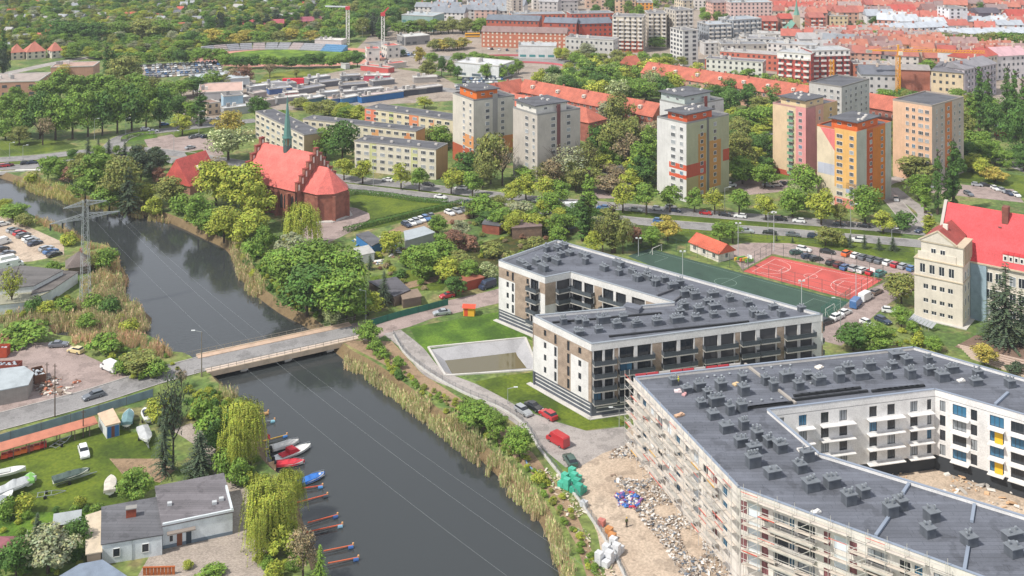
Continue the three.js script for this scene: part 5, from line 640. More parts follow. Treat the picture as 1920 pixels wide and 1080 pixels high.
tower('peach tower with grey brown side at right', [[1674, 188], [1747.5, 197.5], [1807, 187]], 30.5, { left: '#dcb698', right: '#b5a69c', colsL: [[0.38, 1.3, 2], [0.54, 1.3, 2], [0.72, 2, 3], [0.88, 1.6, 3]], colsR: [[0.14, 0.7, 1], [0.3, 1.2, 2], [0.5, 1.7, 3], [0.7, 0.7, 1], [0.86, 1.4, 2]], paintR: [[0.4, 0.62, 0.12, 0.98, '#c0794a']], cap: '#9a8f86' });
tower('grey tower with many windows standing behind the colourful one', [[1517, 157], [1578, 162], [1636, 155]], 28, { left: '#bfbcb8', right: '#bfbcb8', colsL: [[0.32, 1, 2], [0.5, 1, 2], [0.7, 1.6, 3], [0.9, 1.3, 2]], colsR: [[0.15, 1.3, 2], [0.32, 1.3, 2], [0.5, 1.4, 2], [0.7, 1.3, 2], [0.87, 1.3, 2]], cap: '#84807c' });
function slabBlock(label, corners, h, o) {
  const T = thing('low_apartment_slab', label, 'building', null, 0, 'low panel slabs'), c = rectRoof(corners, h, o.depth), pts = [c.L, c.N, c.R, c.K], FL = frameOf(c.L, c.N), FR = frameOf(c.N, c.R);
  for (const [a, b, m] of [[c.L, c.N, o.front], [c.N, c.R, o.side], [c.R, c.K, o.side], [c.K, c.L, o.endL ?? o.side]]) { const F = frameOf(a, b); new MB().quad(F.P(0, 0), F.P(F.L, 0), F.P(F.L, h), F.P(0, h)).build('wall', paint(m), T); slabOn(F, 0.01, F.L - 0.01, h - 0.3, h + 0.12, -0.2, 0.12, 'eave', mat('#8d8a86'), T); }
  new MB().lid(pts, h + 0.02).build('roof', M.feltDark, T); painted(FL, o.panels ?? [], h, T);
  const n = o.n, rows = o.rows ?? 4, cols = Array.from({ length: n }, (_, i) => [(i + 0.5) / n, FL.L / n * 0.56, 3]); windowGrid(FL, cols, rows, 1.3, (h - 1) / rows, 1.35, T, 0.09, FRAMEW, label.length);
  for (let i = 0; i < 6; i++) { const p = c.L.clone().lerp(c.N, (i + 0.5) / 6).lerp(c.K.clone().lerp(c.R, (i + 0.5) / 6), 0.3 + 0.3 * (i % 2)); new MB().box(p.x, h + 0.03, p.z, 1.2, 0.7, 0.8, FL.turn).build('chimney', mat('#b6b1ab'), T); }
  if (o.winSide) windowGrid(FR, [[0.5, 1.4, 2]], rows, 1.3, (h - 1) / rows, 1.35, T);
}
const gs = [[0.19, 0.27], [0.7, 0.78]].map(([a, b]) => [a, b, 0.02, 0.98, '#c3c48f']);
slabBlock('cream four storey slab with green stair strips near the avenue', [[665, 266], [817.5, 280], [839.5, 270]], 12, { front: '#d2cbb8', side: '#b58f63', n: 10, panels: gs });
slabBlock('long yellow slab with orange panels behind the cream slab', [[568, 219], [780, 246], [797, 238]], 12, { front: '#d3cab2', side: '#c08f5e', n: 15, panels: [[0.3, 0.36, 0.1, 0.9, '#d9a06a'], [0.62, 0.68, 0.1, 0.9, '#d9a06a'], [0.9, 0.96, 0.1, 0.9, '#d6905c']] });
slabBlock('cream slab with brown end wall behind the church', [[479, 235], [570, 253], [607, 251]], 12, { front: '#cfc6b2', side: '#ab9470', endL: '#c99a8c', n: 9 });
slabBlock('farthest low slab with coral and lime panels', [[684, 202], [862, 227]], 12, { depth: 11, front: '#d6caac', side: '#d98568', endL: '#dd7d62', n: 12, panels: [[0, 0.12, 0.45, 0.98, '#dc8064'], [0.27, 0.31, 0, 0.98, '#b7c07a'], [0.48, 0.58, 0.4, 0.98, '#dd8b62'], [0.7, 0.74, 0.2, 0.9, '#d99c74']] });

// ================= ridge roofed buildings =================
// ridge from p to q (survey points at height hr); walls to wh; half width hw
function ridgeHouse(name, label, p, q, hr, wh, hw, wallM, roofM, o = {}) {
  const a = at(...p, hr).setY(0), b = at(...q, hr).setY(0), F = frameOf(a, b), T = thing(name, label, o.cat ?? 'building', null, 0, o.group), L = F.L, e = o.over ?? 0.5, hip = o.hip ?? 0;
  const S = (u, v) => F.P(u, 0, v), ex = o.ext ?? 0, c = [S(-ex, hw), S(L + ex, hw), S(L + ex, -hw), S(-ex, -hw)];
  const w = new MB().walls(c, 0, wh); if (!hip) { w.tri(F.P(L + ex, wh, hw), F.P(L + ex, wh, -hw), F.P(L + ex, hr, 0)); w.tri(F.P(-ex, wh, -hw), F.P(-ex, wh, hw), F.P(-ex, hr, 0)); } w.build('wall', wallM, T);
  const r = new MB(), t = 0.2, sl = (hr - wh) / hw, yE = wh - e * sl * 0.8, xe = ex + e;
  const A = F.P(-xe, yE, hw + e), Bq = F.P(L + xe, yE, hw + e), Cq = F.P(L + xe, yE, -hw - e), D = F.P(-xe, yE, -hw - e), R0 = F.P(hip ? hip : -xe, hr + t, 0), R1 = F.P(hip ? L - hip : L + xe, hr + t, 0);
  r.quad(A, Bq, R1, R0); r.quad(Cq, D, R0, R1); if (hip) { r.tri(Bq, Cq, R1); r.tri(D, A, R0); } else { r.tri(A, R0, D); r.tri(Bq, Cq, R1); }
  const dn = (v) => v.clone().setY(v.y - 0.18); r.quad(dn(A), dn(Bq), Bq, A); r.quad(dn(Bq), dn(Cq), Cq, Bq); r.quad(dn(D), dn(A), A, D); r.quad(dn(Cq), dn(D), D, Cq); r.build('roof', roofM, T);
  for (const [u, v] of o.chim ?? []) new MB().box(...Object.values(F.P(u * L, hr - Math.abs(v) * sl - 0.4, v)), 0.9, 2, 0.7, F.turn).build('chimney', mat('#a8675a'), T);
  const fl = o.floors ?? Math.max(1, Math.round(wh / 3)); if (o.win) { const n = Math.max(1, Math.round(L / o.win)); for (let i = 0; i < n; i++) for (let k = 0; k < fl; k++) winAt(F, (i + 0.5) / n * L, 0.9 + k * (wh - 0.6) / fl, Math.min(1.3, L / n * 0.55), 1.4, 2, T, hw + 0.05); }
  if (o.winEnd) { const G = frameOf(S(L + ex, hw), S(L + ex, -hw)); for (let i = 0; i < o.winEnd; i++) for (let k = 0; k < fl; k++) winAt(G, (i + 0.5) / o.winEnd * G.L, 0.9 + k * (wh - 0.6) / fl, 1.1, 1.4, 2, T, 0.05); }
  for (let i = 0; i < (o.dormers ?? 0); i++) { const u = (i + 0.5) / o.dormers * L, v = hw * 0.55, y = hr - v * sl, P = F.P(u, y - 0.2, v + 0.5), dm = new MB().box(P.x, P.y, P.z, 1.7, 1.5, 1.6, F.turn).build('dormer', mat('#d8cdbf'), T); winAt(F, u, y + 0.1, 1, 0.9, 2, T, v + 1.32); }
  return T;
}
const RBR = mat('#a86a5e', { map: 'brick', m: 7 }), CRM = mat('#d0c0a6', { map: 'streak', m: 12 }), OR = M.tileOrange;
ridgeHouse('row_house', 'orange roofed row house at the market end', [905, 160], [975, 148], 13, 8, 5.5, RBR, OR, { win: 4, chim: [[0.3, 1], [0.7, -1]] });
ridgeHouse('row_house', 'long orange roofed row house before the chestnut park', [985, 149], [1237, 194], 13, 8, 5.5, RBR, OR, { win: 4, dormers: 5, chim: [[0.1, 1], [0.3, -1], [0.5, 1], [0.75, -1], [0.9, 1]] });
ridgeHouse('row_house', 'orange hipped row house directly behind the grey tower', [932, 169], [1108, 204], 13.5, 9, 6, RBR, OR, { win: 4, hip: 3, ext: 4, chim: [[0.15, 1], [0.4, 1], [0.6, -1], [0.85, 1]] });
ridgeHouse('row_house', 'very long bright orange roof beyond the chestnut trees', [1216, 116], [1520, 161], 14, 9, 6.5, mat('#c9a08a', { map: 'streak', m: 10 }), OR, { win: 5, dormers: 7, chim: [[0.08, 1], [0.2, -1], [0.35, 1], [0.5, -1], [0.65, 1], [0.8, -1], [0.93, 1]] });
ridgeHouse('brick_house', 'red brick house with orange roof between two towers', [1632, 175], [1692, 184], 17, 12, 6, RBR, M.tileOrange, { win: 3.4, floors: 3 });
ridgeHouse('brick_house', 'tall narrow red brick house beside the chestnut park', [1174, 106], [1192, 104], 14, 10, 5, RBR, OR, { winEnd: 1 });
ridgeHouse('sports_hut', 'small white hut with orange roof beside the courts', [1308, 437], [1362, 458], 5, 3, 3.2, mat('#dcd3ca', { map: 'mottle', m: 6 }), mat('#d2684e', { map: 'tiles', m: 12 }), { win: 4, floors: 1, winEnd: 1, cat: 'hut' });
ridgeHouse('small_house', 'small steep red roofed house left of the church', [332, 299], [384, 283], 12.5, 4, 6.5, mat('#b98f80', { map: 'brick', m: 7 }), M.tileRed, { dormers: 1, cat: 'house', winEnd: 2, floors: 1 });
// ================= CHURCH =================
{
  const T = thing('brick_church', 'red brick church with coral roof, stepped gables and green spire', 'church'), O = V(-69.5, 0, -386.2), ax = V(0.82, 0, 0.573), pp = V(-0.573, 0, 0.82), P = (s, w, y) => O.clone().addScaledVector(ax, s).addScaledVector(pp, w).setY(y);
  const BR = mat('#a36c5d', { map: 'brick', m: 7 }), RF = mat('#df7268', { map: 'tiles', m: 14, rough: 0.75 }), NB = -27, W = 9.3, E = 10, RH = 21;
  const n = new MB().walls([P(NB, W, 0), P(0, W, 0), P(0, -W, 0), P(NB, -W, 0)], 0, E); n.build('nave_wall', BR, T);
  const roofN = new MB(); for (const s of [1, -1]) { const a = P(NB, s * (W + 0.5), E - 0.4), b = P(-0.1, s * (W + 0.5), E - 0.4), c = P(-0.1, 0, RH), d = P(NB, 0, RH); s > 0 ? roofN.quad(a, b, c, d) : roofN.quad(b, a, d, c); } roofN.build('nave_roof', RF, T);
  // stepped gables: one brick pier per step, with a pale niche
  const gable = (s0, s1, wide, foot, top, steps) => { const g = new MB(); g.poly([P(s1, wide, 0), P(s1, -wide, 0), P(s1, -wide, foot), P(s1, 0, top - 1), P(s1, wide, foot)]); g.poly([P(s0, -wide, 0), P(s0, wide, 0), P(s0, wide, foot), P(s0, 0, top - 1), P(s0, -wide, foot)]); g.build('gable_wall', BR, T); for (let i = 0; i < steps; i++) { const t = (i + 0.5) / steps, w = wide * (2 * t - 1), y = foot + (top - foot) * (1 - Math.abs(2 * t - 1)) + 1.5, bw = wide / steps; new MB().prism([P(s0 - 0.15, w + bw * 0.92, 0), P(s1 + 0.15, w + bw * 0.92, 0), P(s1 + 0.15, w - bw * 0.92, 0), P(s0 - 0.15, w - bw * 0.92, 0)], foot - 0.5, y).build('gable_step', BR, T); new MB().prism([P(s1 + 0.16, w + bw * 0.35, 0), P(s1 + 0.26, w + bw * 0.35, 0), P(s1 + 0.26, w - bw * 0.35, 0), P(s1 + 0.16, w - bw * 0.35, 0)], y - 2.6, y - 0.6).build('gable_niche', mat('#d9cfc6'), T); const cp = new MB().prism([P(s0 - 0.3, w + bw, 0), P(s1 + 0.3, w + bw, 0), P(s1 + 0.3, w - bw, 0), P(s0 - 0.3, w - bw, 0)], y, y + 0.25); cp.build('coping', mat('#8a4038'), T); } };
  gable(-0.1, 0.8, W + 0.3, E, RH + 0.2, 11); gable(NB - 0.8, NB, W + 0.3, E, RH + 0.2, 9);
  // choir with polygonal end
  const cw = 7.2, ce = 9.6, q = [P(0.8, cw, 0), P(8, cw, 0), P(12.2, cw * 0.45, 0), P(12.2, -cw * 0.45, 0), P(8, -cw, 0), P(0.8, -cw, 0)]; new MB().walls(q, 0, ce).build('choir_wall', BR, T);
  const ro = [P(0.8, cw + 0.5, ce - 0.2), P(8.2, cw + 0.5, ce - 0.2), P(12.7, cw * 0.47, ce - 0.2), P(12.7, -cw * 0.47, ce - 0.2), P(8.2, -cw - 0.5, ce - 0.2), P(0.8, -cw - 0.5, ce - 0.2)], ap = P(6.3, 0, 16.8), r0 = P(0.8, 0, 16.8), cr = new MB(); cr.quad(ro[0], ro[1], ap, r0); cr.tri(ro[1], ro[2], ap); cr.tri(ro[2], ro[3], ap); cr.tri(ro[3], ro[4], ap); cr.quad(ro[4], ro[5], r0, ap); cr.build('choir_roof', RF, T);
  for (const [s, w] of [[8, cw], [12.2, cw * 0.45], [12.2, -cw * 0.45], [8, -cw]]) { const c = P(s, w, 0), o = c.clone().sub(P(6, 0, 0)).normalize(); new MB().bar(c.clone().addScaledVector(o, 0.4).setY(0), c.clone().addScaledVector(o, 0.25).setY(ce - 1), 1.1).build('buttress', BR, T); }
  for (let i = 0; i < 5; i++) { const s = NB + 2 + i * 5.4; new MB().prism([P(s - 0.6, W + 1.2, 0), P(s + 0.6, W + 1.2, 0), P(s + 0.6, W - 0.1, 0), P(s - 0.6, W - 0.1, 0)], 0, E - 1.5).build('buttress', BR, T); if (i < 5) for (const g of [1.7, 3.6]) { const F = frameOf(P(NB, W, 0), P(0, W, 0)), sh = new THREE.Shape(); sh.moveTo(-0.6, 0); sh.lineTo(0.6, 0); sh.lineTo(0.6, 3.8); sh.quadraticCurveTo(0.55, 4.6, 0, 5); sh.quadraticCurveTo(-0.55, 4.6, -0.6, 3.8); const w = mesh('lancet_window', new THREE.ExtrudeGeometry(sh, { depth: 0.08, bevelEnabled: false }), mat('#2b2a2e', { rough: 0.3 }), T); w.position.copy(F.P(s - NB + g, 2.8, 0.01)); w.rotation.y = F.turn; } }
  new MB().prism([P(13.2, 5, 0), P(13.2, -5, 0), P(8, -8.8, 0), P(0, -10.8, 0), P(0, 10.8, 0), P(8, 8.8, 0)], 0.02, 0.3).build('footing', M.concrete, T);
  // spire: lantern and needle
  const c = P(-14, 0, 0), ZN = mat('#5f8a82', { rough: 0.6, map: 'mottle', m: 4 }), DK = mat('#4b5a58', { rough: 0.6 }), oct = (r) => Array.from({ length: 8 }, (_, i) => V(c.x + r * Math.cos(i * Math.PI / 4), 0, c.z + r * Math.sin(i * Math.PI / 4)));
  new MB().prism(oct(1.6), 17.5, 21.8).build('spire_base', DK, T); for (const p of oct(1.4)) new MB().bar(V(p.x, 21.8, p.z), V(p.x, 24.4, p.z), 0.3).build('lantern_post', ZN, T); new MB().cyl(V(c.x, 21.8, c.z), V(c.x, 24.4, c.z), 0.7, 0.7, 8).build('bell', mat('#9c7a5c'), T);
  new MB().prism(oct(1.9), 24.4, 24.9).build('spire_collar', ZN, T); new MB().cyl(V(c.x, 24.9, c.z), V(c.x, 31, c.z), 1.45, 0.85, 8).cyl(V(c.x, 31, c.z), V(c.x, 39.5, c.z), 0.8, 0.08, 8).build('spire_needle', ZN, T); new MB().bar(V(c.x, 39.4, c.z), V(c.x, 41, c.z), 0.08).bar(V(c.x - 0.4, 40.4, c.z), V(c.x + 0.4, 40.4, c.z), 0.08).build('cross', mat('#5c5a50'), T);
}
// ================= SCHOOL =================
{
  const T = thing('school_building', 'cream school with tall gabled front bay and big red roof', 'school'), d = V(0.8, 0, 0.6), n = V(-0.6, 0, 0.8), Bc = at(1805, 615), A = Bc.clone().addScaledVector(d, -12.4), F = { ...frameOf(A, Bc) };
  const CR = mat('#d8cfc0', { map: 'streak', m: 12 }), CRD = mat('#c8b9a0', { map: 'streak', m: 9 }), P = F.P, L = F.L, dep = 9.5;
  const holes = []; for (const [y, h] of [[1.6, 1], [4.6, 1.1], [8.2, 1.3]]) for (let i = 0; i < 4; i++) holes.push([L * (0.24 + i * 0.17), y, 1.3, h]); for (let i = 0; i < 4; i++) holes.push([L * (0.17 + i * 0.2), 12.4, 1.4, 2.4]);
  holePanel(F, 0, L, 0, 16, holes, CR, T, 'front_wall', 0.35); for (const [u, y, w, h] of holes) winAt(F, u, y, w, h, 2, T, -0.15);
  new MB().walls([P(0.02, 0, -0.4), P(L - 0.02, 0, -0.4), P(L - 0.02, 0, -dep), P(0.02, 0, -dep)], 0, 16).build('tower_wall', CR, T); for (const y of [11.4, 15.9]) slabOn(F, -0.15, L + 0.15, y, y + 0.25, -dep, 0.2, 'cornice', CRD, T);
  const S = frameOf(P(L, 0, -0.4), P(L, 0, -dep)); windowGrid(S, [[0.25, 0.9, 1], [0.55, 0.9, 1]], 4, 1.6, 3.5, 1.9, T, 0.05);
  // attic, pilasters, front gable
  const AF = frameOf(P(L * 0.13, 0, -0.5), P(L, 0, -0.5)), al = AF.L; new MB().prism([P(L * 0.13, 0, -0.5), P(L, 0, -0.5), P(L, 0, -dep), P(L * 0.13, 0, -dep)], 16.15, 20.6).build('attic_wall', CR, T); slabOn(AF, -0.2, al + 0.2, 20.6, 20.9, -dep + 0.3, 0.25, 'attic_cornice', CRD, T);
  for (let i = 0; i < 6; i++) { const G = frameOf(P(L, 0, -0.5), P(L, 0, -dep)); slabOn(G, 0.4 + i * 1.45, 0.95 + i * 1.45, 16.2, 20.5, 0.01, 0.22, 'pilaster', CRD, T); }
  for (const u of [0.3, 0.52]) winAt(AF, al * u, 17.2, 1.3, 2, 2, T, 0.06);
  const g0 = 0.2, g1 = al * 0.78, gm = (g0 + g1) / 2; new MB().prism([AF.P(g0 - 1, 0, 0.2), AF.P(g1 + 0.6, 0, 0.2), AF.P(g1 + 0.6, 0, 0.02), AF.P(g0 - 1, 0, 0.02)], 16.15, 18).build('scroll_step', CR, T);
  const gb = new MB(); gb.tri(AF.P(g0 - 0.6, 20.9, 0.3), AF.P(g1 + 0.6, 20.9, 0.3), AF.P(gm, 23.9, 0.3)); gb.tri(AF.P(g1 + 0.6, 20.9, 0), AF.P(g0 - 0.6, 20.9, 0), AF.P(gm, 23.9, 0)); gb.build('front_gable', CR, T); new MB().bar(AF.P(g0 - 0.9, 20.95, 0.2), AF.P(gm, 24.1, 0.2), 0.6, 0.3).build('gable_coping', CRD, T); new MB().bar(AF.P(g1 + 0.9, 20.95, 0.2), AF.P(gm, 24.1, 0.2), 0.6, 0.3).build('gable_coping', CRD, T);
  new MB().quad(AF.P(g1 + 0.5, 20.92, 0), AF.P(g1 + 0.5, 20.92, -dep - 3), AF.P(gm, 23.8, -dep - 6), AF.P(gm, 23.8, 0)).quad(AF.P(g0 - 0.4, 20.92, -dep - 3), AF.P(g0 - 0.4, 20.92, 0), AF.P(gm, 23.8, 0), AF.P(gm, 23.8, -dep - 6)).build('bay_roof', mat('#a85149', { map: 'tiles', m: 9 }), T);
  new MB().box(...Object.values(AF.P(gm + 0.5, 23, -5.5)), 1.2, 1.6, 0.8, F.turn).build('chimney', mat('#d9d2c6'), T);
  // main wing
  const WF = frameOf(P(L * 0.32, 0, -dep + 1.5), P(L * 0.32 + 44, 0, -dep + 1.5)), wd = 17.4, eh = 15.6, rh = 27.5; new MB().walls([WF.P(0, 0, 0), WF.P(44, 0, 0), WF.P(44, 0, -wd), WF.P(0, 0, -wd)], 0, eh).tri(WF.P(0, eh, -wd), WF.P(0, eh, 0), WF.P(0, rh, -wd / 2)).build('wing_wall', CR, T);
  const RR = mat('#dd4c50', { map: 'tiles', m: 14, rough: 0.7 }); new MB().quad(WF.P(0, eh - 0.3, 0.6), WF.P(44, eh - 0.3, 0.6), WF.P(44, rh + 0.2, -wd / 2), WF.P(0, rh + 0.2, -wd / 2)).quad(WF.P(44, eh - 0.3, -wd - 0.6), WF.P(0, eh - 0.3, -wd - 0.6), WF.P(0, rh + 0.2, -wd / 2), WF.P(44, rh + 0.2, -wd / 2)).build('wing_roof', RR, T);
  for (const s of [0, -wd]) new MB().bar(WF.P(-0.3, eh - 0.2, s === 0 ? 0.5 : s - 0.5), WF.P(-0.3, rh + 0.5, -wd / 2), 0.8, 0.7).build('verge', mat('#b3aca4'), T);
  slabOn(WF, 4, 44, eh - 0.5, eh - 0.1, 0.02, 0.7, 'gutter', CRD, T); windowGrid(WF, [[0.3, 1.5, 2], [0.35, 1.5, 2], [0.43, 1.6, 2], [0.48, 1.6, 2], [0.56, 1.5, 2], [0.64, 1.5, 2], [0.72, 1.5, 2]], 3, 1.8, 4.5, 2.6, T, 0.05);
  slabOn(WF, 8.5, 12.5, 0, 15, 0.02, 0.6, 'scaffold_net', mat('#94a9b4', { map: 'mottle', m: 5 }), T);
  { const u = 17, y = 17.8; for (let i = 0; i < 4; i++) { const q = WF.P(u + i * 1.35, 16.9, -1.2); new MB().box(q.x, q.y, q.z, 1.2, 1.8, 1.6, WF.turn).build('dormer', mat('#d8d2c8'), T); winAt(WF, u + i * 1.35, 17.2, 0.7, 1.1, 1, T, -0.38); new MB().bar(WF.P(u + i * 1.35, 18.9, -0.3), WF.P(u + i * 1.35, 18.9, -2.6), 1.3, 0.35).build('dormer_roof', RR, T); } }
  { const q = WF.P(15.5, 24.4, -wd / 2 + 0.9); new MB().box(q.x, q.y, q.z, 1.6, 5, 2.4, WF.turn).build('chimney', mat('#8c5a50', { map: 'brick', m: 5 }), T); slabOn(WF, 14, 14.8, 24, 24.2, -6.4, -5.6, 'roof_ladder', mat('#7a5a58'), T); }
  new MB().prism([P(-0.6, 0, 1), P(L + 1.2, 0, 1), P(L + 1.2, 0, -dep), P(-0.6, 0, -dep)], 0.02, 0.25).build('footing', M.concrete, T);
}
// ================= CARS =================
const CARS = {
  hatch: { l: 4.1, w: 1.76, low: [[-2.05, 0.3], [-2.05, 0.8], [-1.95, 1], [0.75, 0.98], [1.75, 0.8], [2.05, 0.55], [2.05, 0.3]], cab: [[-1.95, 0.98], [-1.55, 1.42], [0.05, 1.45], [0.95, 0.96]], roof: [-1.5, 0.05, 1.46] },
  sedan: { l: 4.6, w: 1.8, low: [[-2.3, 0.32], [-2.3, 0.85], [-1.6, 0.98], [0.85, 0.97], [2, 0.8], [2.3, 0.52], [2.3, 0.32]], cab: [[-1.75, 0.97], [-1.05, 1.38], [0.15, 1.41], [1.05, 0.95]], roof: [-1.0, 0.15, 1.42] },
  wagon: { l: 4.6, w: 1.8, low: [[-2.3, 0.32], [-2.3, 0.9], [-2.15, 1], [0.85, 0.97], [2, 0.8], [2.3, 0.52], [2.3, 0.32]], cab: [[-2.2, 0.98], [-1.85, 1.42], [0.1, 1.45], [1.0, 0.95]], roof: [-1.8, 0.1, 1.46] },
  suv: { l: 4.5, w: 1.86, low: [[-2.25, 0.36], [-2.25, 1], [-2.1, 1.12], [0.8, 1.1], [1.95, 0.96], [2.25, 0.62], [2.25, 0.36]], cab: [[-2.15, 1.1], [-1.75, 1.62], [0.15, 1.65], [0.95, 1.08]], roof: [-1.7, 0.15, 1.66] },
  van: { l: 5.3, w: 2, low: [[-2.65, 0.36], [-2.65, 2.1], [-2.5, 2.25], [1.1, 2.25], [1.35, 2.15], [1.85, 1.2], [2.5, 1.05], [2.65, 0.7], [2.65, 0.36]], cab: [[1.05, 1.25], [1.06, 1.95], [1.5, 1.95], [1.92, 1.22]], roof: null },
};
const carGeo = {}; const wheelG = new MB().cyl(V(0, 0, -0.11), V(0, 0, 0.11), 0.32, 0.32, 10).geo(), hubG = new MB().cyl(V(0, 0, -0.12), V(0, 0, 0.12), 0.18, 0.18, 8).geo(), lampG = new MB().box(0, 0, 0, 0.1, 0.16, 0.36).geo(), plateG = new MB().box(0, 0, 0, 0.04, 0.12, 0.5).geo();
function profile(pts, w, bev, top = 1) { const g = new THREE.ExtrudeGeometry(new THREE.Shape(pts.map((p) => new THREE.Vector2(...p))), { depth: w - 2 * bev, bevelEnabled: true, bevelSize: bev, bevelThickness: bev, bevelSegments: 2 }); g.translate(0, 0, -(w - 2 * bev) / 2); if (top !== 1) { const p = g.attributes.position, ys = pts.map((q) => q[1]), y0 = Math.min(...ys), y1 = Math.max(...ys); for (let i = 0; i < p.count; i++) p.setZ(i, p.getZ(i) * (1 + (top - 1) * (p.getY(i) - y0) / (y1 - y0))); g.computeVertexNormals(); } return g; }
for (const k in CARS) { const c = CARS[k]; carGeo[k] = { body: profile(c.low, c.w, 0.08, k === 'van' ? 0.94 : 1), glass: profile(c.cab, c.w * (k === 'van' ? 0.985 : 0.92), 0.03, k === 'van' ? 0.95 : 0.84), roof: c.roof && new MB().box((c.roof[0] + c.roof[1]) / 2, c.roof[2] - 0.02, 0, c.roof[1] - c.roof[0] + 0.12, 0.06, c.w * 0.77).geo() }; }
const COL = { white: '#dfe0df', silver: '#b2b6ba', grey: '#767b82', black: '#24272c', navy: '#28364f', blue: '#3f6a9d', red: '#b4232b', maroon: '#5c2430', orange: '#d5652f', green: '#2f5148', teal: '#2f7f7a', cream: '#d8c693', yellow: '#dcae35', brown: '#6b5a4e' };
const carPaint = (c) => { const k = 'car' + c; if (!matCache.has(k)) { const m = new THREE.MeshPhysicalMaterial({ color: COL[c], roughness: 0.4, clearcoat: 0.8, clearcoatRoughness: 0.08, metalness: c === 'silver' || c === 'grey' ? 0.4 : 0 }); matCache.set(k, m); } return matCache.get(k); };
const TYRE = mat('#1d1e20', { rough: 0.9 }), LAMPW = mat('#dfe3e6', { rough: 0.2 }), LAMPR = mat('#8f1a1c', { rough: 0.3 });
function car(px, py, dx, dy, type, col, group, simple) {
  const p = at(px, py), q = at(px + dx * 4, py + dy * 4), o = thing(type === 'van' ? 'parked_van' : 'parked_car', '', type === 'van' ? 'van' : 'car', p.setY(0.03), Math.atan2(-(q.z - p.z), q.x - p.x), group), g = carGeo[type], c = CARS[type];
  mesh('body', g.body, carPaint(col), o); mesh('window_glass', g.glass, GLASS, o); if (g.roof) mesh('roof', g.roof, carPaint(col), o);
  const wm = (x, z) => { const w = mesh('wheel', wheelG, TYRE, o); w.position.set(x, 0.32, z); if (!simple) mesh('rim', hubG, M.steel, w); };
  for (const x of [-c.l * 0.3, c.l * 0.31]) for (const z of [-c.w / 2 + 0.1, c.w / 2 - 0.1]) wm(x, z);
  if (!simple) { for (const z of [-0.6, 0.6]) { mesh('headlight', lampG, LAMPW, o).position.set(c.l / 2 - 0.02, 0.58, z); mesh('taillight', lampG, LAMPR, o).position.set(-c.l / 2 - 0.01, 0.7, z); } mesh('number_plate', plateG, LAMPW, o).position.set(-c.l / 2 - 0.02, 0.5, 0); }
  return o;
}
function cars(place, group, list, simple) { const made = list.map(([px, py, dx, dy, type, col]) => ({ o: car(px, py, dx, dy, type, col, group, simple), px, look: col, kind: type === 'van' ? 'van' : 'car' })); for (const k of ['car', 'van']) countOff(made.filter((e) => e.kind === k), place, k + 's'); }
cars('on the pale road by the front apartment block', 'cars by the front apartment block', [[981, 775, 8, 5, 'wagon', 'silver'], [1001, 767, 8, 4.2, 'sedan', 'black'], [1028, 783, -8, -5, 'suv', 'red'], [1046, 832, -10, -6, 'van', 'red'], [1069, 869, -6, -9, 'suv', 'green']]);
cars('on the side street by the yellow kiosk', 'cars on the side street', [[828, 590, -10, 1.2, 'sedan', 'silver'], [838, 558, -10, 2, 'hatch', 'red'], [914, 540, -10, 3.4, 'van', 'navy']]);
cars('on the road and scrap yard at left', 'cars left of the bridge', [[175, 746, -10, 3, 'wagon', 'grey'], [110, 650, 10, -0.5, 'sedan', 'grey'], [142, 661, -10, -2, 'hatch', 'cream'], [206, 694, -9, -4, 'van', 'white'], [157, 852, 3, 10, 'wagon', 'white']]);
cars('in the sandy riverside car park', 'cars in the riverside car park', [[24, 434, 10, -3, 'hatch', 'silver'], [32, 437, 10, -3, 'hatch', 'grey'], [37, 440, 10, -3, 'hatch', 'red'], [44, 444, 10, -3, 'wagon', 'grey'], [54, 450, 10, -3, 'hatch', 'white'], [60, 454, 10, -3, 'wagon', 'silver'], [66, 459, 10, -3, 'sedan', 'navy'], [87, 469, 10, -3, 'wagon', 'silver'], [95, 474, 10, -3, 'sedan', 'blue'], [102, 480, 10, -3, 'sedan', 'black'], [6, 423, 10, -2, 'hatch', 'white'], [4, 470, 10, -3, 'hatch', 'black'], [14, 478, 10, -3, 'sedan', 'grey'], [4, 458, 10, -3, 'van', 'white'], [18, 492, 10, -2, 'van', 'white'], [26, 500, 10, -2, 'van', 'white'], [4, 505, 10, -2, 'van', 'white']]);
cars('in the row along the church hedge', 'cars along the church hedge', [[762, 424, 8, 4, 'wagon', 'navy'], [772, 421, 8, 4, 'hatch', 'white'], [781, 418, 8, 4, 'wagon', 'silver'], [790, 415, 8, 4, 'hatch', 'white'], [799, 412, 8, 4, 'wagon', 'blue'], [809, 408, 8, 4, 'sedan', 'grey'], [843, 402, 9, 4, 'wagon', 'white'], [857, 399, 9, 4, 'wagon', 'silver'], [869, 396, 9, 4, 'sedan', 'grey'], [879, 384, 9, 4, 'hatch', 'navy']]);
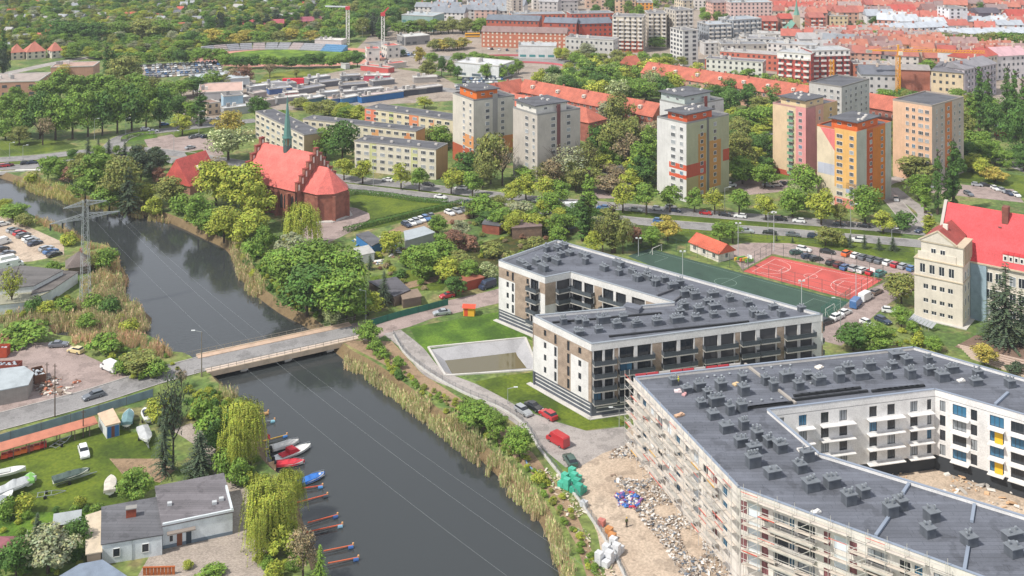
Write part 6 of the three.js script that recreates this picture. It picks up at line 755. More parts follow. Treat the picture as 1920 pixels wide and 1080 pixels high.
cars('on the avenue', 'cars on the avenue', [[726, 340, -10, -1, 'sedan', 'white'], [803, 348, 10, 1.5, 'sedan', 'black'], [864, 355, -10, -1, 'wagon', 'white'], [826, 372, 10, 1.5, 'sedan', 'white'], [1070, 392, 10, 1.5, 'van', 'white'], [1234, 394, 10, 1, 'hatch', 'white'], [1266, 397, 10, 1, 'hatch', 'navy'], [1323, 402, 10, 1, 'hatch', 'red'], [1360, 405, 10, 1, 'sedan', 'black'], [1388, 408, -10, -1, 'hatch', 'white'], [1463, 413, 10, 1, 'suv', 'black'], [1498, 417, -10, -1, 'hatch', 'white'], [1575, 422, 10, 1, 'sedan', 'grey'], [1619, 426, -10, -1, 'sedan', 'black'], [1726, 435, -9, 3, 'sedan', 'navy'], [1400, 436, 10, 1, 'wagon', 'silver'], [1443, 439, -10, -1, 'sedan', 'black'], [1487, 443, 10, 1, 'sedan', 'grey'], [1526, 446, 10, 1, 'hatch', 'navy'], [1580, 452, 10, 1, 'hatch', 'black'], [1608, 454, -10, -1, 'suv', 'white'], [1680, 376, 2, 9, 'hatch', 'silver'], [1236, 417, 10, 1, 'hatch', 'blue'], [1258, 391, 10, 1, 'hatch', 'silver'], [1010, 380, 10, 1, 'wagon', 'silver'], [1130, 392, -10, -1, 'hatch', 'blue'], [1192, 396, 10, 1, 'sedan', 'silver']]);
const c6 = C3(1280, 360, 1 / 3), cc = (l, dx, dy) => l.map(([x, y, t, c, a, b]) => [...c6([[x, y]])[0], a ?? dx, b ?? dy, t, c]);
cars('in the parking lot behind the courts', 'cars behind the courts', cc([[640, 350, 'hatch', 'green', 10, -1], [682, 332, 'wagon', 'white', 10, 2], [815, 345, 'sedan', 'black', 10, 1.6], [705, 372, 'hatch', 'navy', 10, -1], [752, 386, 'hatch', 'black', 10, -1], [925, 357, 'suv', 'orange'], [975, 366, 'hatch', 'white'], [1020, 376, 'wagon', 'grey'], [1067, 386, 'wagon', 'grey'], [1110, 397, 'sedan', 'grey'], [1155, 407, 'hatch', 'white'], [1200, 419, 'hatch', 'red'], [1243, 427, 'wagon', 'silver'], [1290, 440, 'hatch', 'blue'], [835, 406, 'hatch', 'black'], [880, 418, 'wagon', 'maroon'], [918, 433, 'wagon', 'blue'], [965, 441, 'suv', 'silver'], [1013, 450, 'wagon', 'white'], [1060, 462, 'hatch', 'red'], [1112, 470, 'suv', 'teal']], 8, -3.6));
cars('on the drive before the school', 'cars on the school drive', cc([[1090, 572, 'wagon', 'brown', 9, -4], [1030, 606, 'van', 'white', 9, -5], [975, 642, 'van', 'blue', 7, -7], [915, 688, 'hatch', 'white', 9, -4], [870, 716, 'suv', 'white', 9, -4], [808, 742, 'suv', 'black', 9, -3], [1165, 678, 'hatch', 'white', 9, 1], [1128, 734, 'wagon', 'navy', 9, 4], [1040, 750, 'hatch', 'white', 9, 4]], 9, -4));
cars('between the tower blocks', 'cars between the towers', [[1371, 349, 10, 1, 'hatch', 'white'], [1428, 303, 10, 0, 'sedan', 'black'], [1441, 350, 10, 1, 'wagon', 'silver'], [1470, 346, 10, -1, 'sedan', 'navy'], [1456, 349, 10, 0, 'wagon', 'white'], [1140, 329, 10, 0, 'sedan', 'white'], [1150, 346, 3, 8, 'sedan', 'black'], [1153, 350, 3, 8, 'sedan', 'white'], [1832, 349, 10, 1, 'hatch', 'silver'], [1847, 349, 10, 1, 'hatch', 'black'], [1866, 356, 8, 4, 'hatch', 'white'], [1880, 360, 8, 4, 'wagon', 'silver'], [1892, 365, 8, 4, 'sedan', 'navy'], [1905, 368, 8, 4, 'hatch', 'white'], [1816, 366, 8, 4, 'wagon', 'grey'], [1740, 352, 10, 2, 'hatch', 'silver'], [1465, 302, 10, 0, 'hatch', 'grey']], true);
cars('on the far left avenue', 'cars on the left avenue', [[8, 313, 10, -1, 'hatch', 'red'], [16, 312, 10, -1, 'hatch', 'maroon'], [48, 308, 10, -1, 'hatch', 'black'], [61, 307, 10, -1, 'sedan', 'navy'], [288, 248, 10, -1, 'sedan', 'white'], [363, 259, 10, -2, 'wagon', 'grey'], [372, 257, 10, -2, 'wagon', 'silver'], [386, 258, 10, -2, 'wagon', 'navy'], [357, 279, 10, -2, 'sedan', 'silver'], [308, 235, 10, -1, 'hatch', 'blue'], [272, 244, 10, -1, 'hatch', 'white'], [390, 225, 10, -2, 'hatch', 'white'], [402, 228, 10, -2, 'hatch', 'grey'], [412, 224, 10, -2, 'hatch', 'silver']], true);
{ // packed far lots: nothing in the photo tells these apart
  seed(77); const lot = (label, group, A, B, C, rows, per, cut) => { for (let r = 0; r < rows; r++) for (let i = 0; i < per; i++) { if (rnd() < cut) continue; const t = (i + rr(0.3, 0.7)) / per, v = (r + 0.5) / rows, px = A[0] + (B[0] - A[0]) * t + (C[0] - A[0]) * v, py = A[1] + (B[1] - A[1]) * t + (C[1] - A[1]) * v, o = car(px, py, 1, r % 2 ? 6 : -6, pick(['hatch', 'sedan', 'wagon']), pick(['white', 'silver', 'grey', 'white', 'black', 'silver', 'blue', 'navy']), group, true); for (const w of o.children.filter((x) => x.name === 'wheel')) o.remove(w); o.userData.label = label; } };
  lot('small car among the rows of the packed far parking lot', 'packed far parking lot', [268, 123], [412, 115], [274, 148], 6, 20, 0.12); lot('small car in the dealer rows by the white showroom', 'dealer cars', [868, 146], [944, 146], [862, 158], 2, 20, 0.15); lot('small car in the lot behind the orange penthouse tower', 'market lot cars', [852, 160], [890, 158], [856, 170], 2, 8, 0.2); lot('small car parked between the market stalls', 'market cars', [560, 156], [700, 142], [566, 164], 1, 20, 0.2); lot('small car in the lot before the white masts', 'mast lot cars', [670, 104], [790, 96], [674, 112], 2, 20, 0.25); lot('small car beside the brick barracks', 'barracks cars', [905, 88], [1000, 96], [908, 95], 1, 14, 0.3);
}
// ================= POLES, LAMPS, PYLON =================
{
  const made = [];
  const lamp = (px, yt, yb, arm = 1, thick = 0.09) => { const o = thing('street_lamp', '', 'street lamp', at(px, yb), 0, 'street lamps'), h = hOf(yt, yb); new MB().cyl(V(0, 0, 0), V(0, h, 0), thick * 1.3, thick * 0.7, 6).build('post', M.pole, o); new MB().bar(V(0, h - 0.1, 0), V(arm * 1.6, h + 0.25, 0), 0.1).build('arm', M.pole, o); new MB().box(arm * 1.8, h + 0.2, 0, 0.9, 0.16, 0.32).build('lamp_head', mat('#cfd3d2'), o); made.push({ o, px, look: 'tall grey', kind: 'street lamp' }); };
  for (const a of [[177, 223, 263], [18, 268, 298], [43, 273, 308], [236, 222, 253], [373, 209, 257], [326, 246, 284], [686, 545, 604, -1], [700, 300, 350], [952, 728, 757, 1, 0.07], [1161, 766, 800, -1, 0.07], [1359, 352, 404], [1595, 384, 440], [211, 62, 82], [630, 55, 74], [680, 52, 72], [760, 48, 70], [1047, 78, 112], [1121, 90, 124], [1440, 398, 440], [1672, 430, 452], [1576, 560, 640, -1]]) lamp(...a); countOff(made, 'counted over the whole view', 'street lamps');
  const bl = thing('street_lamp', 'brown mast street lamp at the west end of the bridge', 'street lamp', at(378, 706)), bh = hOf(622, 706); new MB().cyl(V(0, 0, 0), V(0, bh, 0), 0.16, 0.09, 7).build('post', mat('#7c7468'), bl); new MB().bar(V(0, bh, 0), V(-1.9, bh + 0.3, 0), 0.08).build('arm', M.pole, bl); new MB().box(-2, bh + 0.24, 0, 0.9, 0.16, 0.3).build('lamp_head', mat('#d5d8d8'), bl);
  for (const [px, yt, yb, l] of [[103, 682, 782, 'dark utility pole on the verge beside the grey car'], [156, 768, 820, 'thin utility pole behind the terracotta canopy'], [88, 680, 728, 'old wooden pole by the rusty skip']]) { const o = thing('utility_pole', l, 'pole', at(px, yb)), h = hOf(yt, yb); new MB().cyl(V(0, 0, 0), V(0, h, 0), 0.14, 0.09, 6).build('post', mat('#5b4d42'), o); new MB().bar(V(-0.5, h - 0.5, 0), V(0.5, h - 0.5, 0), 0.1).build('crossarm', mat('#5b4d42'), o); }
  const fm = []; for (const [px, yt, yb] of [[1280, 473, 520], [1384, 420, 486], [1451, 400, 470], [1503, 528, 580], [1605, 509, 560], [1197, 448, 480]]) { const o = thing('floodlight_mast', '', 'floodlight', at(px, yb), 0, 'floodlights of the sports courts'), h = hOf(yt, yb); new MB().cyl(V(0, 0, 0), V(0, h, 0), 0.12, 0.08, 6).build('mast', mat('#b4b9bb'), o); new MB().box(0, h, 0, 1.6, 0.12, 0.12).build('crossbar', M.pole, o); for (const x of [-0.6, 0.6]) new MB().box(x, h + 0.12, 0.1, 0.6, 0.4, 0.25).build('floodlight', mat('#d9dcdc'), o); fm.push({ o, px, look: 'white', kind: 'floodlight mast' }); } countOff(fm, 'round the sports courts', 'floodlight masts');
  // pylon
  const base = at(160, 572), T = thing('power_pylon', 'steel lattice power pylon on the reedy bank', 'pylon'), ad = V(0.79, 0, -0.62), ld = V(0.62, 0, 0.79), S = mat('#b5b9b9', { rough: 0.5, metal: 0.3 }), H = 29, P = (a, l, y) => base.clone().addScaledVector(ad, a).addScaledVector(ld, l).setY(y), wd = (y) => 1.25 - 0.7 * y / H;
  for (const [i, j] of [[-1, -1], [1, -1], [1, 1], [-1, 1]]) new MB().bar(P(i * wd(0), j * wd(0), 0), P(i * wd(H), j * wd(H), H), 0.11).build('leg', S, T);
  const br = new MB(); for (let k = 0; k < 15; k++) { const y0 = k * H / 15, y1 = (k + 1) * H / 15, a = wd(y0), b = wd(y1), c = [[-1, -1], [1, -1], [1, 1], [-1, 1]]; for (let q = 0; q < 4; q++) { const [i, j] = c[q], [m, n] = c[(q + 1) % 4], f = (q + k) % 2; br.bar(f ? P(i * a, j * a, y0) : P(m * a, n * a, y0), f ? P(m * b, n * b, y1) : P(i * b, j * b, y1), 0.055); br.bar(P(i * b, j * b, y1), P(m * b, n * b, y1), 0.045); } } br.build('lattice_bracing', S, T);
  for (const [y, l] of [[27.6, 5.8], [24, 9.4]]) for (const s of [-1, 1]) { const m = new MB(), w = wd(y); for (const e of [-1, 1]) { m.bar(P(s * w, e * w, y), P(s * l, 0, y + 0.2), 0.13); m.bar(P(s * w, e * w, y + 1.2), P(s * l, 0, y + 0.25), 0.11); for (let k = 1; k < 5; k++) { const t = k / 5, q = (u) => P(s * (w + (l - w) * u), e * w * (1 - u), y + 1.2 * (1 - u)), r = (u) => P(s * (w + (l - w) * u), e * w * (1 - u), y); m.bar(r(t), q(t), 0.08); m.bar(r(t), q(t - 0.2), 0.08); } } m.build('cross_arm', S, T); }
  for (const a of [-9.2, -6, -3, 3, 6, 9.2]) for (const e of [-0.4, 0.4]) new MB().cyl(P(a, e, 22.4), P(a, e, 24), 0.13, 0.13, 6).build('insulator', mat('#34373a'), T);
  let wi = 0; const WN = ['inner', 'outer']; for (const [a, y] of [[3, 22.3], [9.2, 22.3]]) { const m = new MB(); for (const dir of [1, -1]) { const A = P(a, dir * 0.4, y), B = P(a, dir * 250, y), pt = (t) => { const q = A.clone().lerp(B, t); q.y -= 4 * 6.5 * t * (1 - t); return q; }; for (let i = 0; i < 36; i++) m.cyl(pt(i / 36), pt((i + 1) / 36), 0.01, 0.01, 6, false); } tag(m.build('power_line', mat('#8f9496', { rough: 0.7 })), `${WN[wi++]} of the power line wires strung from the pylon over the river`, 'wire', 'power line wires'); }
  for (const [a, w] of [[5.6, 'right']]) { const m = new MB(); for (const dir of [1, -1]) { const A = P(a, 0, 27.8), B = P(a, dir * 250, 27.8); const pt = (t) => { const q = A.clone().lerp(B, t); q.y -= 4 * 5 * t * (1 - t); return q; }; for (let i = 0; i < 36; i++) m.cyl(pt(i / 36), pt((i + 1) / 36), 0.008, 0.008, 6, false); } tag(m.build('power_line', mat('#8f9496', { rough: 0.7 })), `top earth wire strung from the ${w} upper arm of the pylon`, 'wire', 'power line wires'); }
}
// ================= FENCES =================
function fence(name, label, pts, h, postM, fill, gap = 2.5, base) {
  const line = curve(ground(pts), Math.max(2, Math.round(curve(ground(pts), 60).reduce((a, p, i, l) => i ? a + p.distanceTo(l[i - 1]) : 0, 0) / gap))), T = thing(name, label, 'fence');
  line.forEach((p) => new MB().bar(V(p.x, 0, p.z), V(p.x, h + 0.08, p.z), 0.09).build('post', postM, T));
  for (let i = 0; i < line.length - 1; i++) { const a = line[i], b = line[i + 1], m = new MB(); if (fill === 'solid') m.bar(V(a.x, h / 2, a.z), V(b.x, h / 2, b.z), 0.06, h * 0.94); else { for (const y of fill) m.bar(V(a.x, y * h, a.z), V(b.x, y * h, b.z), 0.04); if (gap < 3.2) for (let t = 1; t < 9; t++) { const q = a.clone().lerp(b, t / 9); m.bar(V(q.x, fill[0] * h, q.z), V(q.x, h * fill[fill.length - 1], q.z), 0.03); } } m.build(fill === 'solid' ? 'fence_panel' : 'mesh_panel', base ?? postM, T); if (name === 'railing') new MB().bar(V(a.x, 0.2, a.z), V(b.x, 0.2, b.z), 0.45, 0.5).build('kerb_wall', mat('#c2bfba', { map: 'mottle', m: 5 }), T); }
}
fence('board_fence', 'blue grey board fence along the road above the boat yard', [[-40, 843], [0, 831], [120, 796], [210, 768], [287, 744]], 1.9, mat('#6b5648'), 'solid', 6, mat('#8295a2', { map: 'mottle', m: 5 }));
fence('garden_fence', 'dark green panel fence along the side street', [[690, 614], [740, 598], [790, 585], [840, 572]], 1.8, mat('#2c4a40'), 'solid', 3, mat('#2f6f5c', { map: 'mottle', m: 4 }));
fence('railing', 'grey metal mesh fence along the riverside path', [[738, 630], [760, 665], [806, 702], [870, 738], [940, 768], [985, 800], [1010, 840], [1060, 905], [1110, 975], [1150, 1040], [1180, 1100]], 1.5, mat('#70767b', { rough: 0.5 }), [0.12, 0.95], 2.5);
fence('court_fence', 'tall mesh fence on the front of the red court', [[1394, 511], [1594, 565]], 4, mat('#4d5a56'), [0.05, 0.35, 0.7, 1], 4);
fence('court_fence', 'tall mesh fence at the right end of the red court', [[1594, 565], [1657, 525]], 4, mat('#4d5a56'), [0.05, 0.35, 0.7, 1], 4);
fence('court_fence', 'tall mesh fence at the left end of the red court', [[1392, 509], [1447, 478]], 4, mat('#4d5a56'), [0.05, 0.35, 0.7, 1], 4);
fence('court_fence', 'tall mesh fence behind the red court', [[1447, 478], [1655, 522]], 4, mat('#4d5a56'), [0.05, 0.35, 0.7, 1], 4);
fence('court_fence', 'green mesh fence behind the football pitch', [[1176, 477], [1218, 463], [1390, 508]], 4, mat('#3d5a50'), [0.05, 0.35, 0.7, 1], 4);
fence('court_fence', 'green mesh fence closing the right end of the pitch', [[1540, 604], [1594, 568]], 4, mat('#2f6d5e'), [0.05, 0.25, 0.5, 0.75, 1], 3);
fence('street_railing', 'low railing along the avenue beside the hut', [[1180, 428], [1300, 436], [1420, 446], [1560, 460], [1715, 474]], 1.1, mat('#5c625f'), [0.2, 0.95], 5);
{ for (const [px, py, l] of [[1402, 503, 'left'], [1640, 526, 'right']]) { const p = at(px, py), o = thing('basketball_hoop', `basketball hoop at the ${l} end of the red court`, 'hoop', p, l === 'left' ? 0.6 : 3.7); new MB().cyl(V(0, 0, 0), V(0, 3.2, 0), 0.09, 0.09, 6).build('post', M.pole, o); new MB().box(0.9, 2.8, 0, 0.05, 1.1, 1.8).build('backboard', mat('#dfe2e2'), o); new MB().bar(V(0, 3.1, 0), V(0.9, 3.2, 0), 0.1).build('arm', M.pole, o); const r = mesh('rim', new THREE.TorusGeometry(0.23, 0.03, 5, 14), mat('#d0512e'), o); r.rotation.x = Math.PI / 2; r.position.set(1.2, 3.05, 0); }
  for (const [px, py, l] of [[1232, 474, 'far'], [1556, 588, 'near']]) { const p = at(px, py), o = thing('football_goal', `white football goal at the ${l} end of the pitch`, 'goal', p, l === 'far' ? -0.75 : -0.75); for (const z of [-2.5, 2.5]) new MB().bar(V(0, 0, z), V(0, 2, z), 0.12).build('post', M.line, o); new MB().bar(V(0, 2, -2.5), V(0, 2, 2.5), 0.12).build('crossbar', M.line, o); new MB().bar(V(0, 2, -2.5), V(l === 'far' ? -1 : 1, 0, -2.5), 0.06).bar(V(0, 2, 2.5), V(l === 'far' ? -1 : 1, 0, 2.5), 0.06).build('stay', M.line, o); }
  const o = thing('play_frame', 'yellow green and orange striped tarpaulin stack by the hut', 'canopy', at(1393, 492)); ['#d9b53a', '#6aa349', '#d8683a', '#d9b53a', '#6aa349'].forEach((c, i) => new MB().box(-1.2 + i * 0.75, 0.5 + (i % 2) * 0.3, i * 0.4 - 0.8, 2.8, 0.9, 0.5, 0.4).build('stripe', mat(c), o));
  const k = thing('kiosk', 'small yellow kiosk with orange roof and door', 'kiosk', at(880, 590), -0.1); new MB().box(0, 0.03, 0, 3, 2.3, 2.4).build('wall', mat('#e0aa2e'), k); new MB().box(-0.75, 0.05, 1.21, 1, 2, 0.06).build('door', mat('#d2502a'), k); new MB().quad(V(-1.8, 2.3, 1.6), V(1.8, 2.3, 1.6), V(1.8, 2.85, 0), V(-1.8, 2.85, 0)).quad(V(1.8, 2.3, -1.6), V(-1.8, 2.3, -1.6), V(-1.8, 2.85, 0), V(1.8, 2.85, 0)).build('roof', mat('#d9533a'), k); }
// ================= SHEDS, HOUSE, YARDS =================
// flat roofed building from roof corners in survey points at height h
function flatBlock(name, label, roofPx, h, wallM, roofM, o = {}) { const q = roofPx.map(([x, y]) => at(x, y, h).setY(0)), ring = area(q) > 0 ? q : q.slice().reverse(), T = thing(name, label, o.cat ?? 'building', null, 0, o.group); new MB().walls(ring, 0, h - 0.05).build('wall', wallM, T); const e = offsetRing(ring, o.over ?? 0.25); new MB().walls(e, h - 0.05, h + 0.14).lid(e, h + 0.14).lid(e.slice().reverse(), h - 0.05).build('roof', roofM, T); for (const [i, cols, rows, w, hh, y0] of o.win ?? []) { const F = frameOf(ring[i], ring[(i + 1) % ring.length]); for (let r = 0; r < rows; r++) for (let c = 0; c < cols; c++) winAt(F, (c + 0.5) / cols * F.L, (y0 ?? 1) + r * (h - 0.8) / rows, w, hh, w > 1.2 ? 2 : 1, T, 0.05, o.fm ?? FRAMEW); } T.userData.ring = undefined; return { T, ring }; }
const BROWNM = mat('#7a6a5e', { map: 'streak', m: 5 }), RUST = mat('#9a5c48', { map: 'mottle', m: 4 }), GREYR = mat('#75757a', { map: 'felt', m: 18 }), METAL = mat('#a9b0b4', { map: 'streak', m: 7, rough: 0.5 });
{
  const HW = mat('#d3dade', { map: 'mottle', m: 6 }), { T, ring } = flatBlock('white_house', 'white bungalow with dark felt roof and brick chimney', [[191, 1021], [304, 1003], [297, 933], [192, 952]], 3.5, HW, GREYR, { cat: 'house', win: [] });
  const F = frameOf(at(191, 1021, 3.5).setY(0), at(304, 1003, 3.5).setY(0)); for (const u of [0.24, 0.72]) winAt(F, u * F.L, 1, 1.2, 1.5, 1, T, 0.05); slabOn(F, F.L * 0.5 - 0.05, F.L * 0.5 + 0.05, 0, 3.4, 0.01, 0.12, 'downpipe', mat('#9fa6aa'), T);
  { const p = at(246, 968, 3.6); new MB().box(p.x, 3.6, p.z, 1.7, 1.5, 1, F.turn).build('chimney', mat('#9c4f38', { map: 'brick', m: 4 }), T); new MB().box(p.x, 5.1, p.z, 1.9, 0.18, 1.2, F.turn).build('chimney_cap', mat('#8d8a86'), T); }
  const a = flatBlock('house_annex', 'long white annex with patched grey flat roof', [[305, 987], [436, 960], [418, 889], [292, 913]], 4, HW, mat('#858084', { map: 'felt', m: 14 }), { cat: 'house' }), G = frameOf(at(305, 987, 4).setY(0), at(436, 960, 4).setY(0));
  slabOn(G, 0, G.L, 0, 0.6, 0.01, 0.06, 'plinth', mat('#6d7a86'), a.T); slabOn(G, G.L * 0.06, G.L * 0.46, 2.7, 2.9, 0.02, 1, 'door_canopy', mat('#8a8078'), a.T); for (const [u, w, c] of [[0.2, 0.9, '#7a4a34'], [0.33, 0.9, '#2f3a44']]) slabOn(G, G.L * u, G.L * u + w, 0.05, 2.2, 0.02, 0.08, 'door', mat(c), a.T); winAt(G, G.L * 0.12, 1, 0.7, 1.2, 1, a.T, 0.06); slabOn(G, 0, G.L + 0.2, 4.14, 4.5, -0.25, 0.1, 'parapet', HW, a.T); { const S = frameOf(a.ring[1], a.ring[2]); slabOn(S, 0, S.L * 0.6, 4.14, 4.7, -0.25, 0.1, 'parapet', HW, a.T); }
  for (const [x, y] of [[415, 938], [402, 945], [318, 947]]) { const p = at(x, y, 4.14); new MB().box(p.x, 4.15, p.z, 0.8, 0.5, 0.7, 0.3).build('roof_vent', mat('#b9bcbe'), a.T); }
  flatBlock('lean_to', 'beige roofed lean-to at the left of the white bungalow', [[163, 1040], [189, 1036], [190, 958], [163, 967]], 2.7, mat('#9a8a7a'), mat('#cdbda6', { map: 'mottle', m: 4 }), { cat: 'shed' });
  flatBlock('blue_roof_shed', 'blue grey roofed shed at the bottom edge', [[104, 1085], [245, 1085], [190, 1052], [150, 1060]], 2.6, BROWNM, mat('#7f8b9b', { map: 'mottle', m: 5 }), { cat: 'shed' });
  const g = thing('garden_pavilion', 'dark red tent roofed garden pavilion at lower left', 'pavilion', at(18, 1050)); for (const [x, z] of [[-2.4, -2.4], [2.4, -2.4], [2.4, 2.4], [-2.4, 2.4]]) new MB().bar(V(x, 0, z), V(x, 2.3, z), 0.12).build('post', BROWNM, g); const cn = [V(-3.2, 2.2, -3.2), V(3.2, 2.2, -3.2), V(3.2, 2.2, 3.2), V(-3.2, 2.2, 3.2)]; const gm = new MB(); for (let i = 0; i < 4; i++) gm.tri(cn[(i + 1) % 4], cn[i], V(0, 3.7, 0)); gm.build('canopy', mat('#8a525a', { map: 'mottle', m: 3 }), g);
  const g2 = thing('garden_hut', 'small grey roofed garden hut behind the lean-to', 'hut', at(127, 990), 0.3); new MB().box(0, 0, 0, 4, 1.9, 3).build('wall', BROWNM, g2); new MB().quad(V(-2.4, 1.8, 1.9), V(2.4, 1.8, 1.9), V(2.4, 3, 0), V(-2.4, 3, 0)).quad(V(2.4, 1.8, -1.9), V(-2.4, 1.8, -1.9), V(-2.4, 3, 0), V(2.4, 3, 0)).build('roof', mat('#a8aeb0', { map: 'mottle', m: 3 }), g2);
  { const t = flatBlock('container_hut', 'container hut with beige roof and blue double door', [[200, 799], [224, 793], [210, 767], [185, 776]], 2.7, mat('#cfd2cf', { map: 'streak', m: 4 }), mat('#d0b79c', { map: 'mottle', m: 4 }), { cat: 'hut' }), F = frameOf(at(200, 799, 2.7).setY(0), at(224, 793, 2.7).setY(0)); for (const [u0, u1, c] of [[0.05, 0.36, '#3f73ab'], [0.36, 0.62, '#7a4d42'], [0.62, 0.96, '#3f73ab']]) slabOn(F, F.L * u0, F.L * u1, 0.1, 2.4, 0.02, 0.09, 'door_leaf', mat(c), t.T); }
  { const A = at(-40, 856, 2.5), B = at(184, 792, 2.5), F = frameOf(A.clone().setY(0), B.clone().setY(0)), T = thing('boat_canopy', 'long terracotta roofed canopy sheltering orange pedal boats', 'canopy'); new MB().quad(F.P(0, 2.3, 0), F.P(F.L, 2.3, 0), F.P(F.L, 2.7, -3), F.P(0, 2.7, -3)).quad(F.P(0, 2.2, -3), F.P(F.L, 2.2, -3), F.P(F.L, 2.2, 0), F.P(0, 2.2, 0)).build('roof', mat('#bd7a62', { map: 'mottle', m: 5 }), T); for (let u = 0.5; u < F.L; u += 3) { new MB().bar(F.P(u, 0, -0.3), F.P(u, 2.2, -0.3), 0.14).build('post', BROWNM, T); new MB().bar(F.P(u, 0, -2.8), F.P(u, 2.5, -2.8), 0.14).build('post', BROWNM, T); } const pb = []; ['#d8592f', '#c8472e', '#dd7433', '#e0772f', '#b5583f', '#dc5f33', '#c7392c'].forEach((c, i) => { const q = at(8 + i * 12.2, 858 - i * 3.4), o = thing('pedal_boat', '', 'pedal boat', q, 0.4, 'pedal boats under the canopy'); mesh('hull', profile([[-0.9, 0.15], [-1, 0.6], [-0.3, 0.75], [0.6, 0.7], [1, 0.35], [0.7, 0.15]], 1.3, 0.1), mat(c, { rough: 0.5 }), o).rotation.y = Math.PI / 2 * 3; new MB().box(0, 0.6, 0.3, 0.9, 0.5, 0.15).build('seat', mat('#8a3a28'), o); pb.push({ o, px: i, look: 'orange', kind: 'pedal boat' }); }); countOff(pb, 'under the terracotta canopy', 'pedal boats'); }
  // workshops by the riverside car park
  flatBlock('workshop', 'grey roofed workshop below the riverside car park', [[-40, 545], [63, 536], [118, 507], [41, 499], [-40, 512]], 4.6, mat('#cfd2d0', { map: 'streak', m: 6 }), mat('#7c7876', { map: 'felt', m: 16 })); flatBlock('workshop', 'lower workshop wing with white walls by the reeds', [[60, 552], [97, 543], [146, 510], [119, 508], [64, 537]], 3.2, mat('#cdd3d6', { map: 'streak', m: 5 }), mat('#79726e', { map: 'felt', m: 16 })); flatBlock('workshop', 'low shed with green and rust roof before the workshop', [[-40, 575], [52, 566], [96, 545], [62, 538], [-40, 552]], 2.8, mat('#c4c9cc', { map: 'streak', m: 5 }), mat('#9c9a86', { map: 'mottle', m: 7 }));
  { const p = at(148, 508), o = thing('riverside_hut', 'brown pyramid roofed hut with red chimney behind the pylon', 'hut', p, 0.4); new MB().box(0, 0, 0, 6, 2.6, 6).build('wall', BROWNM, o); const c = [V(-3.8, 2.4, -3.8), V(3.8, 2.4, -3.8), V(3.8, 2.4, 3.8), V(-3.8, 2.4, 3.8)], m = new MB(); for (let i = 0; i < 4; i++) m.tri(c[(i + 1) % 4], c[i], V(0, 6, 0)); m.build('roof', mat('#7d716c', { map: 'tiles', m: 8 }), o); new MB().box(0.6, 4.6, -0.5, 0.7, 2, 0.7).build('chimney', mat('#a8503c'), o); }
  // scrap yard
  flatBlock('yard_garage', 'low garage with pale roof in the scrap yard', [[-30, 738], [52, 722], [62, 700], [44, 688], [-30, 696]], 3.4, mat('#9a938c', { map: 'streak', m: 5 }), mat('#aab2b6', { map: 'mottle', m: 7 })); const skip = (px, py, l, w, h, turn, c, lab) => { const o = thing('skip_container', lab, 'skip', at(px, py), turn); const m = mat(c, { map: 'mottle', m: 3 }); new MB().box(0, 0.15, 0, l, 0.1, w).build('floor', m, o); for (const z of [-1, 1]) new MB().box(0, 0.15, z * w / 2, l, h, 0.1).build('side', m, o); for (const x of [-1, 1]) new MB().box(x * l / 2, 0.15, 0, 0.1, h, w).build('side', m, o); const r = new MB(); seed(px); for (let i = 0; i < 26; i++) r.box(rr(-0.4, 0.4) * l, 0.2 + h * 0.5 + rr(0, 0.5), rr(-0.4, 0.4) * w, rr(0.3, 0.8), rr(0.1, 0.4), rr(0.2, 0.6), rr(0, 3)); r.build('scrap', mat('#b4bac0'), o).userData.kind = 'stuff'; }; skip(72, 712, 5, 2.4, 2, -1, '#7b5844', 'rusty skip full of pale scrap in the yard'); skip(14, 694, 6, 2.4, 1.6, 0.05, '#8a4436', 'long rust red skip at the left edge'); skip(0, 668, 4, 2.4, 2.4, 0.1, '#b0492f', 'orange red container at the left edge of the yard');
  const stack = (px, py, c, lab, n = 6) => { const o = thing('brick_stack', lab, 'stack', at(px, py), 0.2); seed(px + py); for (let i = 0; i < n; i++) new MB().box((i % 3) * 1.2 - 1.2, Math.floor(i / 3) * 0.9, rr(-0.2, 0.2), 1.1, 0.85, 1, rr(-0.1, 0.1)).build('pallet_load', mat(c, { map: 'mottle', m: 2 }), o); }; stack(14, 638, '#b98a70', 'stack of brick pallets beside the green bush'); stack(28, 645, '#c4a36e', 'stack of timber pallets beside the green bush', 3);
  // allotment sheds
  flatBlock('garage_row', 'pair of rusty roofed garages beside the blue van', [[855, 534], [876, 528], [908, 520], [890, 512], [852, 522]], 2.6, mat('#b0503c', { map: 'streak', m: 4 }), RUST, { cat: 'garage' }); flatBlock('wooden_shed', 'long dark roofed wooden shed in the allotments', [[740, 556], [768, 544], [742, 520], [692, 528]], 2.8, BROWNM, mat('#6c6a70', { map: 'felt', m: 12 }), { cat: 'shed' }); flatBlock('wooden_shed', 'brown roofed shed behind the green fence', [[756, 562], [790, 556], [782, 542], [750, 548]], 2.4, BROWNM, mat('#8a7868', { map: 'mottle', m: 4 }), { cat: 'shed' });
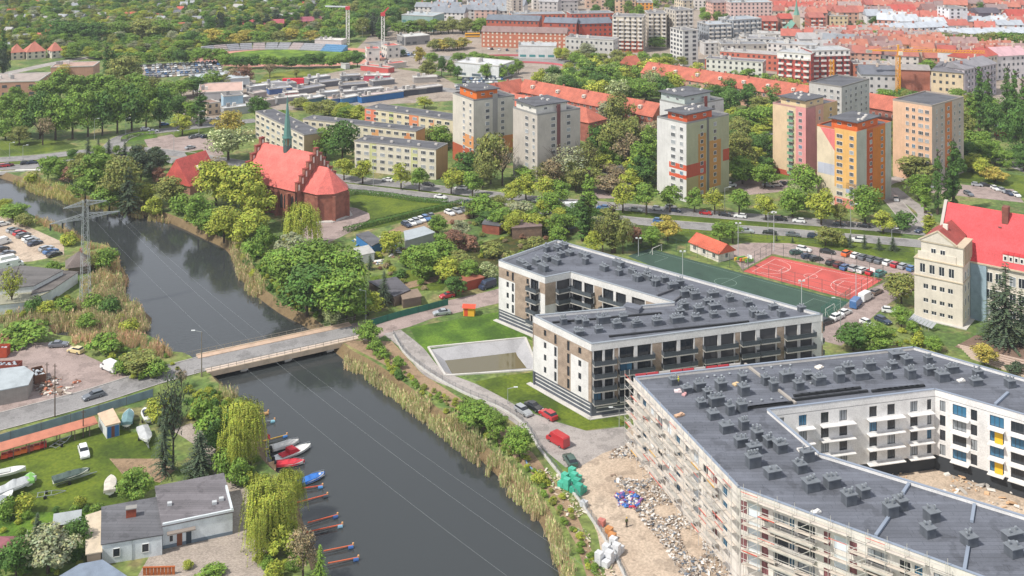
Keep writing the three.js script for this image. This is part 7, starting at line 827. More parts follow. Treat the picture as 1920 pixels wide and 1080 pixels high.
  flatBlock('blue_shed', 'blue walled shed with dark roof by the hedge', [[698, 462], [716, 452], [690, 434], [668, 440]], 2.8, mat('#3b78b4', { map: 'streak', m: 4 }), GREYR, { cat: 'shed' }); flatBlock('metal_shed', 'grey corrugated metal shed in the allotments', [[760, 452], [815, 436], [795, 425], [758, 434]], 3.2, mat('#a3a49f', { map: 'streak', m: 4 }), METAL, { cat: 'shed' }); flatBlock('white_hut', 'white walled hut with pale roof by the clump', [[672, 480], [702, 474], [690, 460], [664, 466]], 2.7, mat('#d8d9d8'), mat('#b2b1ad', { map: 'mottle', m: 4 }), { cat: 'hut' }); flatBlock('old_barn', 'weathered brick barn with sagging grey roof', [[960, 428], [1016, 424], [1010, 410], [962, 414]], 3.6, mat('#9b8575', { map: 'brick', m: 5 }), mat('#7d6a66', { map: 'mottle', m: 5 }), { cat: 'barn' }); flatBlock('small_garage', 'pale blue garage beside the white truck', [[1044, 418], [1080, 412], [1072, 404], [1040, 408]], 2.8, mat('#b9c3cc', { map: 'streak', m: 4 }), mat('#b08a7c', { map: 'mottle', m: 4 }), { cat: 'garage' }); flatBlock('old_barn', 'dark roofed brick outhouse behind the allotments', [[904, 420], [936, 424], [950, 414], [912, 408]], 3, mat('#a2604e', { map: 'brick', m: 5 }), GREYR, { cat: 'barn' });
  flatBlock('garage_row', 'long flat garage row between the grey and banded towers', [[1162, 345], [1184, 345], [1172, 302], [1142, 300]], 3.4, mat('#b3a497', { map: 'streak', m: 5 }), M.feltDark, { cat: 'garage' }); flatBlock('pavilion_shop', 'low flat roofed pavilion between banded and pink towers', [[1412, 268], [1436, 262], [1452, 250], [1402, 254]], 5, mat('#b9a58f', { map: 'streak', m: 5 }), M.feltDark, { win: [[0, 4, 1, 1.2, 1.3]] }); flatBlock('small_garage', 'red walled garage among the right poplars', [[1864, 240], [1888, 244], [1888, 232], [1868, 230]], 3.4, mat('#b0584a'), METAL, { cat: 'garage' });
  { const T = thing('terrace_steps', 'brown stepped terraces with pale kerbs below the school', 'steps'); for (let i = 0; i < 7; i++) { const a = at(1796 + i * 4, 648 + i * 4), b = at(1990, 694 + i * 6); new MB().bar(a.setY(0.15), b.setY(0.15), 0.35, 0.3).build('kerb', mat('#c2ad9e'), T); } const W = thing('glass_canopy', 'slanting grey glass canopy at the foot of the school', 'canopy'), F = frameOf(at(1708, 604), at(1752, 622)); for (let i = 0; i < 7; i++) { const u = i * F.L / 7; new MB().quad(F.P(u + 0.05, 1, 1), F.P(u + F.L / 7 - 0.05, 1, 1), F.P(u + F.L / 7 - 0.05, 2, -1), F.P(u + 0.05, 2, -1)).build('glass_panel', mat('#9a9da0', { rough: 0.2 }), W); new MB().bar(F.P(u, 0, 1), F.P(u, 1, 1), 0.08).build('post', M.pole, W); } }
}
// ================= BOATS AND JETTIES =================
function hullGeo(len, beam, h, keel = 0.3) { const m = new MB(), N = 12, sec = (i) => { const t = i / N, w = beam / 2 * (t < 0.55 ? 0.82 + 0.18 * Math.sin(t / 0.55 * Math.PI / 2) : Math.cos((t - 0.55) / 0.45 * Math.PI / 2) ** 0.7), x = -len / 2 + len * t, y1 = h * (0.85 + 0.25 * t * t), y0 = keel * (t > 0.7 ? (t - 0.7) * 1.6 : 0); return [V(x, y0, 0), V(x, y0 + (y1 - y0) * 0.4, w * 0.8), V(x, y1, w), V(x, y1, -w), V(x, y0 + (y1 - y0) * 0.4, -w * 0.8)]; }; for (let i = 0; i < N; i++) { const a = sec(i), b = sec(i + 1); m.quad(a[0], b[0], b[1], a[1]); m.quad(a[1], b[1], b[2], a[2]); m.quad(a[3], b[3], b[4], a[4]); m.quad(a[4], b[4], b[0], a[0]); m.quad(a[2], b[2], b[3], a[3]); } const a = sec(0); m.poly([a[0], a[1], a[2], a[3], a[4]]); return m.geo(); }
function coverGeo(len, beam, h, ridge) { const m = new MB(), N = 10, sec = (i) => { const t = i / N, w = beam / 2 * (t < 0.55 ? 0.95 : Math.max(0.05, Math.cos((t - 0.55) / 0.45 * Math.PI / 2))), x = -len / 2 + len * t; return [V(x, h * 0.55, w * 1.04), V(x, h * 1.02, w * 0.96), V(x, h + ridge * Math.sin(Math.PI * Math.min(1, t * 0.9 + 0.12)) + 0.12 * Math.sin(i * 2.1), 0), V(x, h * 1.02, -w * 0.96), V(x, h * 0.55, -w * 1.04)]; }; for (let i = 0; i < N; i++) { const a = sec(i), b = sec(i + 1); for (let q = 0; q < 4; q++) m.quad(a[q], b[q], b[q + 1], a[q + 1]); } m.poly(sec(0)); return m.geo(); }
function boat(label, px, py, dx, dy, len, beam, o) {
  const y0 = o.afloat ? WATER - 0.25 : 0, p = at(px, py, o.afloat ? WATER : 0), q = at(px + dx, py + dy, o.afloat ? WATER : 0), B = thing('boat', label, 'boat', p.clone().setY(y0), Math.atan2(-(q.z - p.z), q.x - p.x)), lift = o.afloat ? 0 : 0.6, put = (m, y = lift) => { m.position.y = y; return m; };
  put(mesh('hull', hullGeo(len, beam, 1), mat(o.hull ?? '#dcdcd8', { rough: 0.35 }), B)); if (o.cover) put(mesh('tarpaulin', coverGeo(len * 1.01, beam, 1.05, o.ridge ?? 0.6), mat(o.cover, { map: 'mottle', m: 3 }), B));
  if (o.cockpit) put(new MB().box(-len * 0.12, 1.02, 0, len * 0.45, 0.06, beam * 0.68).build('cockpit', mat(o.cockpit), B)); if (o.cabin) { put(mesh('cabin', profile([[-1.2, 1], [-1.1, 1.75], [0.3, 1.7], [1.2, 1]], beam * 0.7, 0.08), mat(o.cabin), B)); put(mesh('windscreen', profile([[0.25, 1.15], [0.3, 1.66], [0.95, 1.15]], beam * 0.66, 0.05), GLASS, B)); } if (o.afloat) { new MB().box(-len / 2 - 0.25, 0.5, 0, 0.45, 0.9, 0.5).build('outboard_motor', M.black, B); new MB().bar(V(len * 0.1, 1.25, beam * 0.42), V(len * 0.48, 1.5, 0.1), 0.04).bar(V(len * 0.1, 1.25, -beam * 0.42), V(len * 0.48, 1.5, -0.1), 0.04).build('bow_rail', M.steel, B); }
  if (o.trailer) { new MB().bar(V(-len / 2, 0.45, -0.5), V(len / 2 + 1.4, 0.45, 0), 0.12).bar(V(-len / 2, 0.45, 0.5), V(len / 2 + 1.4, 0.45, 0), 0.12).build('trailer_frame', M.steel, B); for (const z of [-1, 1]) { const w = mesh('wheel', wheelG, TYRE, B); w.position.set(-0.6, 0.32, z * beam * 0.45); } }
}
boat('white and red sport cruiser with red canopy at the dock', 549, 852, 10, -4, 8.6, 2.8, { afloat: 1, cabin: '#c62a38', cockpit: '#c62a38' }); boat('white boat under a pale sheet behind the red cruiser', 535, 838, 10, -3, 6, 2.3, { afloat: 1, cover: '#d8d6d2', ridge: 0.5 }); boat('small red covered motorboat moored by the cruiser', 545, 872, 10, -1, 5.6, 2.2, { afloat: 1, cover: '#c8313f', ridge: 0.3, hull: '#e2ddd8' }); boat('white rowing boat with bright blue inside', 583, 902, 10, -4, 6.2, 2.1, { afloat: 1, cover: '#2f6fc0', ridge: 0.05, hull: '#e4e6e6' });
boat('motorboat under a teal tarpaulin behind the container hut', 240, 793, 2, -10, 6.4, 2.5, { cover: '#6f9096', trailer: 1 }); boat('white boat with dark windows by the fence', 275, 788, -4, -10, 5.4, 2.3, { cabin: '#3a4046', trailer: 1 }); boat('boat under a silver grey tarpaulin on a trailer', 272, 826, 4, 10, 6.6, 2.6, { cover: '#b5b7b8', trailer: 1 }); boat('boat under a dark green tarpaulin on the lawn', 134, 903, 10, -3, 6.8, 2.4, { cover: '#4f5f59', trailer: 1 }); boat('upturned looking beige covered boat near the round bush', 207, 920, 1, -10, 5.6, 2.3, { cover: '#c9c2b6', ridge: 0.2 }); boat('white sailing hull at the left edge of the lawn', 12, 897, 10, -2, 7, 2.4, { cockpit: '#b9bcb8' }); boat('boat under a pale grey sheet at the left edge', 32, 922, 10, -4, 7.4, 2.8, { cover: '#c4c7c8', ridge: 1 }); boat('white dinghy at the lower left edge', 6, 948, 8, -6, 5, 2, { cockpit: '#8f9498' }); boat('boat under a green striped sheet beside the pale one', 55, 910, 2, -9, 3.4, 2.2, { cover: '#7fb55f', ridge: 0.4 });
for (const [px, py, a, l] of [[113, 834, 1.2, 'empty galvanised boat trailer near the white car'], [92, 930, 0.3, 'empty rusty boat trailer below the green covered boat']]) { const o = thing('boat_trailer', l, 'trailer', at(px, py), a); for (const z of [-0.8, 0.8]) new MB().bar(V(-2.2, 0.5, z), V(1, 0.5, z), 0.12).bar(V(1, 0.5, z), V(3, 0.5, 0), 0.12).build('rail', M.steel, o); for (const x of [-2, -0.8, 0.4]) new MB().bar(V(x, 0.55, -0.8), V(x, 0.55, 0.8), 0.1).build('crossbar', M.steel, o); for (const z of [-1, 1]) mesh('wheel', wheelG, TYRE, o).position.set(-0.6, 0.32, z); }
{
  const js = []; for (const [a, b, c, d, fc, bc] of [[482, 777, 503, 772, '#b08a5a', '#c9a66a'], [500, 790, 515, 787, '#7fb3c4', '#8a8f92'], [490, 828, 538, 815, '#3f78b8', '#c9a040'], [497, 843, 550, 829, '#3b6fa8', '#cfa64a'], [557, 917, 605, 910, '#4a86bd', '#c9573c'], [558, 942, 614, 927, '#3c4650', '#d2603c'], [577, 980, 633, 965, '#34578f', '#d2603c'], [573, 998, 642, 983, '#7ea6bd', '#d2603c'], [607, 1033, 662, 1022, '#3a66a4', '#cf6a45'], [615, 1056, 672, 1045, '#35609c', '#cf6a45']]) { const A = at(a, b, WATER + 0.5), B = at(c, d, WATER + 0.5), o = thing('mooring_boom', '', 'mooring boom', null, 0, 'mooring booms along the left bank'); new MB().bar(A, B, 0.16).build('boom', mat(bc), o); new MB().bar(A.clone().add(V(-0.2, -0.25, 0.5)), B.clone().add(V(-0.4, -0.3, 0)), 0.1).build('stay', mat('#4b4640'), o); const d2 = B.clone().sub(A).normalize(); new MB().cyl(B.clone().addScaledVector(d2, -0.9).setY(WATER + 0.2), B.clone().setY(WATER + 0.2), 0.38, 0.38, 10).build('float', mat(fc, { rough: 0.5 }), o); new MB().cyl(B.clone().setY(WATER + 0.45), B.clone().setY(WATER + 0.9), 0.16, 0.16, 8).build('marker', mat('#d8a06a'), o); js.push({ o, px: b, look: 'floating', kind: 'mooring boom' }); } js.sort((p, q) => p.px - q.px).forEach((e, i) => { e.o.userData.label = `${ord(i)} from the bridge of the mooring booms along the left bank`; });
  const dk = thing('wooden_dock', 'small wooden dock with flagpole beside the red boats', 'dock'), q = [[494, 892], [515, 888], [520, 862], [500, 868]].map(([x, y]) => at(x, y, WATER + 0.6)); new MB().prism(q.map((p) => p.clone().setY(0)), WATER - 0.5, WATER + 0.6).build('deck', mat('#c9a57c', { map: 'mottle', m: 3 }), dk); new MB().cyl(q[3].clone(), q[3].clone().setY(WATER + 6.8), 0.06, 0.04, 6).build('flagpole', mat('#d9d4cc'), dk); const fp = q[3].clone(); new MB().quad(V(fp.x, 3.6, fp.z), V(fp.x + 0.8, 3.5, fp.z + 0.3), V(fp.x + 0.8, 4.5, fp.z + 0.3), V(fp.x, 4.6, fp.z)).build('flag', mat('#c94a55'), dk);
}
// ================= BUILDING SITE =================
{
  seed(300); const pal = (px, py, c, lab, nx, nz, ny, turn) => { const o = thing('pallet_stack', lab, 'pallets', at(px, py), turn); for (let i = 0; i < nx; i++) for (let j = 0; j < nz; j++) for (let k = 0; k < ny - ((i + j) % 2); k++) new MB().box(i * 1.35, k * 1.02 + 0.1, j * 1.25, 1.2, 0.98, 1.1, rr(-0.06, 0.06)).build('wrapped_pallet', mat(c, { map: 'mottle', m: 2, rough: 0.5 }), o); };
  pal(1073, 897, '#4fb59a', 'green wrapped pallets beside the dark green car', 2, 4, 2, -0.65); pal(1082, 918, '#3fa58c', 'second clump of green wrapped pallets by the fence', 2, 2, 2, -0.65); pal(1095, 950, '#c3c5c8', 'pale wrapped pallet behind the green ones', 2, 1, 1, -0.65); pal(1150, 1030, '#d3d4d6', 'long double row of white wrapped pallets by the fence', 2, 5, 2, -0.6); pal(1142, 1000, '#c98a52', 'orange crates beside the white pallets', 2, 2, 1, -0.6); pal(1128, 985, '#c2776c', 'reddish sacks heap near the fence', 2, 1, 1, -0.5);
  const heap = (name, lab, cat, poly, n, cols, smin, smax, s) => { seed(s); const q = ground(poly), xs = q.map((p) => p.x), zs = q.map((p) => p.z), g = new THREE.Group(); g.name = numbered(name); g.userData = { label: lab, category: cat, kind: 'stuff' }; scene.add(g); const cube = new MB().quad(V(-0.5, 0, 0.5), V(0.5, 0, 0.45), V(0.42, 0.7, 0.4), V(-0.45, 0.9, 0.35)).quad(V(0.5, 0, 0.45), V(0.5, 0, -0.5), V(0.4, 0.8, -0.4), V(0.42, 0.7, 0.4)).quad(V(-0.5, 0, -0.5), V(-0.5, 0, 0.5), V(-0.45, 0.9, 0.35), V(-0.4, 0.75, -0.4)).quad(V(-0.45, 0.9, 0.35), V(0.42, 0.7, 0.4), V(0.4, 0.8, -0.4), V(-0.4, 0.75, -0.4)).quad(V(0.5, 0, -0.5), V(-0.5, 0, -0.5), V(-0.4, 0.75, -0.4), V(0.4, 0.8, -0.4)).geo(), im = new THREE.InstancedMesh(cube, mat([1, 1, 1], { rough: 0.9 }), n), m4 = new THREE.Matrix4(), c = new THREE.Color(); im.name = 'debris_piece'; im.castShadow = im.receiveShadow = true; let k = 0, guard = 0; while (k < n && guard++ < 90000) { const x = rr(Math.min(...xs), Math.max(...xs)), z = rr(Math.min(...zs), Math.max(...zs)); if (!inRing(q, x, z) || vnoise(x * 0.25 + 50, z * 0.25 + 50, 4096, 8) < 0.42) continue; const r = smin + (smax - smin) * Math.pow(rnd(), 3); m4.compose(V(x, 0.02 + rnd() * 0.25, z), new THREE.Quaternion().setFromEuler(new THREE.Euler(rr(-0.4, 0.4), rr(0, 6), rr(-0.4, 0.4))), V(r * rr(0.7, 2.6), r * rr(0.12, 0.6), r * rr(0.5, 1.4))); im.setMatrixAt(k, m4); im.setColorAt(k, c.set(pick(cols))); k++; } im.count = k; g.add(im); };
  heap('building_rubble', 'pale rubble and sheeting strewn below the scaffolding', 'rubble', [[1140, 850], [1185, 828], [1230, 880], [1330, 990], [1400, 1090], [1290, 1100], [1240, 1020], [1190, 960], [1150, 900]], 4200, ['#d6d2cc', '#b9b3ac', '#e0ddd8', '#a89c90', '#a08c78', '#cfcac4', '#8a847e', '#b5a594', '#6c7682', '#c9c5c0', '#7f6e5f', '#a3927f', '#5f6268'], 0.07, 0.5, 9); heap('site_litter', 'blue and red coils and sacks heaped on the sand', 'heap', [[1154, 926], [1180, 920], [1204, 938], [1192, 956], [1160, 950]], 200, ['#3c62a8', '#b8394a', '#4a7cc0', '#8a5a8c', '#c9c6c4', '#39508c'], 0.2, 0.7, 10); heap('courtyard_rubble', 'scattered boards and rubble in the sandy courtyard', 'rubble', [[1560, 850], [1760, 870], [1920, 930], [1920, 960], [1700, 910]], 160, ['#d8d4ce', '#b9a893', '#a5a09a', '#c8a582'], 0.2, 1, 12); heap('bank_litter', 'small stones and litter on the sandy bank', 'litter', [[1010, 870], [1060, 900], [1120, 1000], [1160, 1090], [1120, 1090], [1060, 960]], 260, ['#d2c9bb', '#b9a893', '#8e9a70', '#c2b49c'], 0.12, 0.5, 13); heap('yard_rubble', 'bricks and boards strewn before the scrap yard garage', 'rubble', [[60, 715], [90, 705], [150, 712], [130, 740], [70, 750]], 200, ['#a86a52', '#c9bfb4', '#8a7a6c', '#d6d2cc', '#6c5a4e'], 0.2, 0.9, 14); heap('garden_litter', 'scattered boards and barrels round the allotment sheds', 'litter', [[660, 450], [740, 440], [760, 470], [720, 500], [680, 490]], 150, ['#b9b4ac', '#8f877c', '#4f86b8', '#d8d6d2', '#7a6250'], 0.3, 1.1, 15);
  // worker on the sand: one continuous body by revolving joints
  const person = (label, px, py, h0, top, legs, turn, scale = 1) => { const o = thing('person', label, 'person', at(px, py, h0), turn), parts = [[V(0.1, 0, 0.02), V(0.1, 0.48, 0), 0.07, 0.08], [V(0.1, 0.48, 0), V(0.09, 0.92, 0), 0.085, 0.1], [V(-0.12, 0, -0.06), V(-0.11, 0.48, 0.02), 0.07, 0.08], [V(-0.11, 0.48, 0.02), V(-0.09, 0.92, 0), 0.085, 0.1]], body = new MB(); const lc = new THREE.Color(legs), tc = new THREE.Color(top), sk = new THREE.Color('#c99a7c'), hc = new THREE.Color('#d8b23a'); body.col = lc.toArray(); for (const [a, b, r0, r1] of parts) body.cyl(a, b, r0, r1, 7); body.box(0.1, 0, 0.05, 0.1, 0.08, 0.27); body.box(-0.12, 0, -0.01, 0.1, 0.08, 0.27); body.cyl(V(0, 0.84, 0), V(0, 1, 0), 0.17, 0.18, 9); body.col = tc.toArray(); body.cyl(V(0, 0.98, 0), V(0, 1.3, 0), 0.17, 0.21, 9); body.cyl(V(0, 1.3, 0), V(0, 1.46, 0), 0.21, 0.1, 9); for (const s of [-1, 1]) { body.cyl(V(s * 0.2, 1.4, 0), V(s * 0.27, 1.12, 0.02), 0.065, 0.055, 6); body.cyl(V(s * 0.27, 1.12, 0.02), V(s * 0.24, 0.88, 0.12), 0.05, 0.04, 6); } body.col = sk.toArray(); body.cyl(V(0, 1.44, 0), V(0, 1.54, 0), 0.055, 0.055, 7); body.cyl(V(0, 1.52, 0), V(0, 1.64, 0), 0.07, 0.1, 8); body.cyl(V(0, 1.64, 0), V(0, 1.7, 0), 0.1, 0.095, 8); body.box(0, 1.59, 0.1, 0.03, 0.05, 0.03); for (const s of [-1, 1]) { body.box(s * 0.24, 0.79, 0.14, 0.05, 0.09, 0.08); for (let f = 0; f < 4; f++) body.box(s * 0.24, 0.71 + f * 0.004, 0.115 + f * 0.02, 0.02, 0.09 - f * 0.01, 0.016); body.box(s * 0.215, 0.76, 0.185, 0.02, 0.07, 0.02); } const b = body.build('body', mat([1, 1, 1], { vc: 1 }), o); new MB().cyl(V(0, 1.69, 0), V(0, 1.78, 0), 0.13, 0.08, 9).build('helmet', mat(hc.getStyle ? '#d8b23a' : '#d8b23a'), o); o.scale.setScalar(scale); return o; };
  person('worker in dark clothes standing on the sandy site ground', 1175, 988, 0.02, '#4b5232', '#23252a', 0.4); person('worker in yellow vest standing on the new roof corner', 1272, 722, 15.48, '#b9c23a', '#3a4250', 1.2);
  // plastic bins, pipes and small site fittings
  { const o = thing('blue_pipe', 'blue plastic pipe curving over the sandy bank', 'pipe'); const ln = curve(ground([[985, 862], [990, 874], [1002, 884], [1016, 888]]), 14), m = new MB(); for (let i = 0; i < ln.length - 1; i++) m.cyl(ln[i].clone().setY(0.25), ln[i + 1].clone().setY(0.25), 0.16, 0.16, 6); m.build('pipe', mat('#6f8fb0'), o); }
  { const o = thing('white_truck_box', 'white box trailer parked beside the avenue garden', 'trailer', at(1068, 396), 0.1); new MB().box(0, 0.7, 0, 6.2, 2.4, 2.2).build('body', mat('#dfe1e2'), o); for (const x of [-1.8, 1.8]) for (const z of [-0.9, 0.9]) mesh('wheel', wheelG, TYRE, o).position.set(x, 0.32, z); }
  { const o = thing('orange_planter', 'orange timber planter box before the white house', 'planter', at(298, 1078), 0.05); for (let i = 0; i < 9; i++) new MB().box(-2.4 + i * 0.6, 0, 0, 0.5, 1.3, 0.12).build('board', mat(i % 2 ? '#b4622e' : '#c06c34', { map: 'bark', m: 3 }), o); new MB().box(0, 1.3, 0, 5.4, 0.12, 0.3).build('rail', mat('#a85a2c'), o); }
}
// ================= FAR TOWN =================
// front foot from a to b (survey points), depth behind it; small windows are joined, too small to pick apart
function farBlock(name, label, a, b, h, depth, wall, o = {}) {
  const A = at(...a), B = at(...b), F = frameOf(A, B), T = thing(name, label, o.cat ?? 'building', null, 0, o.group), L = F.L, q = [F.P(0, 0, 0), F.P(L, 0, 0), F.P(L, 0, -depth), F.P(0, 0, -depth)], wm = mat(wall, { map: 'streak', m: 14 });
  const w = new MB().walls(q, 0, h), roofM = o.roofM ?? mat(o.roof ?? '#7d7b7c', { map: 'mottle', m: 9 }), rh = o.gable ?? 0;
  if (rh) { if (!(o.hip > 0)) w.tri(F.P(L, h, 0), F.P(L, h, -depth), F.P(L, h + rh, -depth / 2)).tri(F.P(0, h, -depth), F.P(0, h, 0), F.P(0, h + rh, -depth / 2)); const i = o.hip ?? -0.4; new MB().quad(F.P(-0.4, h - 0.2, 0.5), F.P(L + 0.4, h - 0.2, 0.5), F.P(L - i, h + rh, -depth / 2), F.P(i, h + rh, -depth / 2)).quad(F.P(L + 0.4, h - 0.2, -depth - 0.5), F.P(-0.4, h - 0.2, -depth - 0.5), F.P(i, h + rh, -depth / 2), F.P(L - i, h + rh, -depth / 2)).tri(F.P(L + 0.4, h - 0.2, 0.5), F.P(L + 0.4, h - 0.2, -depth - 0.5), F.P(L - i, h + rh, -depth / 2)).tri(F.P(-0.4, h - 0.2, -depth - 0.5), F.P(-0.4, h - 0.2, 0.5), F.P(i, h + rh, -depth / 2)).build('roof', roofM, T); }
  else { new MB().lid(q, h + 0.02).build('roof', roofM, T); const c = new MB(); for (const [m, n] of [[0, 1], [1, 2], [2, 3], [3, 0]]) c.bar(q[m].clone().setY(h + 0.15), q[n].clone().setY(h + 0.15), 0.4, 0.5); c.build('parapet', mat(o.cap ?? '#b8b4ae'), T); for (let i = 0; i < Math.min(8, Math.round(L / 7)); i++) { const p = F.P((i + 0.5) * 7 * hash(i, 2, L | 0) % L, h + 0.04, -depth * (0.25 + 0.5 * hash(i, 7, L | 0))); new MB().box(p.x, p.y, p.z, 1.6, 1.1 + hash(i, 1), 1.3, F.turn).build('roof_housing', mat(i % 2 ? '#c6c2bc' : '#8f8d8c'), T); } }
  w.build('wall', wm, T); const fl = o.floors ?? Math.max(1, Math.round(h / 3)), gz = new MB(), st = o.step ?? 3.2;
  const grid = (G, y0) => { const n = Math.floor(G.L / st); for (let i = 0; i < n; i++) for (let k = 0; k < fl; k++) { if (hash(i, k, L | 0) < 0.06) continue; const u = (i + 0.5) * G.L / n, y = y0 + k * (h - y0) / fl + 0.9, ww = o.ww ?? st * 0.42; gz.quad(G.P(u - ww / 2, y, 0.06), G.P(u + ww / 2, y, 0.06), G.P(u + ww / 2, y + 1.5, 0.06), G.P(u - ww / 2, y + 1.5, 0.06)); } };
  if (!o.blind) { grid(F, o.y0 ?? 0); if (!o.blindSide) { grid(frameOf(q[1], q[2]), o.y0 ?? 0); grid(frameOf(q[3], q[0]), o.y0 ?? 0); } gz.build('glazing', mat(o.glass ?? '#4a4d53', { rough: 0.3 }), T).userData.kind = 'stuff'; }
  for (const [u0, u1, y0, y1, c] of o.panels ?? []) slabOn(F, u0 * L, u1 * L, y0 * h, y1 * h, -0.1, 0.03, 'painted_panel', mat(c, { map: 'streak', m: 10 }), T);
  for (let i = 0; i < (o.chim ?? 0); i++) { const p = F.P((i + 0.5) / o.chim * L, h + rh - 0.8, -depth / 2 + (i % 2 ? 1.2 : -1.2)); new MB().box(p.x, p.y, p.z, 1.2, 2, 0.7, F.turn).build('chimney', mat(i % 3 ? '#c9b5a6' : '#a86a58'), T); }
  for (let i = 0; i < (o.balc ?? 0); i++) for (let k = 1; k < fl; k++) { const u = (i + 0.5) / o.balc * L; slabOn(F, u - 1.5, u + 1.5, k * h / fl - 0.1, k * h / fl + 0.9, 0.02, 1.1, 'balcony', mat(o.balcC ?? '#d8d2ca'), T); }
  return T;
}
const FB = (list) => list.forEach((e) => farBlock(...e));
const RT = '#a9665b', OT = '#b47160', GR = '#7a7c82';
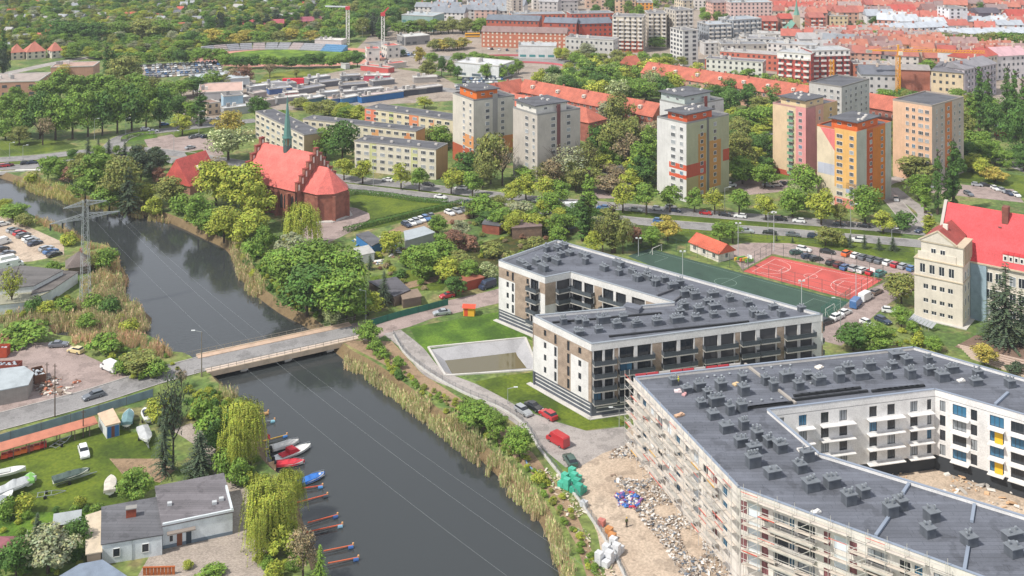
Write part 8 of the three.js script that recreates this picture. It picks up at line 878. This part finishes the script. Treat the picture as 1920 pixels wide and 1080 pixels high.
FB([ // left side
  ['villa', 'leftmost of three orange hipped houses at upper left', [22, 113], [46, 111], 5, 10, '#cfc2b4', { gable: 5, hip: 4, roof: OT, cat: 'house' }], ['villa', 'middle and largest of three orange hipped houses', [50, 112], [86, 109], 5, 12, '#d2c7b6', { gable: 6, hip: 6, roof: OT, cat: 'house' }], ['villa', 'rightmost of three orange hipped houses at upper left', [97, 110], [117, 108], 5, 9, '#d4ccc2', { gable: 5, hip: 3, roof: OT, cat: 'house' }],
  ['brick_depot', 'brown brick depot with flat roof at the left edge', [-30, 183], [72, 180], 8, 26, '#b68a76', { roof: '#a79a92', floors: 2, step: 6, blindSide: 1 }], ['brick_depot', 'second brick depot behind the round trees', [95, 152], [175, 150], 8, 16, '#b58c78', { roof: '#b39486', floors: 1, step: 5, blindSide: 1 }],
  ['row_house', 'left yellow row house with red roof behind the stadium', [449, 58], [484, 57], 5, 9, '#d9b178', { gable: 3, roof: '#b65a5c' }], ['row_house', 'middle yellow row house with red roof behind the stadium', [495, 57], [532, 56], 5, 9, '#cfa58a', { gable: 3, roof: '#a8565e' }], ['row_house', 'right yellow row house with red roof behind the stadium', [538, 53], [603, 50], 5, 9, '#d8a878', { gable: 3, roof: '#9c5a66' }],
  ['warehouse', 'long pale blue grey warehouse beside the market', [366, 174], [468, 166], 6, 24, '#c9cfd2', { roof: '#b4bcc2', floors: 1, step: 7 }], ['warehouse', 'low building with wide pinkish roof before the warehouse', [372, 196], [455, 192], 6, 26, '#b6b3b4', { roof: '#c5a699', floors: 1, blindSide: 1 }], ['warehouse', 'pale blue fronted hall beside the pinkish roof', [419, 207], [456, 204], 7, 8, '#a9c4d6', { floors: 1, blind: 1 }], ['shop_building', 'small cream building by the parking trees', [388, 218], [412, 214], 6, 9, '#cdb89e', { floors: 2, roof: '#8d7468' }],
  ['glass_hall', 'modern hall with green glass and slanting roof', [753, 57], [812, 60], 12, 22, '#8fa6a0', { roof: '#a7b0b4', floors: 2, step: 4, ww: 3, glass: '#4f7f78' }], ['bus_canopy', 'long flat bus station canopy behind golden trees', [760, 86], [806, 82], 6, 14, '#8e8c8a', { roof: '#c4c4c0', floors: 1, ww: 3, step: 4 }], ['shop_building', 'white shop row with red roof by the masts', [688, 116], [712, 115], 8, 10, '#d8d2cc', { roof: '#c26a62', floors: 2 }], ['shop_building', 'second white shop row by the masts', [726, 110], [750, 108], 8, 10, '#d6d0c8', { roof: '#c46a5e', floors: 2 }], ['showroom', 'white car showroom with glass corner', [852, 142], [935, 150], 8, 20, '#d5d6d8', { roof: '#c9cacb', floors: 1, step: 9, ww: 6, glass: '#5d6a74' }], ['showroom', 'white low hall with slanted teal glass front', [972, 109], [1042, 110], 8, 16, '#d3d2d0', { roof: '#b7babc', floors: 1, step: 5, ww: 4, glass: '#4d8a8c' }], ['office_block', 'pale grey three storey office behind the white hall', [1060, 104], [1150, 110], 12, 12, '#c4c1bb', { floors: 3, roof: '#8f8f90' }],
  // brick barracks quarter
  ['brick_barracks', 'long orange brick barracks front facing the far road', [903, 88], [1062, 92], 11, 13, '#bb7459', { gable: 3, roof: '#8c7672', floors: 4, glass: '#d6cbb8', step: 3 }], ['brick_barracks', 'dark roofed brick block behind the long barracks at left', [912, 72], [1010, 75], 14, 14, '#b0604c', { gable: 3, roof: '#6f7680', floors: 4 }], ['brick_barracks', 'dark roofed brick block behind the long barracks at right', [1020, 78], [1080, 80], 14, 14, '#b35c4a', { gable: 3, roof: '#747b86', floors: 4 }], ['brick_barracks', 'red brick block beside the pale tower slab', [1085, 78], [1148, 76], 13, 18, '#b4523f', { gable: 3, roof: '#6c747f', floors: 4 }], ['brick_barracks', 'orange terrace block with white penthouses in the barracks quarter', [960, 62], [1060, 60], 14, 14, '#c4694c', { roof: '#8c9198', floors: 4 }], ['brick_barracks', 'red terrace block with dark roof at the quarter edge', [1070, 60], [1150, 58], 14, 14, '#bd6250', { roof: '#787f88', floors: 4 }],
  // pale slabs
  ['tower_slab', 'pale tower slab with brick ground storeys', [1148, 97], [1206, 99], 24, 16, '#c6bcab', { floors: 9, panels: [[0, 1, 0, 0.33, '#b96a52']], balc: 5 }], ['tower_slab', 'second pale tower slab right of the brick footed one', [1214, 90], [1250, 90], 24, 16, '#c9bfae', { floors: 9, balc: 3 }], ['tower_slab', 'third pale tower slab behind the chestnut trees', [1266, 90], [1300, 88], 26, 16, '#c6beb2', { floors: 9, balc: 3 }], ['tower_slab', 'white tower slab with ribbed windows before the grey terraces', [1280, 124], [1309, 122], 22, 16, '#d6d3cf', { floors: 8, step: 4, ww: 2.4 }], ['tower_slab', 'cream tower at the top near the white slab', [1280, 60], [1300, 59], 24, 14, '#cdbfa6', { floors: 9 }], ['tower_slab', 'pale tower at the top left of the barracks', [960, 43], [980, 42], 20, 13, '#cabfb2', { floors: 9 }], ['tower_slab', 'peach block near the top edge', [1153, 28], [1192, 28], 13, 16, '#d9b79a', { floors: 5 }], ['tower_slab', 'bright orange block near the top edge', [1195, 29], [1224, 29], 11, 16, '#dd963f', { floors: 4 }], ['tower_slab', 'pink block with steep gable near the top', [1336, 44], [1368, 43], 17, 14, '#d9ab9c', { floors: 6, gable: 3, roof: '#8f8484' }], ['tower_slab', 'long pale pink block near the top', [1369, 47], [1448, 46], 18, 14, '#d9bcb4', { floors: 6, roof: '#a9b2b8' }],
  ['terrace_block', 'grey stepped terrace block below the pink block at left', [1328, 84], [1372, 82], 14, 18, '#9aa0a6', { floors: 5, balc: 4, roof: '#a7adb4' }], ['terrace_block', 'grey stepped terrace block below the pink block at right', [1374, 80], [1428, 76], 16, 18, '#a3a8ad', { floors: 5, balc: 5, roof: '#9aa1a9' }], ['brick_block', 'red brick block with white balconies near the green church', [1428, 72], [1458, 72], 13, 14, '#b85a48', { floors: 4, balc: 2, gable: 3, roof: RT }], ['brick_block', 'brown brick block left of the green roofed church', [1464, 70], [1486, 70], 14, 14, '#96685a', { floors: 4, balc: 2, gable: 3, roof: '#b3564a' }], ['brick_block', 'red block right of the green roofed church', [1518, 62], [1546, 62], 12, 14, '#b4604e', { floors: 4, gable: 3, roof: RT, balc: 2 }], ['brick_block', 'cream block among red roofs near the green church', [1556, 54], [1590, 54], 10, 12, '#d3c09a', { floors: 3, roof: '#9a958f' }],
  ['flat_block', 'long white slab with red brick end below the white tower', [1322, 138], [1430, 146], 9, 10, '#d8d5cf', { floors: 3, roof: '#76747a', panels: [[0, 0.02, 0, 1, '#b25a48']] }], ['flat_block', 'coral terrace row behind the long white slab', [1350, 126], [1458, 134], 10, 12, '#c4705c', { floors: 3, roof: '#a9a4a2', glass: '#5c4a48' }], ['red_complex', 'red and white modern block with balconies behind the orange roof', [1457, 152], [1520, 158], 17, 16, '#b9554d', { floors: 5, balc: 4, balcC: '#dcd8d4', panels: [[0, 1, 0.78, 1, '#dedbd6']], roof: '#b2b4b6' }], ['red_complex', 'taller red and white modern block beside the yellow mast', [1522, 154], [1594, 152], 18, 16, '#ad4c48', { floors: 6, balc: 5, balcC: '#d8d4d0', panels: [[0, 1, 0.82, 1, '#dad7d2']], roof: '#aeb0b2' }], ['red_complex', 'white topped modern row behind the red complex', [1438, 116], [1530, 122], 12, 14, '#d6d3ce', { floors: 4, panels: [[0, 0.6, 0, 0.4, '#c06a52']], roof: '#a7a9ac' }], ['flat_block', 'long grey housing row curving before the red complex', [1352, 112], [1440, 112], 10, 12, '#b3aea6', { floors: 3, roof: '#85868a' }],
  // old tenements on the right
  ['tenement', 'cream corner tenement with red mansard gables', [1746, 184], [1806, 190], 15, 16, '#d3bfa0', { floors: 4, gable: 4, roof: '#6f6d72', chim: 4, hip: 3 }], ['tenement', 'grey lilac tenement right of the cream corner house', [1808, 190], [1868, 176], 17, 16, '#bab0b4', { floors: 5, gable: 3, roof: '#8d8a8f', chim: 3, balc: 4, balcC: '#9a979c' }], ['tenement', 'blank brick firewall tenement beside the yellow crane', [1690, 178], [1744, 180], 14, 12, '#b0705c', { blind: 1, gable: 2, roof: '#98928f', map: 1 }], ['tenement', 'pale grey tenement with dark roof left of the crane', [1614, 180], [1682, 182], 12, 13, '#c3c0bf', { floors: 3, gable: 4, roof: '#6d7079', chim: 3 }], ['tenement', 'low brick tenement row left of the crane', [1600, 152], [1672, 154], 10, 12, '#b36e56', { floors: 3, roof: '#a39a96', chim: 3, blindSide: 1 }], ['tenement', 'white blank gable tenement behind the round trees', [1758, 136], [1792, 138], 13, 14, '#d3d2d4', { gable: 3, roof: '#a8574c', blind: 1 }], ['tenement', 'tenement with red roof at the right edge', [1822, 160], [1870, 150], 15, 15, '#cbbfae', { floors: 4, gable: 4, roof: '#b5584c', chim: 4 }], ['tenement', 'tenement with broad pinkish roof at the right edge', [1870, 150], [1930, 146], 14, 16, '#cfc9c8', { floors: 4, gable: 4, roof: '#c9a3a8', chim: 2 }],
  ['white_tower', 'white office tower with square windows at upper right', [1780, 63], [1814, 62], 19, 16, '#e0e2e4', { floors: 7, step: 4, ww: 1.8 }], ['long_white_row', 'long white housing row left of the white tower', [1640, 78], [1778, 72], 9, 14, '#d5d6d9', { floors: 3, gable: 3, roof: '#b4bac2', chim: 6 }], ['long_white_row', 'long white housing row right of the white tower', [1768, 90], [1950, 88], 10, 14, '#d8dade', { floors: 3, gable: 3, roof: '#b7bdc5', chim: 8 }], ['brick_block', 'pink block with blue balconies among the green trees', [1772, 98], [1808, 98], 12, 12, '#bf8078', { floors: 4, balc: 2, balcC: '#5f8fb5' }], ['warehouse', 'large red hall with dark end at upper right', [1670, 46], [1722, 46], 11, 24, '#c4665a', { blind: 1, gable: 4, roof: '#b55349' }], ['brick_block', 'twin gabled brown granary at upper right', [1732, 48], [1756, 48], 12, 12, '#8d7a74', { floors: 3, gable: 5, roof: '#8a6a66' }], ['dark_hall', 'dark glazed hall right of the white tower', [1836, 58], [1878, 58], 14, 20, '#6c5c66', { floors: 4, step: 2.4, gable: 3, roof: '#5c5660' }], ['brick_block', 'orange gabled granary at the right edge', [1894, 58], [1930, 58], 10, 16, '#c8684c', { floors: 4, gable: 6, roof: '#b04f45' }],
]);
// dense town rows: nothing in the photo tells these apart
{
  seed(900); const fill = (n, poly, h, len, cols, walls, name, label, group, flat) => { const made = []; for (const [px, , yb] of fillOf(n, poly, h, len * 0.62, ['broad'], ['mid'], n + len)) { const half = len / 2 * ppm(yb) * rr(0.8, 1.25), t = rr(-0.02, 0.05); const o = farBlock(name, label, [px - half, yb - half * t], [px + half, yb + half * t], h * rr(0.8, 1.2), rr(10, 14), pick(walls), { gable: flat ? 0 : rr(3, 5), roof: pick(cols), chim: flat ? 0 : 3, group, step: 3.6, blindSide: 1 }); made.push([px, o]); } if (made.length < 41) made.sort((a, b) => a[0] - b[0]).forEach(([, o], i) => { o.userData.label = `${ord(i)} from left of the ${label.replace(/house /, 'houses ').replace(/tenement /, 'tenements ')}`; }); };
  fill(120, [[1490, 56], [1500, -20], [1960, -30], [1960, 56], [1850, 50], [1780, 40], [1700, 46], [1560, 60]], 11, 16, [RT, OT, '#a8625a', '#b87464', '#8f7a78', '#a08c88'], ['#d3c2b0', '#c9a08a', '#b98a7c', '#d8d0c8', '#dcd8d4'], 'town_house', 'red roofed town house in the dense far old town', 'old town houses'); fill(60, [[1000, 34], [1010, -20], [1490, -30], [1480, 20], [1330, 24], [1240, 10], [1140, 24]], 11, 16, ['#9a8f90', RT, '#8f949c', '#b0685c', '#a7a5a6'], ['#cfc6bc', '#d6cfc8', '#b9b4b2', '#cdb09c'], 'town_house', 'grey or red roofed house in the far middle town', 'middle town houses'); fill(34, [[1560, 132], [1600, 108], [1760, 112], [1830, 124], [1930, 128], [1930, 140], [1740, 136], [1640, 140]], 11, 16, ['#a8695c', '#8b6a66', '#b0705c', '#9a7f7c'], ['#cfc0b2', '#c49a86', '#d3ccc6'], 'tenement', 'brown roofed tenement in the rows round the yellow crane', 'tenements round the crane'); fill(14, [[790, 42], [830, 20], [960, 16], [950, 46]], 10, 22, ['#8d9198', '#9aa0a6', '#858a92'], ['#d0ccc8', '#c9a99c', '#d8d6d2'], 'town_house', 'grey roofed terrace house left of the barracks', 'grey terrace houses'); fill(12, [[1500, 96], [1600, 88], [1640, 100], [1600, 120], [1530, 118]], 10, 26, ['#8b8f95', '#a8a5a4', '#b4675a'], ['#d3d0cc', '#c9bfb4'], 'town_house', 'pale row house behind the red modern complex', 'pale row houses'); fill(26, [[1660, 66], [1640, 52], [1960, 56], [1960, 72], [1830, 70]], 9, 18, ['#bfc4ca', '#b56a5e', '#aab0b8'], ['#dcdcdc', '#d0cac6', '#c98a78'], 'town_house', 'pale row house beside the white office tower', 'pale houses by the white tower'); fill(10, [[1440, 44], [1460, 24], [1560, 22], [1600, 36], [1520, 44]], 9, 26, [RT, OT, '#b65c50'], ['#d6c6ae', '#d8cfc4', '#c9937c'], 'town_house', 'red roofed house behind the green roofed church', 'houses behind the green church');
  fill(18, [[1340, 104], [1440, 88], [1500, 90], [1500, 104], [1380, 108]], 9, 20, ['#a2a4a8', '#b4b2b0', '#8f8e92'], ['#d6d4d0', '#cbb9a8', '#c4c2c0'], 'town_house', 'flat pale house before the grey stepped terraces', 'flat pale houses', true); fill(26, [[1530, 96], [1640, 84], [1760, 106], [1640, 112]], 10, 16, ['#a9695e', '#9a8e8c', '#b77a68'], ['#d3cbc2', '#c9a898'], 'town_house', 'mixed roofed house between crane and long white row', 'mixed roofed houses');
  // garden houses of the allotments
  const rc = ['#a2a5a9', '#8f9194', '#aaa8a5', '#7a7a80', '#bd6a58', '#c46252', '#9a9ea6']; seed(950); const wallG = ['#c2c0bc', '#b9b4ac', '#b5a594', '#c4c4c2'], pts = fillOf(150, [[-20, 104], [-20, -30], [640, -30], [600, 30], [380, 62], [240, 70], [60, 86]], 4, 11, ['broad'], ['mid'], 71); for (const [px, , yb] of pts) { const half = rr(2, 3.8) * ppm(yb), red = rnd() < 0.22; farBlock('garden_house', red ? 'small red roofed garden house among the far allotment trees' : 'small pale roofed garden house among the far allotment trees', [px - half, yb], [px + half, yb + rr(-1, 1)], rr(2.6, 4.2), rr(5, 7), pick(wallG), { gable: rr(1.5, 2.6), roof: red ? pick(['#bd6a58', '#c46252']) : pick(rc.slice(0, 4)), blind: 1, cat: 'house', group: red ? 'red garden houses' : 'pale garden houses' }); }
}
// green roofed church of the far town
{
  const T = thing('brick_church', 'far brick church with green copper roof and spire', 'church'), F = frameOf(at(1474, 78), at(1508, 78)), L = F.L, BR = mat('#b5664f', { map: 'brick', m: 8 }), CU = mat('#6f9c8c', { map: 'mottle', m: 6 }), d = 24; new MB().walls([F.P(0, 0, 0), F.P(L, 0, 0), F.P(L, 0, -d), F.P(0, 0, -d)], 0, 4).tri(F.P(0, 4, 0), F.P(L, 4, 0), F.P(L / 2, 13, 0)).build('wall', BR, T); new MB().quad(F.P(L, 4, 0.2), F.P(L, 4, -d), F.P(L / 2 + 3, 13.2, -d), F.P(L / 2, 13.2, 0.2)).quad(F.P(0, 4, -d), F.P(0, 4, 0.2), F.P(L / 2, 13.2, 0.2), F.P(L / 2 + 3, 13.2, -d)).build('roof', CU, T); const c = F.P(L * 0.95, 0, -d * 0.8); new MB().box(c.x, 0, c.z, 4.4, 17, 4.4, F.turn).build('tower', mat('#c7b49a', { map: 'streak', m: 8 }), T); new MB().cyl(V(c.x, 17, c.z), V(c.x, 21, c.z), 2.4, 1.2, 8).cyl(V(c.x, 21, c.z), V(c.x, 29, c.z), 1.1, 0.1, 8).build('spire', CU, T); for (let i = 0; i < 5; i++) for (let k = 0; k < 3; k++) winAt(F, L * (0.5 + (i - 2) * 0.11), 4.2 + k * 2.4, 0.7, 1.2, 1, T, 0.05);
}
// cranes and masts
{
  const lattice = (T, p, h, w, m, name) => { const b = new MB(); for (const [i, j] of [[-1, -1], [1, -1], [1, 1], [-1, 1]]) b.bar(V(p.x + i * w / 2, 0, p.z + j * w / 2), V(p.x + i * w / 2, h, p.z + j * w / 2), 0.3); const n = Math.round(h / w / 1.2); for (let k = 0; k < n; k++) { const y0 = k * h / n, y1 = (k + 1) * h / n, s = k % 2 ? 1 : -1; b.bar(V(p.x - s * w / 2, y0, p.z + w / 2), V(p.x + s * w / 2, y1, p.z + w / 2), 0.24); b.bar(V(p.x + w / 2, y0, p.z - s * w / 2), V(p.x + w / 2, y1, p.z + s * w / 2), 0.24); b.bar(V(p.x - w / 2, y1, p.z + w / 2), V(p.x + w / 2, y1, p.z + w / 2), 0.2); } b.build(name, m, T); };
  const Y = mat('#dd9a28', { rough: 0.6 }), p = at(1684, 184), T = thing('tower_crane', 'yellow tower crane over the old tenements', 'crane'), h = hOf(103, 184); lattice(T, p, h, 1.8, Y, 'mast'); new MB().box(p.x + 1, h, p.z + 1, 2, 2, 1.6).build('cab', mat('#d9d2c4'), T); new MB().bar(V(p.x, h, p.z), V(p.x, h + 5.5, p.z), 0.8).build('tower_head', Y, T); const jib = new MB(), q = p.clone().add(V(44, 0, 6)); for (const [dy, dz] of [[2, -0.6], [2, 0.6], [3.1, 0]]) jib.bar(V(p.x, h + dy, p.z + dz), V(q.x, h + dy, q.z + dz), 0.28); for (let i = 0; i < 30; i++) { const a = p.clone().lerp(q, i / 30), b = p.clone().lerp(q, (i + 1) / 30); jib.bar(V(a.x, h + 2, a.z + 0.6), V(b.x, h + 3.1, b.z), 0.16); } jib.build('jib', Y, T); const r = p.clone().add(V(-15, 0, -2)); new MB().bar(V(p.x, h + 2.2, p.z), V(r.x, h + 2.2, r.z), 1, 0.6).build('counter_jib', Y, T); new MB().box(r.x, h + 0.8, r.z, 3, 1.6, 1.6).build('counterweight', mat('#a9a49c'), T); new MB().bar(V(p.x, h + 5.4, p.z), V(p.x + 26, h + 3.1, p.z + 3.5), 0.12).bar(V(p.x, h + 5.4, p.z), V(r.x + 2, h + 2.5, r.z), 0.12).build('tie', Y, T);
  const T2 = thing('crane_mast', 'short yellow crane mast before the red complex', 'crane'); lattice(T2, at(1560, 156), hOf(112, 156), 1.8, Y, 'mast'); for (const [px, yt, yb, l] of [[652, 18, 84, 'left'], [718, 30, 88, 'right']]) { const o = thing('lattice_mast', `${l} of two tall white masts with red heads`, 'mast'), b = at(px, yb), hh = hOf(yt, yb); lattice(o, b, hh, 2, mat('#dad7d0'), 'mast'); new MB().box(b.x, hh, b.z, 3, 2.4, 2.4).build('head', mat('#c1424a'), o); new MB().bar(V(b.x, hh + 2, b.z), V(b.x + (l === 'left' ? -16 : 4), hh + (l === 'left' ? 2.4 : 6), b.z), 0.9).build('arm', l === 'left' ? mat('#c9ccd0') : mat('#c1424a'), o); }
}
// market stalls, trucks, stadium stands
{
  const st = []; for (const [x0, y0, x1, y1, r, w, h] of [[678, 194, 757, 183, '#c9b7b4', '#2f6ba8', 3.4], [640, 196, 676, 190, '#d0cfcc', '#4a86b4', 3], [716, 186, 830, 172, '#b9b4b2', '#4a4d58', 3.2], [640, 184, 720, 176, '#c6c3c2', '#a7a4a4', 3], [520, 196, 580, 190, '#d3cfcb', '#8d8f92', 3], [566, 200, 610, 192, '#c7c9cb', '#4c7078', 3.2], [600, 186, 640, 182, '#cdd0d3', '#a9adb2', 3], [620, 198, 646, 194, '#c7a08a', '#3f66a2', 3.2], [505, 178, 548, 174, '#a9aab0', '#4f6a9c', 3], [560, 178, 610, 170, '#8f8f98', '#77777c', 2.8], [590, 166, 640, 160, '#8c8c94', '#6d6d74', 2.8], [640, 170, 690, 166, '#7f8088', '#6f6f76', 2.8], [676, 132, 728, 138, '#c4685f', '#c05a54', 3.2], [728, 130, 762, 126, '#c8665c', '#c2b9b2', 3], [682, 152, 730, 152, '#dcd6d4', '#c4566a', 3.2], [540, 168, 556, 166, '#8c8f94', '#9a9da2', 3.2], [648, 130, 656, 129, '#d6d6d6', '#c9c9c9', 3], [760, 180, 800, 176, '#c9c5c2', '#55595f', 3], [470, 206, 516, 198, '#b29c94', '#a29a96', 3.2], [534, 186, 560, 184, '#d8d4d0', '#bf4a48', 3], [470, 176, 504, 172, '#cfd0d2', '#b0b2b6', 3.6], [476, 188, 500, 184, '#b8a8a2', '#9c9490', 3.4], [420, 218, 470, 212, '#c4c6c8', '#a9abae', 3.6], [438, 200, 468, 196, '#d2d2d0', '#c2bcb6', 4], [580, 158, 620, 152, '#c9c9cc', '#8d8f94', 3], [640, 152, 676, 150, '#a9a9ae', '#86878c', 2.8], [700, 162, 740, 158, '#9fa0a6', '#77787e', 2.8], [776, 156, 820, 154, '#cfcbc6', '#a8a29c', 3], [500, 168, 530, 164, '#b4b6ba', '#8f9298', 3]]) { const t = farBlock('market_stall', '', [x0, y0], [x1, y1], h, 6, w, { roof: r, cat: 'stall', group: 'market stalls', blind: 1 }); st.push({ o: t, px: x0 + x1, look: 'long low', kind: 'market stall' }); } countOff(st, 'on the market square', 'market stalls');
  const tr = thing('truck', 'truck with bright red tarpaulin on the far square', 'truck', at(550, 160), 0.1); new MB().box(0, 1, 0, 12, 3, 2.6).build('trailer', mat('#d22f40'), tr); new MB().box(-8, 0.6, 0, 2.6, 2.8, 2.5).build('cab', mat('#3d4148'), tr); for (const x of [-8, -3, 3, 5]) for (const z of [-1, 1]) { const w = mesh('wheel', wheelG, TYRE, tr); w.position.set(x, 0.5, z); w.scale.setScalar(1.5); }
  const t2 = thing('truck', 'grey box truck beside the red tarpaulin truck', 'truck', at(530, 166), 0.1); new MB().box(0, 1, 0, 10, 2.8, 2.5).build('trailer', mat('#a7a6aa'), t2); new MB().box(-6.6, 0.6, 0, 2.4, 2.4, 2.4).build('cab', mat('#d5d5d5'), t2); for (const x of [-6, 3]) for (const z of [-1, 1]) { const w = mesh('wheel', wheelG, TYRE, t2); w.position.set(x, 0.5, z); w.scale.setScalar(1.5); }
  const tb = thing('bus', 'yellow bus on the far curving road', 'bus', at(886, 70), 0.1); new MB().box(0, 0.5, 0, 11, 2.7, 2.5).build('body', mat('#dfa52e'), tb); new MB().box(0, 1.6, 0, 10.6, 0.9, 2.56).build('window_band', GLASS, tb);
  const line = curve(ground([[385, 100], [420, 97], [470, 94], [530, 93], [585, 95], [640, 98]]), 12), S = thing('stadium_stand', 'curved grey stadium stand with a blue seated section', 'stand'); for (let i = 0; i < 12; i++) for (let k = 0; k < 4; k++) { const m = new MB(), d0 = -(k * 2.4), d1 = -(k + 1) * 2.4 + 0.05, y = 0.8 + k * 0.9; const off = (p, q, w) => { const t = V(q.x - p.x, 0, q.z - p.z).normalize(); return V(p.x - t.z * w, 0, p.z + t.x * w); }; const a = line[i], b = line[i + 1], A = off(a, b, d0), B = off(a, b, d1), C = off(b, b.clone().add(b).sub(a), d1), D = off(b, b.clone().add(b).sub(a), d0); m.prism([A, D, C, B], 0, y); m.build('tier', mat(i >= 10 ? '#6593b8' : i % 3 === 1 ? '#b3a6a4' : '#a3a3a8', { map: 'mottle', m: 5 }), S); }
  const c = at(612, 96); farBlock('stand_roof', 'white roofed club house above the blue seats', [590, 88], [640, 90], 5, 10, '#cfc9c4', { roof: '#d8d2cc', floors: 1 });
}
renderer.render(scene, camera);
